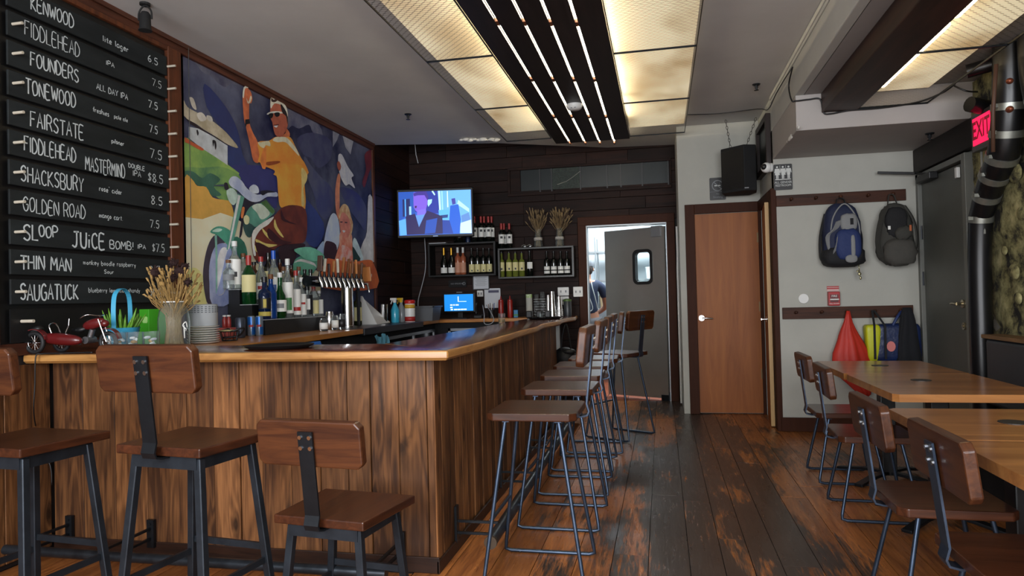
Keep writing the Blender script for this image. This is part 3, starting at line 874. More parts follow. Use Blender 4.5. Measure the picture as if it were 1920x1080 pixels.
d2 = sroot('door_2', (.69, 7.6, 0))
obj('leaf', MB().box(.362, 1.0, 7.605, 7.645, .012, 2.11), DOORW, d2)
lever(d2, .405, 7.605, 1.01, 1, 'y')
obj('frame', MB().box(.262, .36, 7.57, 7.6, 0, 2.215).box(.36, 1.0, 7.57, 7.6, 2.115, 2.215).box(1.0, 1.03, 7.57, 7.62, 0, 2.215), BR, d2, bev=.004)
for z in (.42, 1.12, 1.84): obj('hinge', MB().tube([(1.003, 7.592, z - .05), (1.003, 7.592, z + .05)], .008, 8).box(.985, 1.003, 7.598, 7.604, z - .05, z + .05), M('old_brass', '#6e5a40', .4, .8), d2)
d3 = sroot('door_3', (1.03, 7.2, 0))
EDGE3 = M('door_edge_pale', '#b08a52', .5)  # leaf edge in a paler colour than the leaf
obj('leaf', MB().prism([(1.035, 7.56), (.967, 6.875), (1.002, 6.872), (1.07, 7.56)], cp, .012, 2.11), DOORW, d3)
obj('leaf_edge', MB().prism([(.967, 6.875), (.966, 6.863), (1.001, 6.86), (1.002, 6.872)], cp, .012, 2.11), EDGE3, d3, label='pale edge of the door leaf')
lever(d3, .975, 6.94, 1.01, 1, 'x')
obj('frame', MB().box(.998, 1.045, 6.692, 6.81, 0, 2.215).box(.998, 1.09, 6.81, 7.57, 2.115, 2.215), BR, d3, bev=.004)
# pipe chase and edge of white column left of the orange door
solo('conduit', MB().tube([(.185, 8.2, .02), (.185, 8.2, 1.55), (.19, 8.22, 1.75), (.188, 8.2, 2.05)], .012, 8), WHITE, 'thin white pipe running down the wall between the steel door and the orange door', 'pipe', smooth=50)

# grey exit door in the right wall
GD = M('grey_door_paint', '#5b5d57', .5, .1, var=.1, vs=3, bump=.1, bs=8)
d4 = sroot('door_4', (2.26, 6.2, 0))
obj('leaf', MB().box(2.235, 2.28, 5.77, 6.64, .01, 2.2), GD, d4, bev=.003)
obj('frame', MB().box(2.205, 2.29, 5.69, 5.755, 0, 2.26).box(2.205, 2.29, 5.755, 6.7, 2.215, 2.26).box(2.205, 2.26, 6.645, 6.7, 0, 2.26), M('grey_frame_paint', '#6b6c66', .5, var=.1, vs=4), d4, bev=.004)
m = MB().tube([(2.235, 5.86, 1.14), (2.222, 5.86, 1.14)], .032, 16).tube([(2.23, 5.86, 1.14), (2.185, 5.86, 1.14)], .012, 10).tube([(2.185, 5.86, 1.14), (2.18, 5.92, 1.142), (2.185, 5.97, 1.14)], [.013, .011, .009], 8)
obj('door_handle', m, M('brass_lever', '#b8ad94', .25, .9), d4, smooth=50, label='pale metal lever handle')
obj('lock', MB().tube([(2.235, 5.85, .97), (2.22, 5.85, .97)], .028, 16).tube([(2.22, 5.85, .97), (2.214, 5.85, .97)], .012, 10), M('brass_lever', '#b8ad94', .25, .9), d4)
for z in (.35, 1.35, 1.75): obj('hinge', MB().tube([(2.225, 6.65, z - .06), (2.225, 6.65, z + .06)], .01, 8), DARKSTEEL, d4)
struct('trim_6', MB().box(2.19, 2.26, 5.45, 6.69, 2.27, 2.475), wood('header_wood', '#120d0b', '#231815', .6, 'Y', .7, 0), bev=.004)
dc = thing('door_closer', 'black hydraulic door closer arm reaching from the grey door along the alcove wall', 'door closer', (2.15, 6.5, 2.3), world=True)
obj('closer_body', MB().box(2.16, 2.23, 6.25, 6.55, 2.16, 2.22), BLACK, dc, bev=.008)
a = ony(1652, 320, 6.5); b_ = ony(1722, 322, 6.5)
obj('arm', MB().bar((a.x, 6.6, a.z), (b_.x, 6.58, b_.z), .018, .022).bar((b_.x, 6.58, b_.z), (2.2, 6.4, 2.22), .018, .02), BLACK, dc, bev=.002)
solo('door_contact', MB().box(2.19, 2.215, 5.79, 5.83, 2.09, 2.17), WHITE, 'small white contact sensor at the top of the grey door', 'sensor', bev=.004)

# transom windows above the back wall
w1 = sroot('window_1', (-.8, 8.48, 2.7))
x0, x1, z0, z1 = -1.82, .13, 2.58, 2.87
TR = WALLW
obj('frame', MB().box(x0 - .03, x1 + .02, 8.47, 8.53, z1, z1 + .03).box(x0 - .03, x1 + .02, 8.46, 8.53, z0 - .035, z0).box(x0 - .03, x0, 8.47, 8.53, z0, z1).box(x1, x1 + .02, 8.47, 8.53, z0, z1), WALLW, w1, bev=.003)
pxs = [975, 1012, 1034, 1088, 1138, 1164, 1204, 1253]
G1 = M('dark_glass', '#141c1c', .35, spec=.3); G2 = M('patterned_glass', '#2c352e', .45, spec=.3, var=.5, vs=60, bump=.5, bs=120)
xp = [ony(p, 328, 8.49).x for p in pxs]
for i in range(7):
    obj('pane', MB().box(xp[i] + .006, xp[i + 1] - .006, 8.505, 8.515, z0, z1), G2 if i == 2 else G1, w1, label='patterned pane' if i == 2 else None)
    obj('mullion', MB().box(xp[i + 1] - .008, xp[i + 1] + .008, 8.49, 8.53, z0, z1), BLACK, w1)
obj('panel', MB().box(x0, xp[0], 8.5, 8.52, z0, z1), WALLW, w1)
obj('cable', MB().tube([ony(1045, 346, 8.49), ony(1062, 340, 8.49), ony(1074, 332, 8.49), ony(1088, 321, 8.49)], .004, 5), M('grey_cable', '#8c8a80', .6), w1)
w2 = sroot('window_2', (1.0, 7.1, 2.7))
obj('frame', MB().box(.985, 1.03, 6.78, 6.84, 2.42, 2.93).box(.985, 1.03, 7.42, 7.48, 2.42, 2.93).box(.985, 1.03, 6.84, 7.42, 2.87, 2.93).box(.985, 1.03, 6.84, 7.42, 2.42, 2.48), wood('dark_frame', '#160e0b', '#2b1b14', .5, 'Z', 1, 0), w2, bev=.003)
obj('pane', MB().box(1.015, 1.025, 6.84, 7.42, 2.48, 2.87), G1, w2)
# baseboards
struct('baseboard_alcove', MB().box(1.03, 2.2, 6.675, 6.7, 0, .125), BR, bev=.004)

# stone wall on the right, rough and peeling
from mathutils import noise as mn
g = MB(); ny, nz_ = 90, 50
y0_, y1_ = 1.2, 5.62
vs = []
for j in range(nz_ + 1):
    for i in range(ny + 1):
        yy = y0_ + (y1_ - y0_) * i / ny; zz = 2.74 * j / nz_
        d = .05 * mn.noise(Vector((yy * 2.3, zz * 2.3, 1))) + .022 * mn.noise(Vector((yy * 9, zz * 9, 4)))
        c = mn.cell(Vector((yy * 2.2, zz * 3.1, 0)))
        vs.append((2.225 - d + .015 * c, yy, zz))
fs = [(j * (ny + 1) + i, j * (ny + 1) + i + 1, (j + 1) * (ny + 1) + i + 1, (j + 1) * (ny + 1) + i) for j in range(nz_) for i in range(ny)]
g.add(vs, fs)
sm = bpy.data.materials.new('old_stone'); sm.use_nodes = True
nt = sm.node_tree; N = nt.nodes; L = nt.links; b = N['Principled BSDF']; b.inputs['Roughness'].default_value = .85
tc = N.new('ShaderNodeTexCoord')
n1 = N.new('ShaderNodeTexNoise'); n1.inputs['Scale'].default_value = 4.5; n1.inputs['Detail'].default_value = 9; n1.inputs['Roughness'].default_value = .7; L.new(tc.outputs['Object'], n1.inputs[0])
c1 = N.new('ShaderNodeValToRGB'); L.new(n1.outputs[0], c1.inputs[0]); e = c1.color_ramp.elements
e[0].position = .42; e[0].color = (*lin('#14110d'), 1); e[1].position = .66; e[1].color = (*lin('#b3a97c'), 1)
k_ = e.new(.5); k_.color = (*lin('#6f6a45'), 1); k_ = e.new(.57); k_.color = (*lin('#8f8a60'), 1)
L.new(c1.outputs[0], b.inputs['Base Color'])
bmp = N.new('ShaderNodeBump'); bmp.inputs['Strength'].default_value = .7; bmp.inputs['Distance'].default_value = .02; L.new(n1.outputs[0], bmp.inputs['Height']); L.new(bmp.outputs[0], b.inputs['Normal'])
sw = struct('wall_stone', g, sm, smooth=True)
for (px, py, r) in ((1900, 325, .07), (1898, 510, .06), (1880, 470, .035), (1912, 400, .05), (1905, 560, .045)):
    p = onx(px, py, 2.19)
    obj('stone', MB().ball((2.2, p.y, p.z), r, (.3, 1.1, .9), 14, 9), sm, sw, smooth=True)
# ------------------------------------------------------------------ seats
def rounded_rect(w, d, c):
    a, b_ = w / 2, d / 2
    return [(-a + c, -b_), (a - c, -b_), (a, -b_ + c), (a, b_ - c), (a - c, b_), (-a + c, b_), (-a, b_ - c), (-a, -b_ + c)]


def make_seat(name, label, cat, h, style, group):
    "origin on the floor, sitter faces +y, backrest at -y"
    t = thing(name, label, cat, group=group)
    sw_, sd = (.41, .37) if style == 'angle' else (.41, .40)
    mb = MB()
    if style == 'angle': poly = [(-.195, -.185), (.195, -.185), (.215, .185), (-.215, .185)]
    else: poly = rounded_rect(sw_, sd, .03)
    mb.prism(poly, cp, h - .034, h)
    obj('seat', mb, SEATW, t, bev=.005)
    lean = .12
    up = Vector((0, -math.sin(lean), math.cos(lean)))
    yb = -sd / 2 - .022
    # back board
    cz = .285
    org = Vector((0, yb, h)) + Vector((0, 0, 0))
    nrm = Vector((0, math.cos(lean), math.sin(lean)))
    fnb = lambda u, v, w: org + Vector((u, 0, 0)) + up * (v + cz) + nrm * (w + .006)
    o = obj('backrest', MB().prism(rounded_rect(.445, .172, .02), fnb, 0, .036), SEATX, t, bev=.006)
    # strap: under the seat, bent up behind it
    pts = [(0, -.02, h - .041), (0, -sd / 2 - .002, h - .041), (0, yb - .008, h - .034), (0, yb - .016, h - .016)]
    pts += [tuple(org + up * v - nrm * .004) for v in (.02, .12, .335)]
    obj('strap', MB().strip(pts, .062, .007, (1, 0, 0)), DARKSTEEL if style == 'angle' else RAWSTEEL, t, label='flat steel strap')
    bo = MB()
    for u in (-.02, .02):
        for v in (.275, .315):
            p = org + Vector((u, 0, 0)) + up * v
            bo.tube([p - nrm * .006, p - nrm * .0125], .0078, 8)
    obj('bolts', bo, CHROME, t, kind='stuff')
    if style == 'angle':
        obj('apron', MB().box(-.15, .15, -.155, -.125, h - .085, h - .04).box(-.15, .15, .125, .155, h - .085, h - .04).box(-.155, -.125, -.13, .13, h - .085, h - .04).box(.125, .155, -.13, .13, h - .085, h - .04), LEGSTEEL, t)
        k = h / .76
        for sx in (-1, 1):
            for sy in (-1, 1):
                obj('leg', MB().strip([(sx * .145, sy * .135, h - .045), (sx * (.145 + .065 * k), sy * (.135 + .05 * k), 0)], .030, .030, (1, 0, 0)), LEGSTEEL, t, bev=.003, seg=1)
        zf = .30 if h > .6 else .17
        q = (h - zf) / h
        xx = .145 + .065 * k * q; yy = .135 + .05 * k * q
        obj('footrest', MB().bar((-xx, yy, zf), (xx, yy, zf), .012, .026), LEGSTEEL, t)
        for sx in (-1, 1): obj('footrest', MB().bar((sx * xx, -yy, zf - .05), (sx * xx, yy, zf - .05), .012, .024), LEGSTEEL, t)
    else:
        r = .0092
        fx_ = .225 if h > .6 else .2
        fy_ = .225 if h > .6 else .2
        for sx in (-1, 1):
            xt = sx * .14
            raw = [(xt, .11, h - .045)]
            def P(yy, zz, f): return (xt + (sx * fx_ - xt) * f, yy, zz)
            raw = [(xt, .125, h - .04), (xt + (sx * fx_ - xt) * .93, .125 + (fy_ - .125) * .93, .045), (sx * fx_, fy_ - .004, .018), (sx * fx_, fy_ - .03, .010),
                   (sx * fx_, 0, .010), (sx * fx_, -fy_ + .03, .010), (sx * fx_, -fy_ + .004, .018), (xt + (sx * fx_ - xt) * .93, -.115 - (fy_ - .115) * .93, .045), (xt, -.115, h - .04)]
            obj('leg_frame', MB().tube(raw, r, 8), RAWSTEEL, t, smooth=50)
            for yy in (-.15, .15):
                obj('foot', MB().ball((sx * fx_, yy, .006), .011, (1, 1, .55), 8, 5), BLACK, t, smooth=True)
        obj('seat_bracket', MB().box(-.16, .16, .105, .135, h - .045, h - .036).box(-.16, .16, -.13, -.10, h - .045, h - .036), RAWSTEEL, t)
        if h > .6:
            q = .62; xx = .14 + (fx_ - .14) * q; yy = .125 + (fy_ - .125) * q
            obj('footrest', MB().tube([(-xx, yy, h * (1 - q)), (xx, yy, h * (1 - q))], r * .9, 8), RAWSTEEL, t, smooth=50)
    return t


def put(o, x, y, deg, label):
    o.location = (x, y, 0); o.rotation_euler = (0, 0, R_(deg)); o['label'] = label; return o


a = make_seat('bar_stool', '', 'stool', .76, 'angle', 'square-legged stools in front of the bar')
put(a, -2.47, 2.29, -5, 'tall square-legged bar stool cut off by the left edge of the picture')
put(copy_tree(a), -1.775, 2.365, -7, 'tall square-legged bar stool, back to us, in front of the white plate stack')
b_ = make_seat('low_stool', 'low square-legged wooden stool with a backrest standing close in front of the bar planks', 'stool', .465, 'angle', 'square-legged stools in front of the bar')
put(b_, -1.25, 2.555, -7, b_['label'])
c = make_seat('bar_stool', '', 'stool', .76, 'rod', 'rod-legged stools along the side of the bar')
for i, (x, y, dg, lb) in enumerate([(-.575, 3.17, 90, 'nearest of the rod-legged bar stools along the side of the bar'), (-.58, 3.96, 89, 'second nearest rod-legged bar stool along the side of the bar'),
                                    (-.59, 4.62, 91, 'third nearest rod-legged bar stool along the side of the bar'), (-.60, 5.24, 90, 'fourth nearest rod-legged bar stool along the side of the bar'),
                                    (-.57, 5.82, 92, 'rod-legged bar stool beside the black bag at the far end of the bar'),
                                    (-.40, 6.35, 62, 'farthest rod-legged bar stool, turned away from the bar in front of the steel door')]):
    put(c if i == 0 else copy_tree(c), x, y, dg, lb)
d = make_seat('dining_chair', '', 'chair', .465, 'rod', 'dining chairs at the tables on the right')
for i, (x, y, dg, lb) in enumerate([(1.045, 2.33, -90, 'nearest dining chair, large backrest with bolted strap at the right edge'), (1.02, 2.97, -90, 'dining chair with an empty seat in front of the nearest tabletop corner'),
                                    (1.13, 4.28, -92, 'dining chair at the middle table, in front of the farthest chair'), (1.17, 5.06, -90, 'farthest dining chair beside the white wall with the hanging red bag')]):
    put(d if i == 0 else copy_tree(d), x, y, dg, lb)


def table(x0, x1, y0, y1, label, grom, nseam=5):
    cx, cy = (x0 + x1) / 2, (y0 + y1) / 2
    t = thing('dining_table', label, 'table', (cx, cy, 0), world=True, group='wooden dining tables on the right')
    w = (y1 - y0) / nseam; c_ = .025
    for i in range(nseam):
        ya = y0 + i * w; yb = ya + w
        poly = [(x0, ya), (x1, ya), (x1, yb), (x0, yb)]
        if i == 0: poly = [(x0 + c_, ya), (x1 - c_, ya), (x1, ya + c_), (x1, yb), (x0, yb), (x0, ya + c_)]
        if i == nseam - 1: poly = [(x0, ya), (x1, ya), (x1, yb - c_), (x1 - c_, yb), (x0 + c_, yb), (x0, yb - c_)]
        obj('top_board', MB().prism(poly, cp, .712, .75), TABLEW, t)
    obj('grommet', MB().lathe([(.0, .0), (.052, 0), (.052, .0025), (.0, .0025)], (grom[0], grom[1], .75), 24), M('grommet_rubber', '#262422', .5), t)
    obj('top_plate', MB().box(cx - .14, cx + .14, cy - .14, cy + .14, .70, .712), BLACK, t)
    obj('pedestal', MB().box(cx - .045, cx + .045, cy - .045, cy + .045, .04, .70), BLACK, t, bev=.006)
    for an in (45, 135, 225, 315):
        v = Vector((math.cos(R_(an)), math.sin(R_(an)), 0))
        obj('foot', MB().strip([Vector((cx, cy, .055)) + v * .03, Vector((cx, cy, .05)) + v * .17, Vector((cx, cy, .022)) + v * .35], .055, .018, (-v.y, v.x, 0)), DARKSTEEL, t, bev=.004)


table(.935, 1.655, 1.93, 2.595, 'nearest wooden table cut off by the right edge of the picture', (1.27, 2.25))
table(.935, 1.655, 2.602, 3.27, 'wooden table with a dark round grommet, second from us', (1.28, 2.95))
table(1.09, 1.78, 3.70, 4.60, 'wooden table in the middle row with a round grommet and a chamfered corner', (1.402, 4.276), 6)
table(1.085, 1.78, 4.606, 5.45, 'farthest wooden table, below the blue tote and dark coat', (1.424, 5.1), 6)

# upholstered bench along the stone wall
bn = thing('wall_bench', 'dark blue-grey upholstered bench along the stone wall behind the tables', 'bench', (2.0, 3.5, 0), world=True)
UPH = M('bench_vinyl', '#1f2429', .45, var=.1, vs=3, bump=.15, bs=5)
obj('bench_back', MB().box(2.04, 2.13, 1.3, 5.05, .5, .93), UPH, bn, bev=.025, seg=3)
obj('bench_seat', MB().box(1.76, 2.04, 1.3, 5.05, .38, .47), UPH, bn, bev=.02, seg=3)
obj('bench_plinth', MB().box(1.82, 2.1, 1.32, 5.03, 0, .38), BLACKM, bn)
obj('ledge', MB().box(2.03, 2.16, 1.3, 5.08, .93, .955), wood('ledge_wood', '#4a3420', '#7a5a38', .5, 'Y', 1, 0), bn, bev=.003)

# ------------------------------------------------------------------ chalk letters
GL = {
    'A': ('0,0 2,6 4,0|.9,2.2 3.1,2.2', 4), 'B': ('0,0 0,6 2.6,6 3.4,4.8 2.4,3.3 0,3.2|2.4,3.3 3.8,1.8 2.8,0 0,0', 4), 'C': ('3.6,5 2.4,6 .8,5.2 .2,3 .9,.7 2.4,0 3.7,.9', 4),
    'D': ('0,0 0,6 2,5.6 3.6,3.6 3.4,1.4 1.8,0 0,0', 4), 'E': ('3.4,6 .2,6 0,0 3.4,0|0,3.1 2.8,3.1', 3.6), 'F': ('0,0 .2,6 3.6,6|0,3.2 2.8,3.2', 3.6), 'G': ('3.6,5 2.2,6 .6,5 .1,2.6 1,.3 2.6,0 3.7,1 3.7,2.8 2.2,2.8', 4),
    'H': ('0,0 0,6|3.6,0 3.6,6|0,3.1 3.6,3.1', 3.8), 'I': ('.4,0 .4,6', 1), 'J': ('3.2,6 3,1.2 1.8,0 .3,.8|1.4,6 4.6,6', 4.4), 'K': ('0,0 0,6|3.5,6 .2,2.8 3.8,0', 3.8), 'L': ('0,6 0,0 3.2,0', 3.4), 'M': ('0,0 .5,6 2.2,2.4 3.9,6 4.4,0', 4.6),
    'N': ('0,0 0,6 3.6,0 3.6,6', 3.8), 'O': ('1.8,6 .3,4.9 0,2.6 .8,.3 2,0 3.4,1 3.8,3.4 3,5.5 1.8,6', 4), 'P': ('0,0 0,6 2.6,6 3.6,4.6 2.6,3 0,2.9', 3.8), 'R': ('0,0 0,6 2.6,6 3.5,4.7 2.4,3.2 0,3.1|1.8,3.1 3.7,0', 3.8),
    'S': ('3.5,5.2 2.2,6 .6,5.3 .5,4 3,2.4 3.3,1 1.9,0 .1,.8', 3.8), 'T': ('2,0 2,6|0,6 4.2,6', 4), 'U': ('0,6 .1,1.4 1.2,0 2.8,.2 3.6,1.6 3.7,6', 4), 'V': ('0,6 2,0 4,6', 4), 'W': ('0,6 1.2,0 2.4,4.6 3.6,0 4.9,6', 5), 'Y': ('0,6 1.9,3 3.8,6|1.9,3 1.7,0', 3.8),
    'a': ('2.6,3.2 1,3.6 0,1.8 .8,.1 2.4,.7 2.7,3.4 2.8,0', 3), 'b': ('0,6 0,.2 1.8,0 2.8,1.8 1.8,3.4 0,2.4', 3), 'c': ('2.6,3 1.3,3.6 .1,1.8 1.2,0 2.6,.5', 2.8), 'd': ('2.7,6 2.7,0|2.7,2.8 1.2,3.5 .1,1.8 1.1,0 2.7,.8', 3),
    'e': ('.1,1.9 2.6,2.1 1.6,3.6 .2,2.4 .6,.3 2.6,.4', 2.8), 'f': ('2.4,5.8 1.3,5.6 1,0|0,3.4 2.2,3.4', 2.2), 'g': ('2.6,3.2 1,3.6 .1,1.9 1,.4 2.5,1 2.6,3.3 2.4,-1.8 .4,-1.8', 2.9), 'h': ('0,6 0,0|0,2.4 1.4,3.6 2.5,2.6 2.6,0', 2.9), 'i': ('.3,3.4 .3,0|.3,4.8 .35,5', .9),
    'k': ('0,6 0,0|2.3,3.6 .1,1.6 2.5,0', 2.7), 'l': ('.3,6 .3,0', .9), 'm': ('0,3.5 0,0|0,2.6 1.2,3.5 1.8,0|1.8,2.6 3,3.5 3.5,0', 3.8), 'n': ('0,3.5 0,0|0,2.4 1.5,3.6 2.4,2.6 2.5,0', 2.8), 'o': ('1.3,3.5 .1,1.9 1.2,0 2.6,1.7 1.3,3.5', 2.9), 'p': ('0,3.5 0,-1.9|0,3 1.7,3.5 2.7,1.8 1.6,0 0,.6', 2.9),
    'r': ('0,3.5 0,0|0,2.2 1,3.4 2,3.2', 2.1), 's': ('2.2,3.1 .9,3.6 .3,2.6 2.1,1.1 1.2,0 0,.5', 2.5), 't': ('1.1,5.2 1,.4 2,.1|0,3.5 2.2,3.5', 2.2), 'u': ('0,3.5 .2,.4 1.4,0 2.5,1|2.5,3.5 2.6,0', 2.9), 'w': ('0,3.5 .8,0 1.7,2.7 2.6,0 3.4,3.5', 3.6), 'y': ('0,3.5 1.3,.6|2.6,3.5 1,-1.8', 2.8),
    '0': ('1.5,6 .2,4.4 .1,1.8 1.3,0 2.9,1.6 2.9,4.4 1.5,6', 3), '1': ('.6,6 .6,0', 1.2), '5': ('3,6 .7,6 .4,3.6 2.4,3.4 3,1.6 1.8,0 .2,.6', 3.2), '6': ('2.4,6 .7,4 .2,1.6 1.4,0 2.8,1.2 2.3,2.8 .4,2.2', 3), '7': ('0,6 3.2,6 1.2,0', 3.2), '8': ('1.6,3.2 .4,4.6 1.5,6 2.7,4.8 1.6,3.2 .2,1.4 1.5,0 3,1.4 1.6,3.2', 3.1),
    '$': ('2.8,5 1.2,5.4 .6,4 2.6,2.4 1.8,.8 .2,1.2|1.6,6.2 1.4,0', 3), '!': ('.5,6 .4,2|.4,.3 .4,0', 1), '.': ('.2,.3 .3,0', .8), "'": ('.3,6.4 .8,7.2', .8), ' ': ('', 2.2), '-': ('.2,2.6 1.6,2.6', 2)}


def chalk_text(mb, s, u0, u1, v0, h, fn, w, jit=.12):
    "hand lettering from stroke glyphs between u0..u1 on baseline v0, capital height h"
    rg = random.Random(hash(s) % 1000 if False else sum(map(ord, s)))
    adv = [GL[c][1] + 1.1 for c in s]; tot = sum(adv) - 1.1
    kx = (u1 - u0) / tot; ky = h / 6; x = 0
    for c, a_ in zip(s, adv):
        dy = rg.uniform(-.25, .25)
        for st in GL[c][0].split('|'):
            if not st: continue
            pts = [tuple(map(float, p.split(','))) for p in st.split(' ')]
            pts = [(u0 + (x + p[0] + rg.uniform(-jit, jit)) * kx, v0 + (p[1] + dy + rg.uniform(-jit, jit)) * ky) for p in pts]
            if len(pts) > 3: pts = smooth_poly(pts, 3, False)
            n = len(pts); L_ = []; R2 = []
            for i, p in enumerate(pts):
                a = pts[max(0, i - 1)]; b2 = pts[min(n - 1, i + 1)]
                dx, dz = b2[0] - a[0], b2[1] - a[1]; l = math.hypot(dx, dz) or 1
                ww = w * 1.12 * (.85 + .3 * rg.random()) / 2
                L_.append(fn(p[0] - dz / l * ww, p[1] + dx / l * ww, 0)); R2.append(fn(p[0] + dz / l * ww, p[1] - dx / l * ww, 0))
            mb.add(L_ + R2, [(i, i + 1, n + i + 1, n + i) for i in range(n - 1)])
        x += a_
    return mb


XB_ = -3.135      # face of the menu strips
ZB0 = onx(11, 571, XB_).z; PIT = .1488; HS = .125
mbd = thing('menu_board', 'large black chalkboard menu of hand-lettered drink strips in a dark wooden frame', 'menu board', (-3.16, 3.4, 2.1), world=True)
YL, YR = onx(17, 300, XB_).y, onx(316, 300, XB_).y
obj('backing', MB().box(XL + .002, XL + .02, YL - .06, YR + .01, 1.06, 3.0), BLACK, mbd)
obj('frame', MB().box(XL, XL + .05, YR + .01, YR + .135, 1.045, 2.985), FRAMEW, mbd, bev=.006, label='dark wooden right-hand frame post')
obj('frame', MB().box(XL, XL + .05, YL - .2, YL - .06, 1.045, 2.985), FRAMEW, mbd, bev=.006)
obj('frame', MB().box(XL, XL + .045, YL - .06, YR + .01, 2.955, 2.985), FRAMEW, mbd, bev=.004)
obj('base_rail', MB().box(XL, XL + .03, YL - .3, YR + .135, 1.04, 1.10), TRIMWY, mbd)
ROWS = [  # bottom to top: (text, px0, px1, height share, baseline share, stroke), ...
    [('SAUGATUCK', 38, 146, .64, .18, .0075), ('blueberry lemonade shandy', 166, 262, .2, .5, .003), ('8.5', 282, 302, .42, .25, .006)],
    [('THIN MAN', 38, 133, .56, .22, .0075), ('monkey boodle raspberry', 156, 254, .2, .55, .0032), ('Sour', 195, 213, .17, .18, .0035), ('8.5', 279, 300, .36, .28, .005)],
    [('SL', 44, 72, .62, .22, .008), ('OOP', 73, 108, .46, .42, .007), ('JUiCE', 134, 196, .68, .1, .009), ('BOMB!', 206, 250, .36, .18, .006), ('IPA', 258, 273, .2, .28, .005), ('$7.5', 285, 308, .4, .2, .005)],
    [('GOLDEN ROAD', 43, 160, .56, .2, .0055), ('mango cart.', 186, 230, .22, .36, .004), ('7.5', 281, 298, .38, .22, .0048)],
    [('SHACKSBURY', 39, 156, .62, .2, .0065), ("rose' cider", 186, 228, .22, .4, .0045), ('8.5', 283, 304, .42, .22, .0055)],
    [('FIDDLEHEAD', 45, 142, .6, .26, .0065), ('MASTERMIND', 160, 234, .62, .04, .006), ('DOUBLE', 241, 271, .2, .62, .0042), ('IPA', 249, 264, .26, .26, .0045), ('$8.5', 277, 305, .42, .16, .0055)],
    [('FAIRSTATE', 57, 156, .62, .16, .0065), ('pilsner', 209, 232, .2, .4, .0045), ('7.5', 281, 303, .46, .2, .0052)],
    [('TONEWOOD', 48, 142, .6, .3, .0065), ('freshies', 174, 204, .22, .4, .004), ('pale ale', 214, 239, .18, .42, .004), ('7.5', 280, 295, .38, .3, .0055)],
    [('FOUNDERS', 57, 147, .56, .3, .0068), ('ALL DAY IPA', 181, 239, .26, .32, .0045), ('7.5', 278, 295, .36, .36, .0055)],
    [('FIDDLEHEAD', 46, 149, .6, .26, .005), ('IPA', 199, 214, .2, .44, .0042), ('7.5', 285, 302, .36, .36, .004)],
    [('KENWOOD', 58, 138, .56, .26, .0065), ('lite lager', 193, 240, .26, .3, .005), ('6.5', 277, 295, .34, .3, .0055)]]
SLATE = M('chalkboard_slate', '#1d2122', .75, var=.4, spec=.3, vs=5, stretch=(1, .5, 2))
PEG = M('peg_wood', '#b5ad9c', .6)
fl = lambda u, v, w: (XB_ + .0012 + w, u, v)
for i, row in enumerate(ROWS):
    z0 = ZB0 + i * PIT
    st = obj('menu_strip', MB().box(XB_ - .012, XB_, YL, YR, z0, z0 + HS), SLATE, mbd, bev=.002, seg=1)
    for (s, p0, p1, hh, bl, w) in row:
        zc = z0 + HS * (bl + hh / 2)
        pym = 540
        for _ in range(5):
            q = onx((p0 + p1) / 2, pym, XB_)
            pym += (q.z - zc) * 420
        ya, yb = onx(p0, pym, XB_).y, onx(p1, pym, XB_).y
        tm = chalk_text(MB(), s, ya, yb, z0 + HS * bl, HS * hh, fl, w)
        obj('chalk_word', tm, CHALK, st, kind='stuff')
    for yy in (onx(27, 300, XB_).y, YR + .005):
        if i == len(ROWS) - 1 and yy < 3.3: continue
        zz = z0 + HS * .5
        obj('peg', MB().tube([(XB_, yy, zz), (XB_ + .06, yy, zz)], .0075, 10), PEG, mbd, smooth=50)
obj('peg', MB().tube([(XB_ - .01, YL + .06, ZB0 - .085), (XB_ + .07, YL + .06, ZB0 - .085)], .0085, 10), PEG, mbd, smooth=50)
obj('blank_strip', MB().box(XB_ - .012, XB_ - .003, YL, YR, 1.105, ZB0 - .024), BLACK, mbd)

# ------------------------------------------------------------------ mural print
XM = XL + .012
mu = thing('mural_poster', 'big painted mural of a waving man on a green motorcycle with a sidecar', 'mural', (-3.17, 5.7, 2.0), world=True)
tl, tr = onx(341, 92, XM), onx(700, 275, XM)
Y0m, Y1m = tl.y, tr.y


def paint(h, var=.12, vs=7.0, two=None):
    def gain(c): return tuple(min(.86, x * 1.75) if sum(lin(c)) > .35 else x * 1.35 for x in lin(c))
    nm_ = 'print_' + h[1:] + (two[1:] if two else '')
    return M(nm_, gain(h), .6, var=0 if two else var, vs=vs, two=gain(two) if two else None)
    return M('print_' + h[1:] + (two[1:] if two else ''), h, .6, var=0 if two else var, vs=vs, two=two)


obj('canvas', MB().box(XL + .001, XM - .001, Y0m, Y1m, 1.10, 3.0).box(XL + .001, XM - .001, Y0m, Y0m + .01, 1.10, 3.0), paint('#1d2040', two='#55596e', vs=1.7), mu)
LAY = [0]
CR = {'A': (330, 90, 4.5), 'B': (420, 130, 5.4), 'C': (330, 310, 4.1556), 'D': (540, 240, 3.6)}


def shp(crop, pts, col, sm=True, name='print_shape', two=None, var=.26, vs=9.0):
    ox, oy, k = CR[crop]
    LAY[0] += 1
    q = [tuple(map(float, p.split(','))) for p in pts.split()]
    w = [onx(ox + x / k, oy + y / k, XM) for x, y in q]
    w = [(min(max(p.y, Y0m), Y1m), min(max(p.z, 1.10), 2.995)) for p in w]
    if sm: w = smooth_poly(w, 3); w = [(min(max(a, Y0m), Y1m), min(max(b_, 1.10), 2.995)) for a, b_ in w]
    x = XM + .00035 * LAY[0]
    obj(name, MB().flat([(x, a, b_) for a, b_ in w]), paint(col, var, vs, two), mu, fix=False)


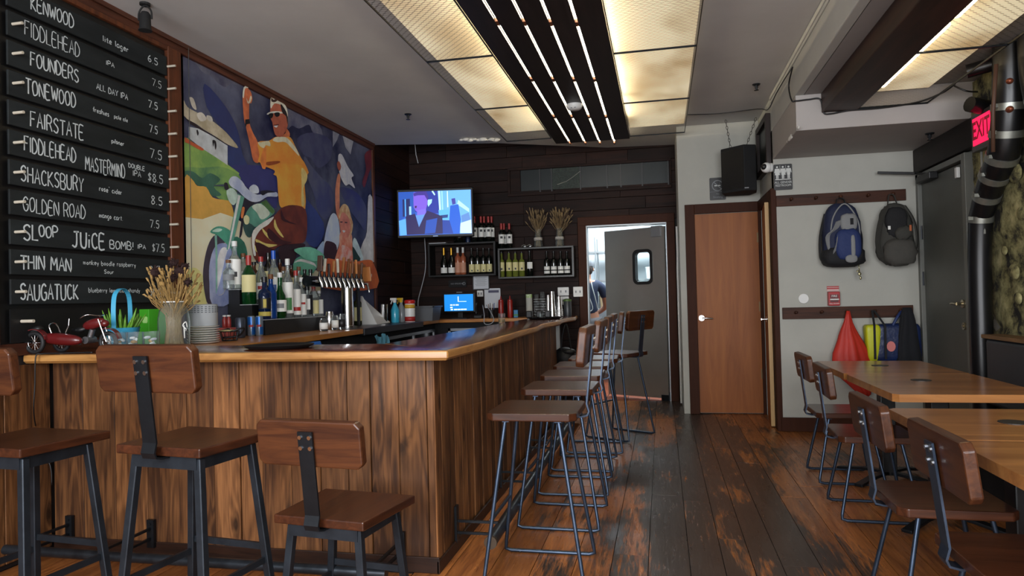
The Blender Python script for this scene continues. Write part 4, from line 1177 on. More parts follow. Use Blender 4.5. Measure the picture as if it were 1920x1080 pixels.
# sky patches
shp('A', '50,20 150,60 330,180 540,290 560,330 470,300 420,330 360,300 300,240 220,200 150,110 60,60', '#5b5c68', two='#3a3b52', vs=3)
shp('B', '480,270 640,330 800,430 960,560 1000,700 900,640 860,560 760,600 690,570 640,600 620,440 560,400', '#5c5e6e', two='#34365a', vs=3)
shp('B', '740,700 900,640 1080,720 1080,900 960,1000 880,900 800,860', '#474a66', two='#32345a', vs=3)
shp('D', '110,190 160,260 230,340 290,400 310,500 260,620 200,560 180,470 140,360 110,280', '#53566e', two='#3a3f6a', vs=3)
shp('D', '350,400 440,420 500,480 530,560 520,690 480,640 420,560 370,470', '#484a66', two='#33356a', vs=3)
shp('A', '240,300 420,500 520,700 560,900 640,1080 480,1080 380,700 260,500', '#2c3a6c', two='#2a2f58', vs=2)
shp('D', '60,420 240,640 200,800 120,760 100,600', '#2f3d78', vs=2)
shp('C', '440,0 780,40 780,330 700,260 560,180 480,90', '#34366c', vs=2)
shp('D', '300,0 345,15 330,80 300,130', '#6e707e', False); shp('D', '365,30 440,60 420,180 385,130', '#80828c', False)
shp('D', '515,180 560,120 578,140 578,230 545,300 515,400 500,360 525,280', '#6e2a35'); shp('D', '570,260 590,260 590,800 560,560', '#1d2033', False)
shp('D', '540,460 575,520 580,900 480,880 500,780 530,700', '#b9bdb6', var=.2)
# land
shp('A', '50,760 180,830 340,910 440,990 520,1080 52,1080', '#7f9a4e', two='#5d7f45', vs=5)
shp('C', '42,10 200,20 330,10 430,40 500,100 470,200 420,300 380,280 300,240 200,150 42,80', '#6a8a4c', two='#4a7350', vs=5)
shp('C', '42,40 130,50 200,100 260,60 340,110 290,170 350,230 280,240 230,190 170,160 110,110 42,85', '#3a6150', vs=9)
shp('C', '42,90 120,110 160,160 230,170 280,250 370,270 420,290 440,420 300,480 42,470', '#b98f45', two='#a5803c', vs=4)
shp('C', '42,400 200,420 340,370 430,400 560,470 600,640 620,760 700,800 1122,820 1122,1080 42,1080', '#b9b295', two='#c9c2a4', vs=3, sm=False)
shp('C', '42,840 150,800 220,900 230,1080 42,1080', '#c9b478', vs=4)
# house
shp('A', '52,570 110,640 430,820 520,850 430,800 300,740 180,660 60,560', '#2a1f22', False)
shp('A', '100,665 180,680 310,750 428,825 428,990 340,930 200,840 100,760', '#9ba0a2', False)
shp('A', '52,440 90,500 200,560 290,610 380,680 440,740 518,842 430,815 330,750 230,690 160,640 52,570', '#8a8069', two='#a49c88', vs=8)
shp('A', '105,420 140,430 165,520 130,500', '#a59f93'); shp('A', '165,560 210,545 250,600 200,620', '#a9a59b'); shp('A', '250,570 290,580 300,620 260,610', '#a9a59b')
shp('A', '163,700 172,690 182,720 172,740', '#1f1b20'); shp('A', '298,780 325,785 332,830 322,860 312,800 305,835', '#1f1b20')
shp('A', '52,750 120,790 220,850 200,865 100,810 55,790', '#9b4a2c')
# motorcycle
shp('C', '300,540 250,600 215,720 200,860 215,1000 240,1080 300,1080 270,900 290,720 330,620 380,600 360,560', '#3c3442')
shp('C', '330,610 280,660 250,780 250,920 270,1080 400,1080 420,900 440,700 400,620', '#8b93ad', two='#66719a', vs=5)
shp('C', '355,640 320,700 300,860 310,1000 360,1000 395,900 410,760 395,660', '#b4b4bd')
shp('C', '290,545 308,545 312,700 312,1000 300,1000 298,700', '#6c9a8c', False)
shp('C', '255,520 300,480 360,480 420,520 450,600 440,680 390,620 350,580 310,545', '#3f7f6a')
shp('C', '270,515 310,492 350,500 320,520', '#9ebfa8')
shp('C', '530,380 560,330 620,300 700,300 760,360 700,420 640,470 590,480 540,450', '#4d8070')
shp('C', '580,320 650,300 720,370 690,410 650,420 620,370', '#a9b6a6')
shp('C', '650,290 690,270 760,360 740,380', '#46683a', False)
shp('C', '440,560 520,600 540,720 440,720', '#2f6a58'); shp('C', '510,440 600,480 570,560 530,540', '#2d4a48')
shp('C', '500,260 600,290 560,330 530,380 510,460 500,540 480,560 500,400', '#23202c')
shp('C', '380,200 430,180 470,240 440,310 400,280', '#9fb3a8')
shp('C', '470,220 520,250 415,670 380,655', '#4f8373', False); shp('C', '470,230 490,238 400,660 390,655', '#b7c8b8', False)
shp('C', '385,670 420,680 370,930 350,1000 300,1000 330,900', '#7c86a8')
shp('C', '395,130 420,90 460,90 505,130 540,180 620,230 700,210 770,210 775,245 700,245 640,280 580,285 520,250 470,200 420,170', '#8a94ad', two='#a7aebd', vs=9)
shp('C', '555,180 590,150 625,170 630,215 580,215', '#a3abb8')
shp('C', '282,155 360,148 360,165 282,162', '#3a4452', False); shp('C', '360,140 385,140 395,185 365,190', '#26222c')
shp('C', '515,400 535,388 556,410 550,455 525,460 512,430', '#cdb98c'); shp('C', '500,330 520,335 505,410 490,400', '#b56a3a')
shp('C', '640,205 700,195 760,210 700,215 660,235', '#1d1b28')
# seat, rear
shp('C', '820,620 980,610 985,640 940,650 900,760 820,760 780,680', '#2d1a22')
shp('C', '940,645 1060,680 1122,690 1122,790 1080,800 1040,850 900,840 910,740 960,700', '#4a8570', two='#5f9a82', vs=4)
shp('C', '905,760 960,730 1060,760 1080,800 1060,780 960,750', '#bfc8b4')
# man: arm, shirt, trousers, head
shp('B', '165,280 180,190 215,165 225,200 250,230 265,300 250,350 235,340 232,480 240,560 275,650 320,740 340,880 330,945 275,925 240,760 200,590 180,500', '#9a5034', two='#b4633d', vs=9)
shp('B', '165,270 178,185 215,163 222,190 190,200 178,290', '#c9b8a8'); shp('B', '205,290 225,330 245,270 258,290 240,340 215,345', '#c9a890')
shp('B', '192,510 232,505 242,550 205,560 198,590 190,560', '#151218', False)
shp('B', '600,590 645,650 640,720 700,790 560,740 540,680 600,650', '#a05a3a')
shp('B', '318,740 430,725 500,685 570,690 650,690 700,780 760,900 800,960 820,1078 500,1078 495,1030 400,990 370,1010 345,950 320,930 335,860', '#b9752e', two='#c98436', vs=5)
shp('C', '755,0 960,0 1000,60 1000,120 985,140 990,340 880,310 800,330 780,240 770,100', '#bf7a2c', two='#cf8c38', vs=5)
shp('B', '470,720 500,690 560,685 620,700 700,790 740,880 680,820 600,740 520,740', '#b8b29a'); shp('B', '318,742 350,740 430,727 445,780 400,770 380,800 340,780', '#b3ad8e')
shp('B', '410,940 530,930 535,950 440,975 400,965', '#8f4420'); shp('B', '345,900 380,800 400,800 400,985 375,1010 350,960', '#b96a34')
shp('C', '960,20 1003,70 1000,120 975,180 985,300 960,310 960,150', '#c4a468')
shp('C', '800,335 890,310 990,345 1003,500 985,590 940,610 820,620 740,660 700,740 600,740 570,640 570,540 620,470 740,400', '#6d3122', two='#54221c', vs=6)
for s_ in ('750,420 770,480 820,560 790,545 745,480', '650,490 700,540 760,590 830,600 740,598 670,540', '600,575 680,610 770,620 700,640 620,620', '580,610 620,660 640,690 600,670'):
    shp('C', s_, '#d9a860')
shp('C', '570,540 620,470 740,400 700,460 640,500 600,560 590,620 600,700 580,690', '#d8cfb0')
shp('C', '800,345 830,420 920,460 860,450 800,420', '#35141a'); shp('C', '600,600 700,640 760,680 680,740 620,700', '#341219'); shp('C', '700,490 800,580 880,600 800,620 700,570', '#3a161b')
shp('B', '440,400 445,300 500,270 560,300 600,380 612,480 615,580 560,680 500,675 475,620 460,540 440,490', '#8a4736', two='#9d5640', vs=8)
shp('B', '440,330 450,270 500,256 570,300 605,390 618,470 600,480 575,400 540,360 480,350 445,400', '#b0a994', two='#c6bfae', vs=14)
shp('B', '450,290 470,310 490,280 510,320 480,335 450,325', '#3a2320'); shp('B', '545,350 600,430 615,500 612,560 600,480 560,440', '#1d1518')
shp('B', '408,448 460,428 545,430 560,450 480,445 412,462', '#c3bcae'); shp('B', '422,455 465,448 462,485 440,500', '#0e0c12'); shp('B', '480,445 530,440 528,475 495,482', '#0e0c12')
shp('B', '472,570 515,562 505,590 485,588', '#d8d4cb'); shp('B', '470,565 520,558 520,568 475,574', '#5a1f1f')
# woman in the sidecar
shp('D', '300,440 305,380 320,310 335,330 330,420 330,540 325,620 305,560', '#a4634a', two='#b97858', vs=9)
shp('D', '320,190 345,180 385,260 425,320 410,340 435,408 395,380 370,390 340,340 325,280', '#a6a8b2', two='#c2c3c8', vs=16)
shp('D', '312,240 325,225 340,260 330,290 318,275', '#8a4a3a')
shp('D', '225,880 220,800 240,680 270,590 300,580 325,640 330,760 300,860 300,910', '#a9b2c6', two='#8d9cc4', vs=4)
shp('D', '228,780 260,765 305,790 310,860 295,915 225,905', '#33171f'); shp('D', '170,830 210,770 222,780 215,880 180,860', '#7f95b0')
shp('D', '20,820 130,805 215,850 215,890 130,900 60,860', '#5fa088'); shp('D', '420,760 440,750 490,880 460,890 420,810', '#9fb1c0'); shp('D', '415,800 450,850 470,890 415,890', '#1d3a34')
shp('D', '335,700 405,700 415,830 410,925 300,915 310,840 325,790', '#b4624a', two='#c98a72', vs=10)
shp('D', '345,790 410,830 405,930 310,920 340,850', '#b86a5a', two='#c9a09a', vs=14)
shp('D', '325,600 345,540 390,560 405,640 395,720 365,745 340,720 328,660', '#a86250', two='#b87460', vs=12)
shp('D', '322,570 350,516 385,530 405,600 418,650 410,710 395,730 402,660 385,600 350,570 332,600 328,640', '#a87a50', two='#c9a478', vs=20)
shp('D', '346,692 366,694 356,708', '#d8c8c0'); shp('D', '330,632 348,632 346,640 332,640', '#3a2024', False); shp('D', '362,634 380,636 378,644 362,642', '#3a2024', False)
shp('D', '230,895 300,890 420,905 520,890 560,920 580,1080 220,1080', '#a84f2c', two='#b96030', vs=5)
obj('cord', MB().tube([(XM + .06, Y0m - .01, 3.03), (XM + .05, Y0m + .0, 2.9), (XM + .03, Y0m + .02, 1.2)], .0022, 6), M('dark_cord', '#3a3a38', .6), mu)
# ------------------------------------------------------------------ soft shapes, bottles
def pillow(mb, c, s, e=.5, n=20, m=12, rot=None, wr=0.0, seed=0, taper=0.0):
    def sg(v, p): return math.copysign(abs(v) ** p, v)
    vs = []
    for j in range(m + 1):
        t = -PI / 2 + PI * j / m
        for i in range(n):
            a = 2 * PI * i / n
            p = Vector((sg(math.cos(t), e) * sg(math.cos(a), e) * s[0], sg(math.cos(t), e) * sg(math.sin(a), e) * s[1], sg(math.sin(t), e) * s[2]))
            k = 1 - taper * (p.z / s[2]); p.x *= k; p.y *= k
            if wr:
                q = p * (1.0 / max(s)) * 2.2 + Vector((seed, seed * .7, 0))
                p += p.normalized() * wr * mn.noise(q * 1.6) + p.normalized() * wr * .5 * mn.noise(q * 4)
            if rot is not None: p = rot @ p
            vs.append(p + Vector(c))
    return mb.add(vs, [(j * n + i, j * n + (i + 1) % n, (j + 1) * n + (i + 1) % n, (j + 1) * n + i) for j in range(m) for i in range(n)])


DG = M('dark_bottle_glass', '#0b0f0c', .08, coat=.6)
GG = M('green_bottle_glass', '#12602a', .06, trans=.75, ior=1.4)
BLG = M('blue_bottle_glass', '#1450a8', .06, trans=.6, ior=1.4)
CG = M('clear_bottle_glass', '#d9e2e2', .04, trans=.88, ior=1.35)
AG = M('amber_bottle_glass', '#5a2c10', .06, trans=.5, ior=1.4)
YG = M('white_wine_glass', '#8a9440', .06, trans=.5, ior=1.4)
PKG = M('rose_wine_glass', '#b8694a', .08, trans=.4, ior=1.4)
JG = M('jar_glass', '#eef4f4', .03, trans=.96, ior=1.12)


def bottle(x, y, zb, h, r, glass, cap, lab, label, name='liquor_bottle', cat='bottle', group=None, shape='std', lz=(.12, .5), mark=None, foil=0.0, face=None, lab2=None, a_half=1.25):
    "a bottle of height h standing at (x,y,zb); label faces the room"
    t = thing(name, label, cat, (x, y, zb), group=group)
    R = r
    if shape == 'std': pr = [(R * .8, 0), (R, .02 * h), (R, .56 * h), (R * .85, .64 * h), (R * .42, .73 * h), (R * .36, .80 * h), (R * .36, .92 * h)]
    elif shape == 'bordeaux': pr = [(R * .85, 0), (R, .02 * h), (R, .60 * h), (R * .92, .65 * h), (R * .45, .71 * h), (R * .38, .75 * h), (R * .38, .97 * h)]
    elif shape == 'burgundy': pr = [(R * .85, 0), (R, .02 * h), (R, .44 * h), (R * .85, .53 * h), (R * .5, .65 * h), (R * .36, .76 * h), (R * .36, .97 * h)]
    elif shape == 'square': pr = [(R * .95, 0), (R * 1.02, .02 * h), (R * 1.02, .6 * h), (R * .9, .66 * h), (R * .4, .72 * h), (R * .38, .9 * h)]
    elif shape == 'round': pr = [(R * .7, 0), (R, .06 * h), (R * 1.08, .32 * h), (R * .9, .5 * h), (R * .45, .62 * h), (R * .34, .72 * h), (R * .34, .92 * h)]
    else: pr = [(R * .9, 0), (R, .03 * h), (R, .55 * h), (R * .95, .62 * h), (R * .6, .72 * h), (R * .34, .78 * h), (R * .34, .94 * h)]
    obj('glass_body', MB().lathe(pr, (0, 0, 0), 16), glass, t, smooth=50)
    nr = pr[-1][0]; zc = pr[-1][1]
    if foil: obj('cap', MB().lathe([(nr * 1.08, (1 - foil) * h), (nr * 1.12, zc), (nr * 1.12, h), (0, h)], (0, 0, 0), 12), cap, t, smooth=40)
    else: obj('cap', MB().lathe([(nr * 1.25, zc - .03 * h), (nr * 1.25, h * .995), (nr, h), (0, h)], (0, 0, 0), 12), cap, t, smooth=40)
    if lab:
        an = math.atan2(-y, -x) if face is None else face
        rr = R * (1.02 if shape == 'square' else (1.075 if shape == 'round' else 1.0)) + .0008
        lo = obj('label', MB().lathe([(rr, lz[0] * h), (rr, lz[1] * h)], (0, 0, 0), 12, an - a_half, an + a_half), lab, t, smooth=True, fix=False)
        if mark:
            obj('label_print', MB().lathe([(rr + .0006, (lz[0] + (lz[1] - lz[0]) * mark[1]) * h), (rr + .0006, (lz[0] + (lz[1] - lz[0]) * mark[2]) * h)], (0, 0, 0), 6, an - mark[3], an + mark[3]), mark[0], lo, smooth=True, fix=False)
        if lab2: obj('label', MB().lathe([(rr, lab2[1] * h), (rr, lab2[2] * h)], (0, 0, 0), 12, an - a_half, an + a_half), lab2[0], t, smooth=True, fix=False)
    return t


LW = M('label_white', '#e2e2dc', .6); LC = M('label_cream', '#d6cc93', .6); LY = M('label_yellow', '#b7a64a', .6); LK = M('label_black', '#15161a', .5)
LR = M('label_red', '#a3241f', .5); LG = M('label_green', '#3f7a44', .5); LP = M('label_pink', '#c08a70', .6); LGR = M('label_grey', '#7a7d80', .6); LB = M('label_blue', '#2f4f8a', .5)
CR_ = M('cap_red', '#9a2a25', .4); CB = M('cap_blue', '#1d4fae', .35); CW = M('cap_white', '#cfd0cc', .4); CK = M('cap_black', '#101012', .4); CGO = M('foil_gold', '#b58a2f', .3, .8); CGR = M('cap_green', '#2f7a35', .4); CBR = M('cork_brown', '#6a4224', .6)

# stepped display riser on the work counter
SX = [(-2.965, -2.86), (-3.065, -2.965), (-3.166, -3.065)]
STZ = [1.155, 1.27, 1.385]
yr0, yr1 = y_at(497, -2.86), y_at(612, -2.86)
rz_ = thing('bottle_riser', 'black stepped display stand with lit edges under the liquor bottles', 'display stand', (-3.0, 5.2, 1.04), world=True)
for (a, b_), z in zip(SX, STZ):
    obj('step', MB().box(a, b_, yr0, yr1, 1.04, z - .004), BLACK, rz_)
    obj('lit_edge', MB().box(a, b_ + .001, yr0 - .001, yr1, z - .004, z), M('riser_lit_edge', '#b9bcbe', .4), rz_)  # lit look of the step edges, put into a pale colour


def lb(px, step, top, r, glass, cap, lab, label, **k):
    x = sum(SX[step]) / 2; y = y_at(px, x); zb = STZ[step]
    h = z_at((x, y), top) - zb
    return bottle(x, y, zb, h, r * 1.13, glass, cap, lab, label, group='liquor bottles on the stepped stand', **k)


lb(442, 2, 452, .040, CG, CW, LW, 'tall clear bottle with a white cap and white label, leftmost tall one', mark=(LK, .3, .5, .35), lz=(.1, .62))
lb(430, 2, 487, .036, CG, CBR, LGR, 'small clear bottle half full of amber, far left end of the stand', lz=(.3, .5))
lb(458, 2, 475, .034, CG, CBR, LW, 'clear bottle with a brown cap behind the big green bottle')
lb(468, 1, 479, .046, GG, CR_, LC, 'big green bottle with a dark red cap and cream label', lz=(.25, .6), shape='bord', foil=.2)
lb(478, 2, 491, .034, AG, CK, LC, 'dark brown bottle with a red-banded black cap beside the big green bottle', mark=(LK, .2, .6, .5))
lb(491, 1, 481, .038, CG, CR_, LW, 'clear bottle with a red and white cap, third row back', lz=(.1, .45), mark=(LR, .6, .8, .6))
lb(505, 2, 474, .034, DG, CK, LC, 'slim dark bottle just left of the tall blue-capped bottle')
lb(515, 1, 470, .040, CG, CB, LW, 'tall frosted bottle with a bright blue cap', foil=.16, lz=(.15, .5), mark=(LB, .3, .6, .4))
lb(527, 2, 486, .034, AG, CK, LC, 'brown bottle in the back row right of the blue cap')
lb(497, 0, 519, .040, M('navy_bottle_glass', '#14264a', .06, trans=.4, ior=1.4), CK, LK, 'dark blue square bottle with black and gold labels, front row left', shape='square', lz=(.25, .5), lab2=(LY, .08, .18), mark=(LY, .1, .9, .25))
lb(509, 0, 514, .038, BLG, CBR, None, 'bright blue round-shouldered bottle with a cork, front row')
lb(526, 0, 511, .041, GG, CW, LW, 'round green bottle with a white label, front row', shape='round', lz=(.15, .4), mark=(LGR, .3, .7, .6))
lb(533, 1, 500, .034, CG, CBR, LC, 'pale bottle with a brown stopper behind the round green bottle')
lb(541, 0, 485, .037, CG, CW, LW, 'tall clear bottle with white cap and green printed label, front row', lz=(.08, .6), mark=(LG, .1, .5, .7))
lb(548, 2, 497, .034, AG, CK, LC, 'brown bottle in the back row behind the white-capped bottle')
lb(556, 0, 507, .035, CG, CR_, LW, 'clear slim bottle with red bands on a tall white label', lz=(.06, .6), mark=(LR, .15, .3, 1.0))
lb(562, 1, 500, .033, CG, CBR, LW, 'clear bottle with a wooden pour spout, second row right')
lb(566, 0, 520, .036, CG, CW, LW, 'clear bottle with a busy white label near the right of the front row', lz=(.06, .58), mark=(LR, .5, .6, .8))
lb(573, 2, 505, .033, DG, CK, LC, 'dark bottle near the right end of the back row')
lb(577, 0, 537, .040, CG, CK, LK, 'squat clear bottle with a black label and white print', shape='square', lz=(.08, .72), mark=(LW, .25, .8, .5))
lb(584, 1, 505, .033, DG, CK, LW, 'dark bottle with a black spout in the second row right end')
lb(589, 0, 526, .038, CG, CR_, LC, 'clear bottle with a red pourer and pale yellow label, right end of front row', lz=(.08, .45), foil=.3)
lb(599, 0, 545, .032, CG, CW, LW, 'small white-capped bottle at the right end of the stand', lz=(.1, .65))


def onc(px, y):
    "counter point at column px on depth y"
    return Vector((x_at(px, y), y, 1.04))


# ------------------------------------------------------------------ tap tower
xt = -2.80
yt = y_at(652, xt)
tt = thing('beer_tap_tower', 'chrome beer tap tower with a long head carrying ten taps', 'beer tap', (xt, yt, 1.043), world=True)
obj('column', MB().lathe([(.064, 0), (.064, .012), (.054, .016), (.054, .37)], (xt, yt, 1.043), 24), CHROME, tt, smooth=50)
y0, y1 = y_at(588, xt + .05), y_at(686, xt + .05)
zt = 1.043 + .37
obj('tap_head', MB().tube([(xt, y0, zt + .035), (xt, y1, zt + .035)], .045, 20), M('dark_chrome', '#3c4046', .22, 1.0), tt, smooth=50)
HC = ['#3d2417', '#cfc9b8', '#2e1a12', '#a06a34', '#c9c2ae', '#8f5a2c', '#6d4120', '#7a4926', '#b9763a', '#5b3720']
for i in range(10):
    px = 603 + i * 8.6
    y = y_at(px, xt + .09)
    tp = obj('tap', MB().tube([(xt + .03, y, zt + .035), (xt + .085, y, zt + .035)], .013, 10).tube([(xt + .08, y, zt + .07), (xt + .085, y, zt + .04), (xt + .10, y, zt + .012), (xt + .105, y, zt - .018)], [.014, .019, .016, .011], 10), CHROME, tt, smooth=60)
    obj('collar', MB().lathe([(.012, 0), (.016, .01), (.009, .035), (.009, .05)], (xt + .082, y, zt + .065), 10), BLACK, tp, smooth=50)
    z0 = zt + .112; c_ = M('tap_handle_%d' % i, HC[i], .45)
    hh = [.13, .11, .07, .10, .12, .14, .13, .12, .13, .11][i]
    tl_ = [.02, .03, -.01, .02, -.02, .05, .06, .02, -.02, .02][i]
    obj('tap_handle', MB().bar((xt + .082, y, z0), (xt + .085, y + tl_ * .6, z0 + hh), .022 if i else .045, .018, (0, 1, 0)), c_, tp, bev=.004, label='tap handle in its own colour')
ty = y_at(692, -2.72)
sp_ = thing('beer_tap', 'single chrome tap with an orange wooden paddle handle at the right of the tower', 'beer tap', (-2.72, ty, 1.043), world=True)
obj('post', MB().tube([(xt, y1, zt + .035), (xt, ty, zt + .035), (-2.80, ty, 1.45)], .016, 10), CHROME, sp_, smooth=50)
obj('spout', MB().tube([(-2.80, ty, 1.44), (-2.73, ty, 1.44), (-2.71, ty, 1.36)], [.012, .014, .008], 10), CHROME, sp_, smooth=60)
obj('tap_handle', MB().bar((-2.73, ty, 1.46), (-2.74, ty, 1.60), .09, .02, (0, 1, 0)), M('paddle_wood', '#a8662c', .45), sp_, bev=.006)
obj('badge', MB().bar((-2.718, ty + .01, 1.50), (-2.722, ty + .02, 1.53), .06, .004, (0, 1, 0)), LW, sp_)
fp = thing('tap_sign', 'wide orange wooden sign board fixed behind the tap handles', 'sign', (-2.9, 6.6, 1.5), world=True)
obj('board', MB().box(-2.885, -2.87, y_at(660, -2.87), y_at(688, -2.87), 1.48, 1.64), M('paddle_wood', '#a8662c', .45), fp, bev=.006)
obj('stand', MB().box(-2.884, -2.871, y_at(672, -2.87), y_at(676, -2.87), 1.043, 1.48), BLACK, fp)

# things around the tower
for i, (px, x, tp_, nm, gl, lbm) in enumerate(((657, -2.98, 541, 'dark wine bottle with a white label just behind the tap column', DG, LW), (671, -2.93, 543, 'dark green wine bottle with a pale label to the right of the tap column', M('olive_glass', '#2c3212', .08, trans=.4), LC))):
    y = y_at(px, x); bottle(x, y, 1.043, z_at((x, y), tp_) - 1.043, .04, gl, CK, lbm, nm, name='wine_bottle', shape='bordeaux', foil=.25)
for i, (px, x, w, h, lbz) in enumerate(((607, -2.66, .034, .10, 'squat clear glass jar by the right end of the bottle stand'), (618, -2.78, .036, .15, 'steel cocktail tin between the bottle stand and the taps'), (628, -2.66, .03, .12, 'clear jar with a pale label left of the tap column'), (641, -2.62, .026, .13, 'small dark jar with white printing beside the tap column'))):
    y = y_at(px, x)
    t = thing('glass_jar' if i != 1 else 'cocktail_tin', lbz, 'jar' if i != 1 else 'tin', (x, y, 1.043))
    obj('body', MB().lathe([(w * .8, 0), (w, .01), (w, h * .8), (w * .8, h * .9), (w * .8, h)], n=14), CHROME if i == 1 else JG, t, smooth=50)
    if i != 1: obj('wrap', MB().lathe([(w + .001, h * .15), (w + .001, h * .65)], n=14), LW if i < 3 else LK, t, smooth=True, fix=False)
sk = MB(); yk = y_at(686, -2.9)
sk.add([(-2.96, yk, 1.043), (-2.78, yk, 1.043), (-2.93, yk, 1.33), (-2.96, yk + .02, 1.33), (-2.96, yk + .34, 1.043), (-2.78, yk + .34, 1.05)], [(0, 1, 2), (1, 5, 3, 2), (0, 4, 5, 1), (0, 2, 3, 4), (3, 5, 4)])
solo('splash_guard', sk, WHITE, 'white sloping plastic shield on the steel counter right of the taps', 'guard')

t = thing('cocktail_shaker', 'tall polished steel shaker at the right end of the steel counter', 'shaker', onc(720, 6.75))
obj('body', MB().lathe([(.028, 0), (.034, .01), (.043, .19), (.044, .2), (.036, .2)], n=20), CHROME, t, smooth=50)
for i, (px, y, c_, nm) in enumerate(((741, 7.0, '#3aa6c4', 'spray bottle of bright blue liquid next to the steel shaker'), (753, 7.15, '#9aa0a2', 'clear spray bottle with a yellow trigger behind the blue one'))):
    p = onc(px, y); t = thing('spray_bottle', nm, 'bottle', p)
    obj('bottle_body', MB().lathe([(.042, 0), (.045, .01), (.045, .13), (.03, .17), (.016, .2), (.016, .215)], n=16), M('spray_liquid_%d' % i, c_, .2, trans=.35 if i else 0), t, smooth=50)
    obj('trigger', MB().box(-.016, .016, -.016, .016, .215, .24).box(-.05, .02, -.012, .012, .24, .265).bar((-.03, 0, .24), (-.045, 0, .20), .012, .01), WHITE if i == 0 else M('trigger_yellow', '#c9a514', .4), t, bev=.003)
p = onc(769, 7.1); t = thing('wipes_tub', 'white and red tub of wipes with a bright red lid', 'tub', p)
obj('body', MB().lathe([(.052, 0), (.056, .01), (.056, .19), (.052, .2)], n=20), WHITE, t, smooth=50)
obj('wrap_print', MB().lathe([(.0568, .01), (.0568, .06)], n=20).mat(1).lathe([(.0568, .15), (.0568, .19)], n=20), [LR, M('label_gold', '#c79a2c', .5)], t, smooth=True, fix=False, kind='stuff')
obj('lid', MB().lathe([(.056, .2), (.06, .205), (.06, .23), (.05, .24), (0, .242)], n=20), M('lid_red', '#b3201c', .35), t, smooth=50)
p = onc(801, 7.55); t = thing('bus_tub', 'grey plastic bin with a folded rim on the back corner counter', 'bin', p)
mb = MB()
for (w0, d0, z0), (w1, d1_, z1_) in (((.105, .13, 0), (.125, .15, .16)),):
    A = [(-w0, -d0, z0), (w0, -d0, z0), (w0, d0, z0), (-w0, d0, z0)]; B = [(-w1, -d1_, z1_), (w1, -d1_, z1_), (w1, d1_, z1_), (-w1, d1_, z1_)]
    I = [(x * .92, y * .92, z + .006) for x, y, z in A]; J = [(x * .94, y * .94, z) for x, y, z in B]
    mb.add(A + B + I + J, [(0, 1, 2, 3), (0, 1, 5, 4), (1, 2, 6, 5), (2, 3, 7, 6), (3, 0, 4, 7), (4, 5, 13, 12), (5, 6, 14, 13), (6, 7, 15, 14), (7, 4, 12, 15), (12, 13, 9, 8), (13, 14, 10, 9), (14, 15, 11, 10), (15, 12, 8, 11), (8, 9, 10, 11)])
GP = M('grey_tub_plastic', '#5a5d60', .5)
obj('body', mb, GP, t); obj('rim', MB().box(-.14, .14, -.165, -.145, .15, .168).box(-.14, .14, .145, .165, .15, .168).box(-.14, -.12, -.165, .165, .15, .168).box(.12, .14, -.165, .165, .15, .168), GP, t, bev=.004)

# order screen
p = onc(862, 8.08); ms = thing('order_screen', 'touch screen till showing a blue page on the back counter', 'screen', p, R_(-4))
obj('stand', MB().box(-.10, .10, -.03, .10, 0, .012).box(-.03, .03, .02, .045, .01, .12), BLACK, ms, bev=.003)
obj('bezel', MB().box(-.205, .205, -.02, .02, .075, .315), BLACK, ms, bev=.008)
scr = M('till_screen', '#0f62a8', .3, emit=.9, ecol='#1a78c8')
so = obj('display', MB().box(-.185, .185, -.023, -.019, .095, .295), scr, ms)
mb = MB()
for (a, b_, c_, d_) in ((-.11, -.08, .16, .175), (-.07, -.05, .16, .175), (-.04, 0, .16, .175), (-.11, -.08, .13, .145), (-.105, -.075, .105, .12), (-.06, -.02, .105, .12), (-.015, .02, .105, .12), (.025, .06, .105, .12), (.065, .10, .105, .12), (.0, .1, .205, .211), (-.01, .0, .205, .27)):
    mb.box(a, b_, -.0245, -.0228, c_, d_)
obj('display_items', mb, M('till_text', '#cfe6ff', .4, emit=.9), so, kind='stuff')
obj('camera_bar', MB().box(-.03, .04, -.012, .012, .315, .325), LGR, ms)

# television in the corner
tv = thing('television', 'wall television showing a blue film scene with a man in a dark coat', 'television', (-2.66, 8.02, 2.33), R_(8))
A_, B_ = ony(770, 306, 7.98), ony(903, 318, 8.12)
wv = .47; hv = .30
obj('bezel', MB().box(-wv, wv, -.02, .03, -hv, hv), BLACK, tv, bev=.012)
obj('rear_housing', MB().box(-.3, .3, .03, .07, -.2, .2), BLACK, tv, bev=.01)
obj('wall_arm', MB().bar((0, .07, 0), (-.15, .4, .02), .06, .03).box(-.25, -.05, .38, .42, -.12, .12), BLACK, tv)
EM = lambda h, s=1.0: M('screen_' + h[1:], '#000000', .4, emit=s, ecol=h)
xs_ = .915
fnt = lambda u, v, w: (u, -.021 - w, v)
TW, TH = .445, .265


def scn(pts, col, d, s=1.0):
    q = [tuple(map(float, p.split(','))) for p in pts.split()]
    # crop pixels of the picture area -> screen plane
    def mp(x, y):
        u = (x - 115) / (1285 - 115); top = 140 + u * 95; bot = 870 + u * 75
        return (-TW + 2 * TW * u, TH - 2 * TH * (y - top) / (bot - top))
    obj('display_shape', MB().flat([fnt(max(-TW, min(TW, a)), max(-TH, min(TH, b_)), .0004 * d) for a, b_ in (mp(*k) for k in q)]), EM(col, s), dsp, fix=False)


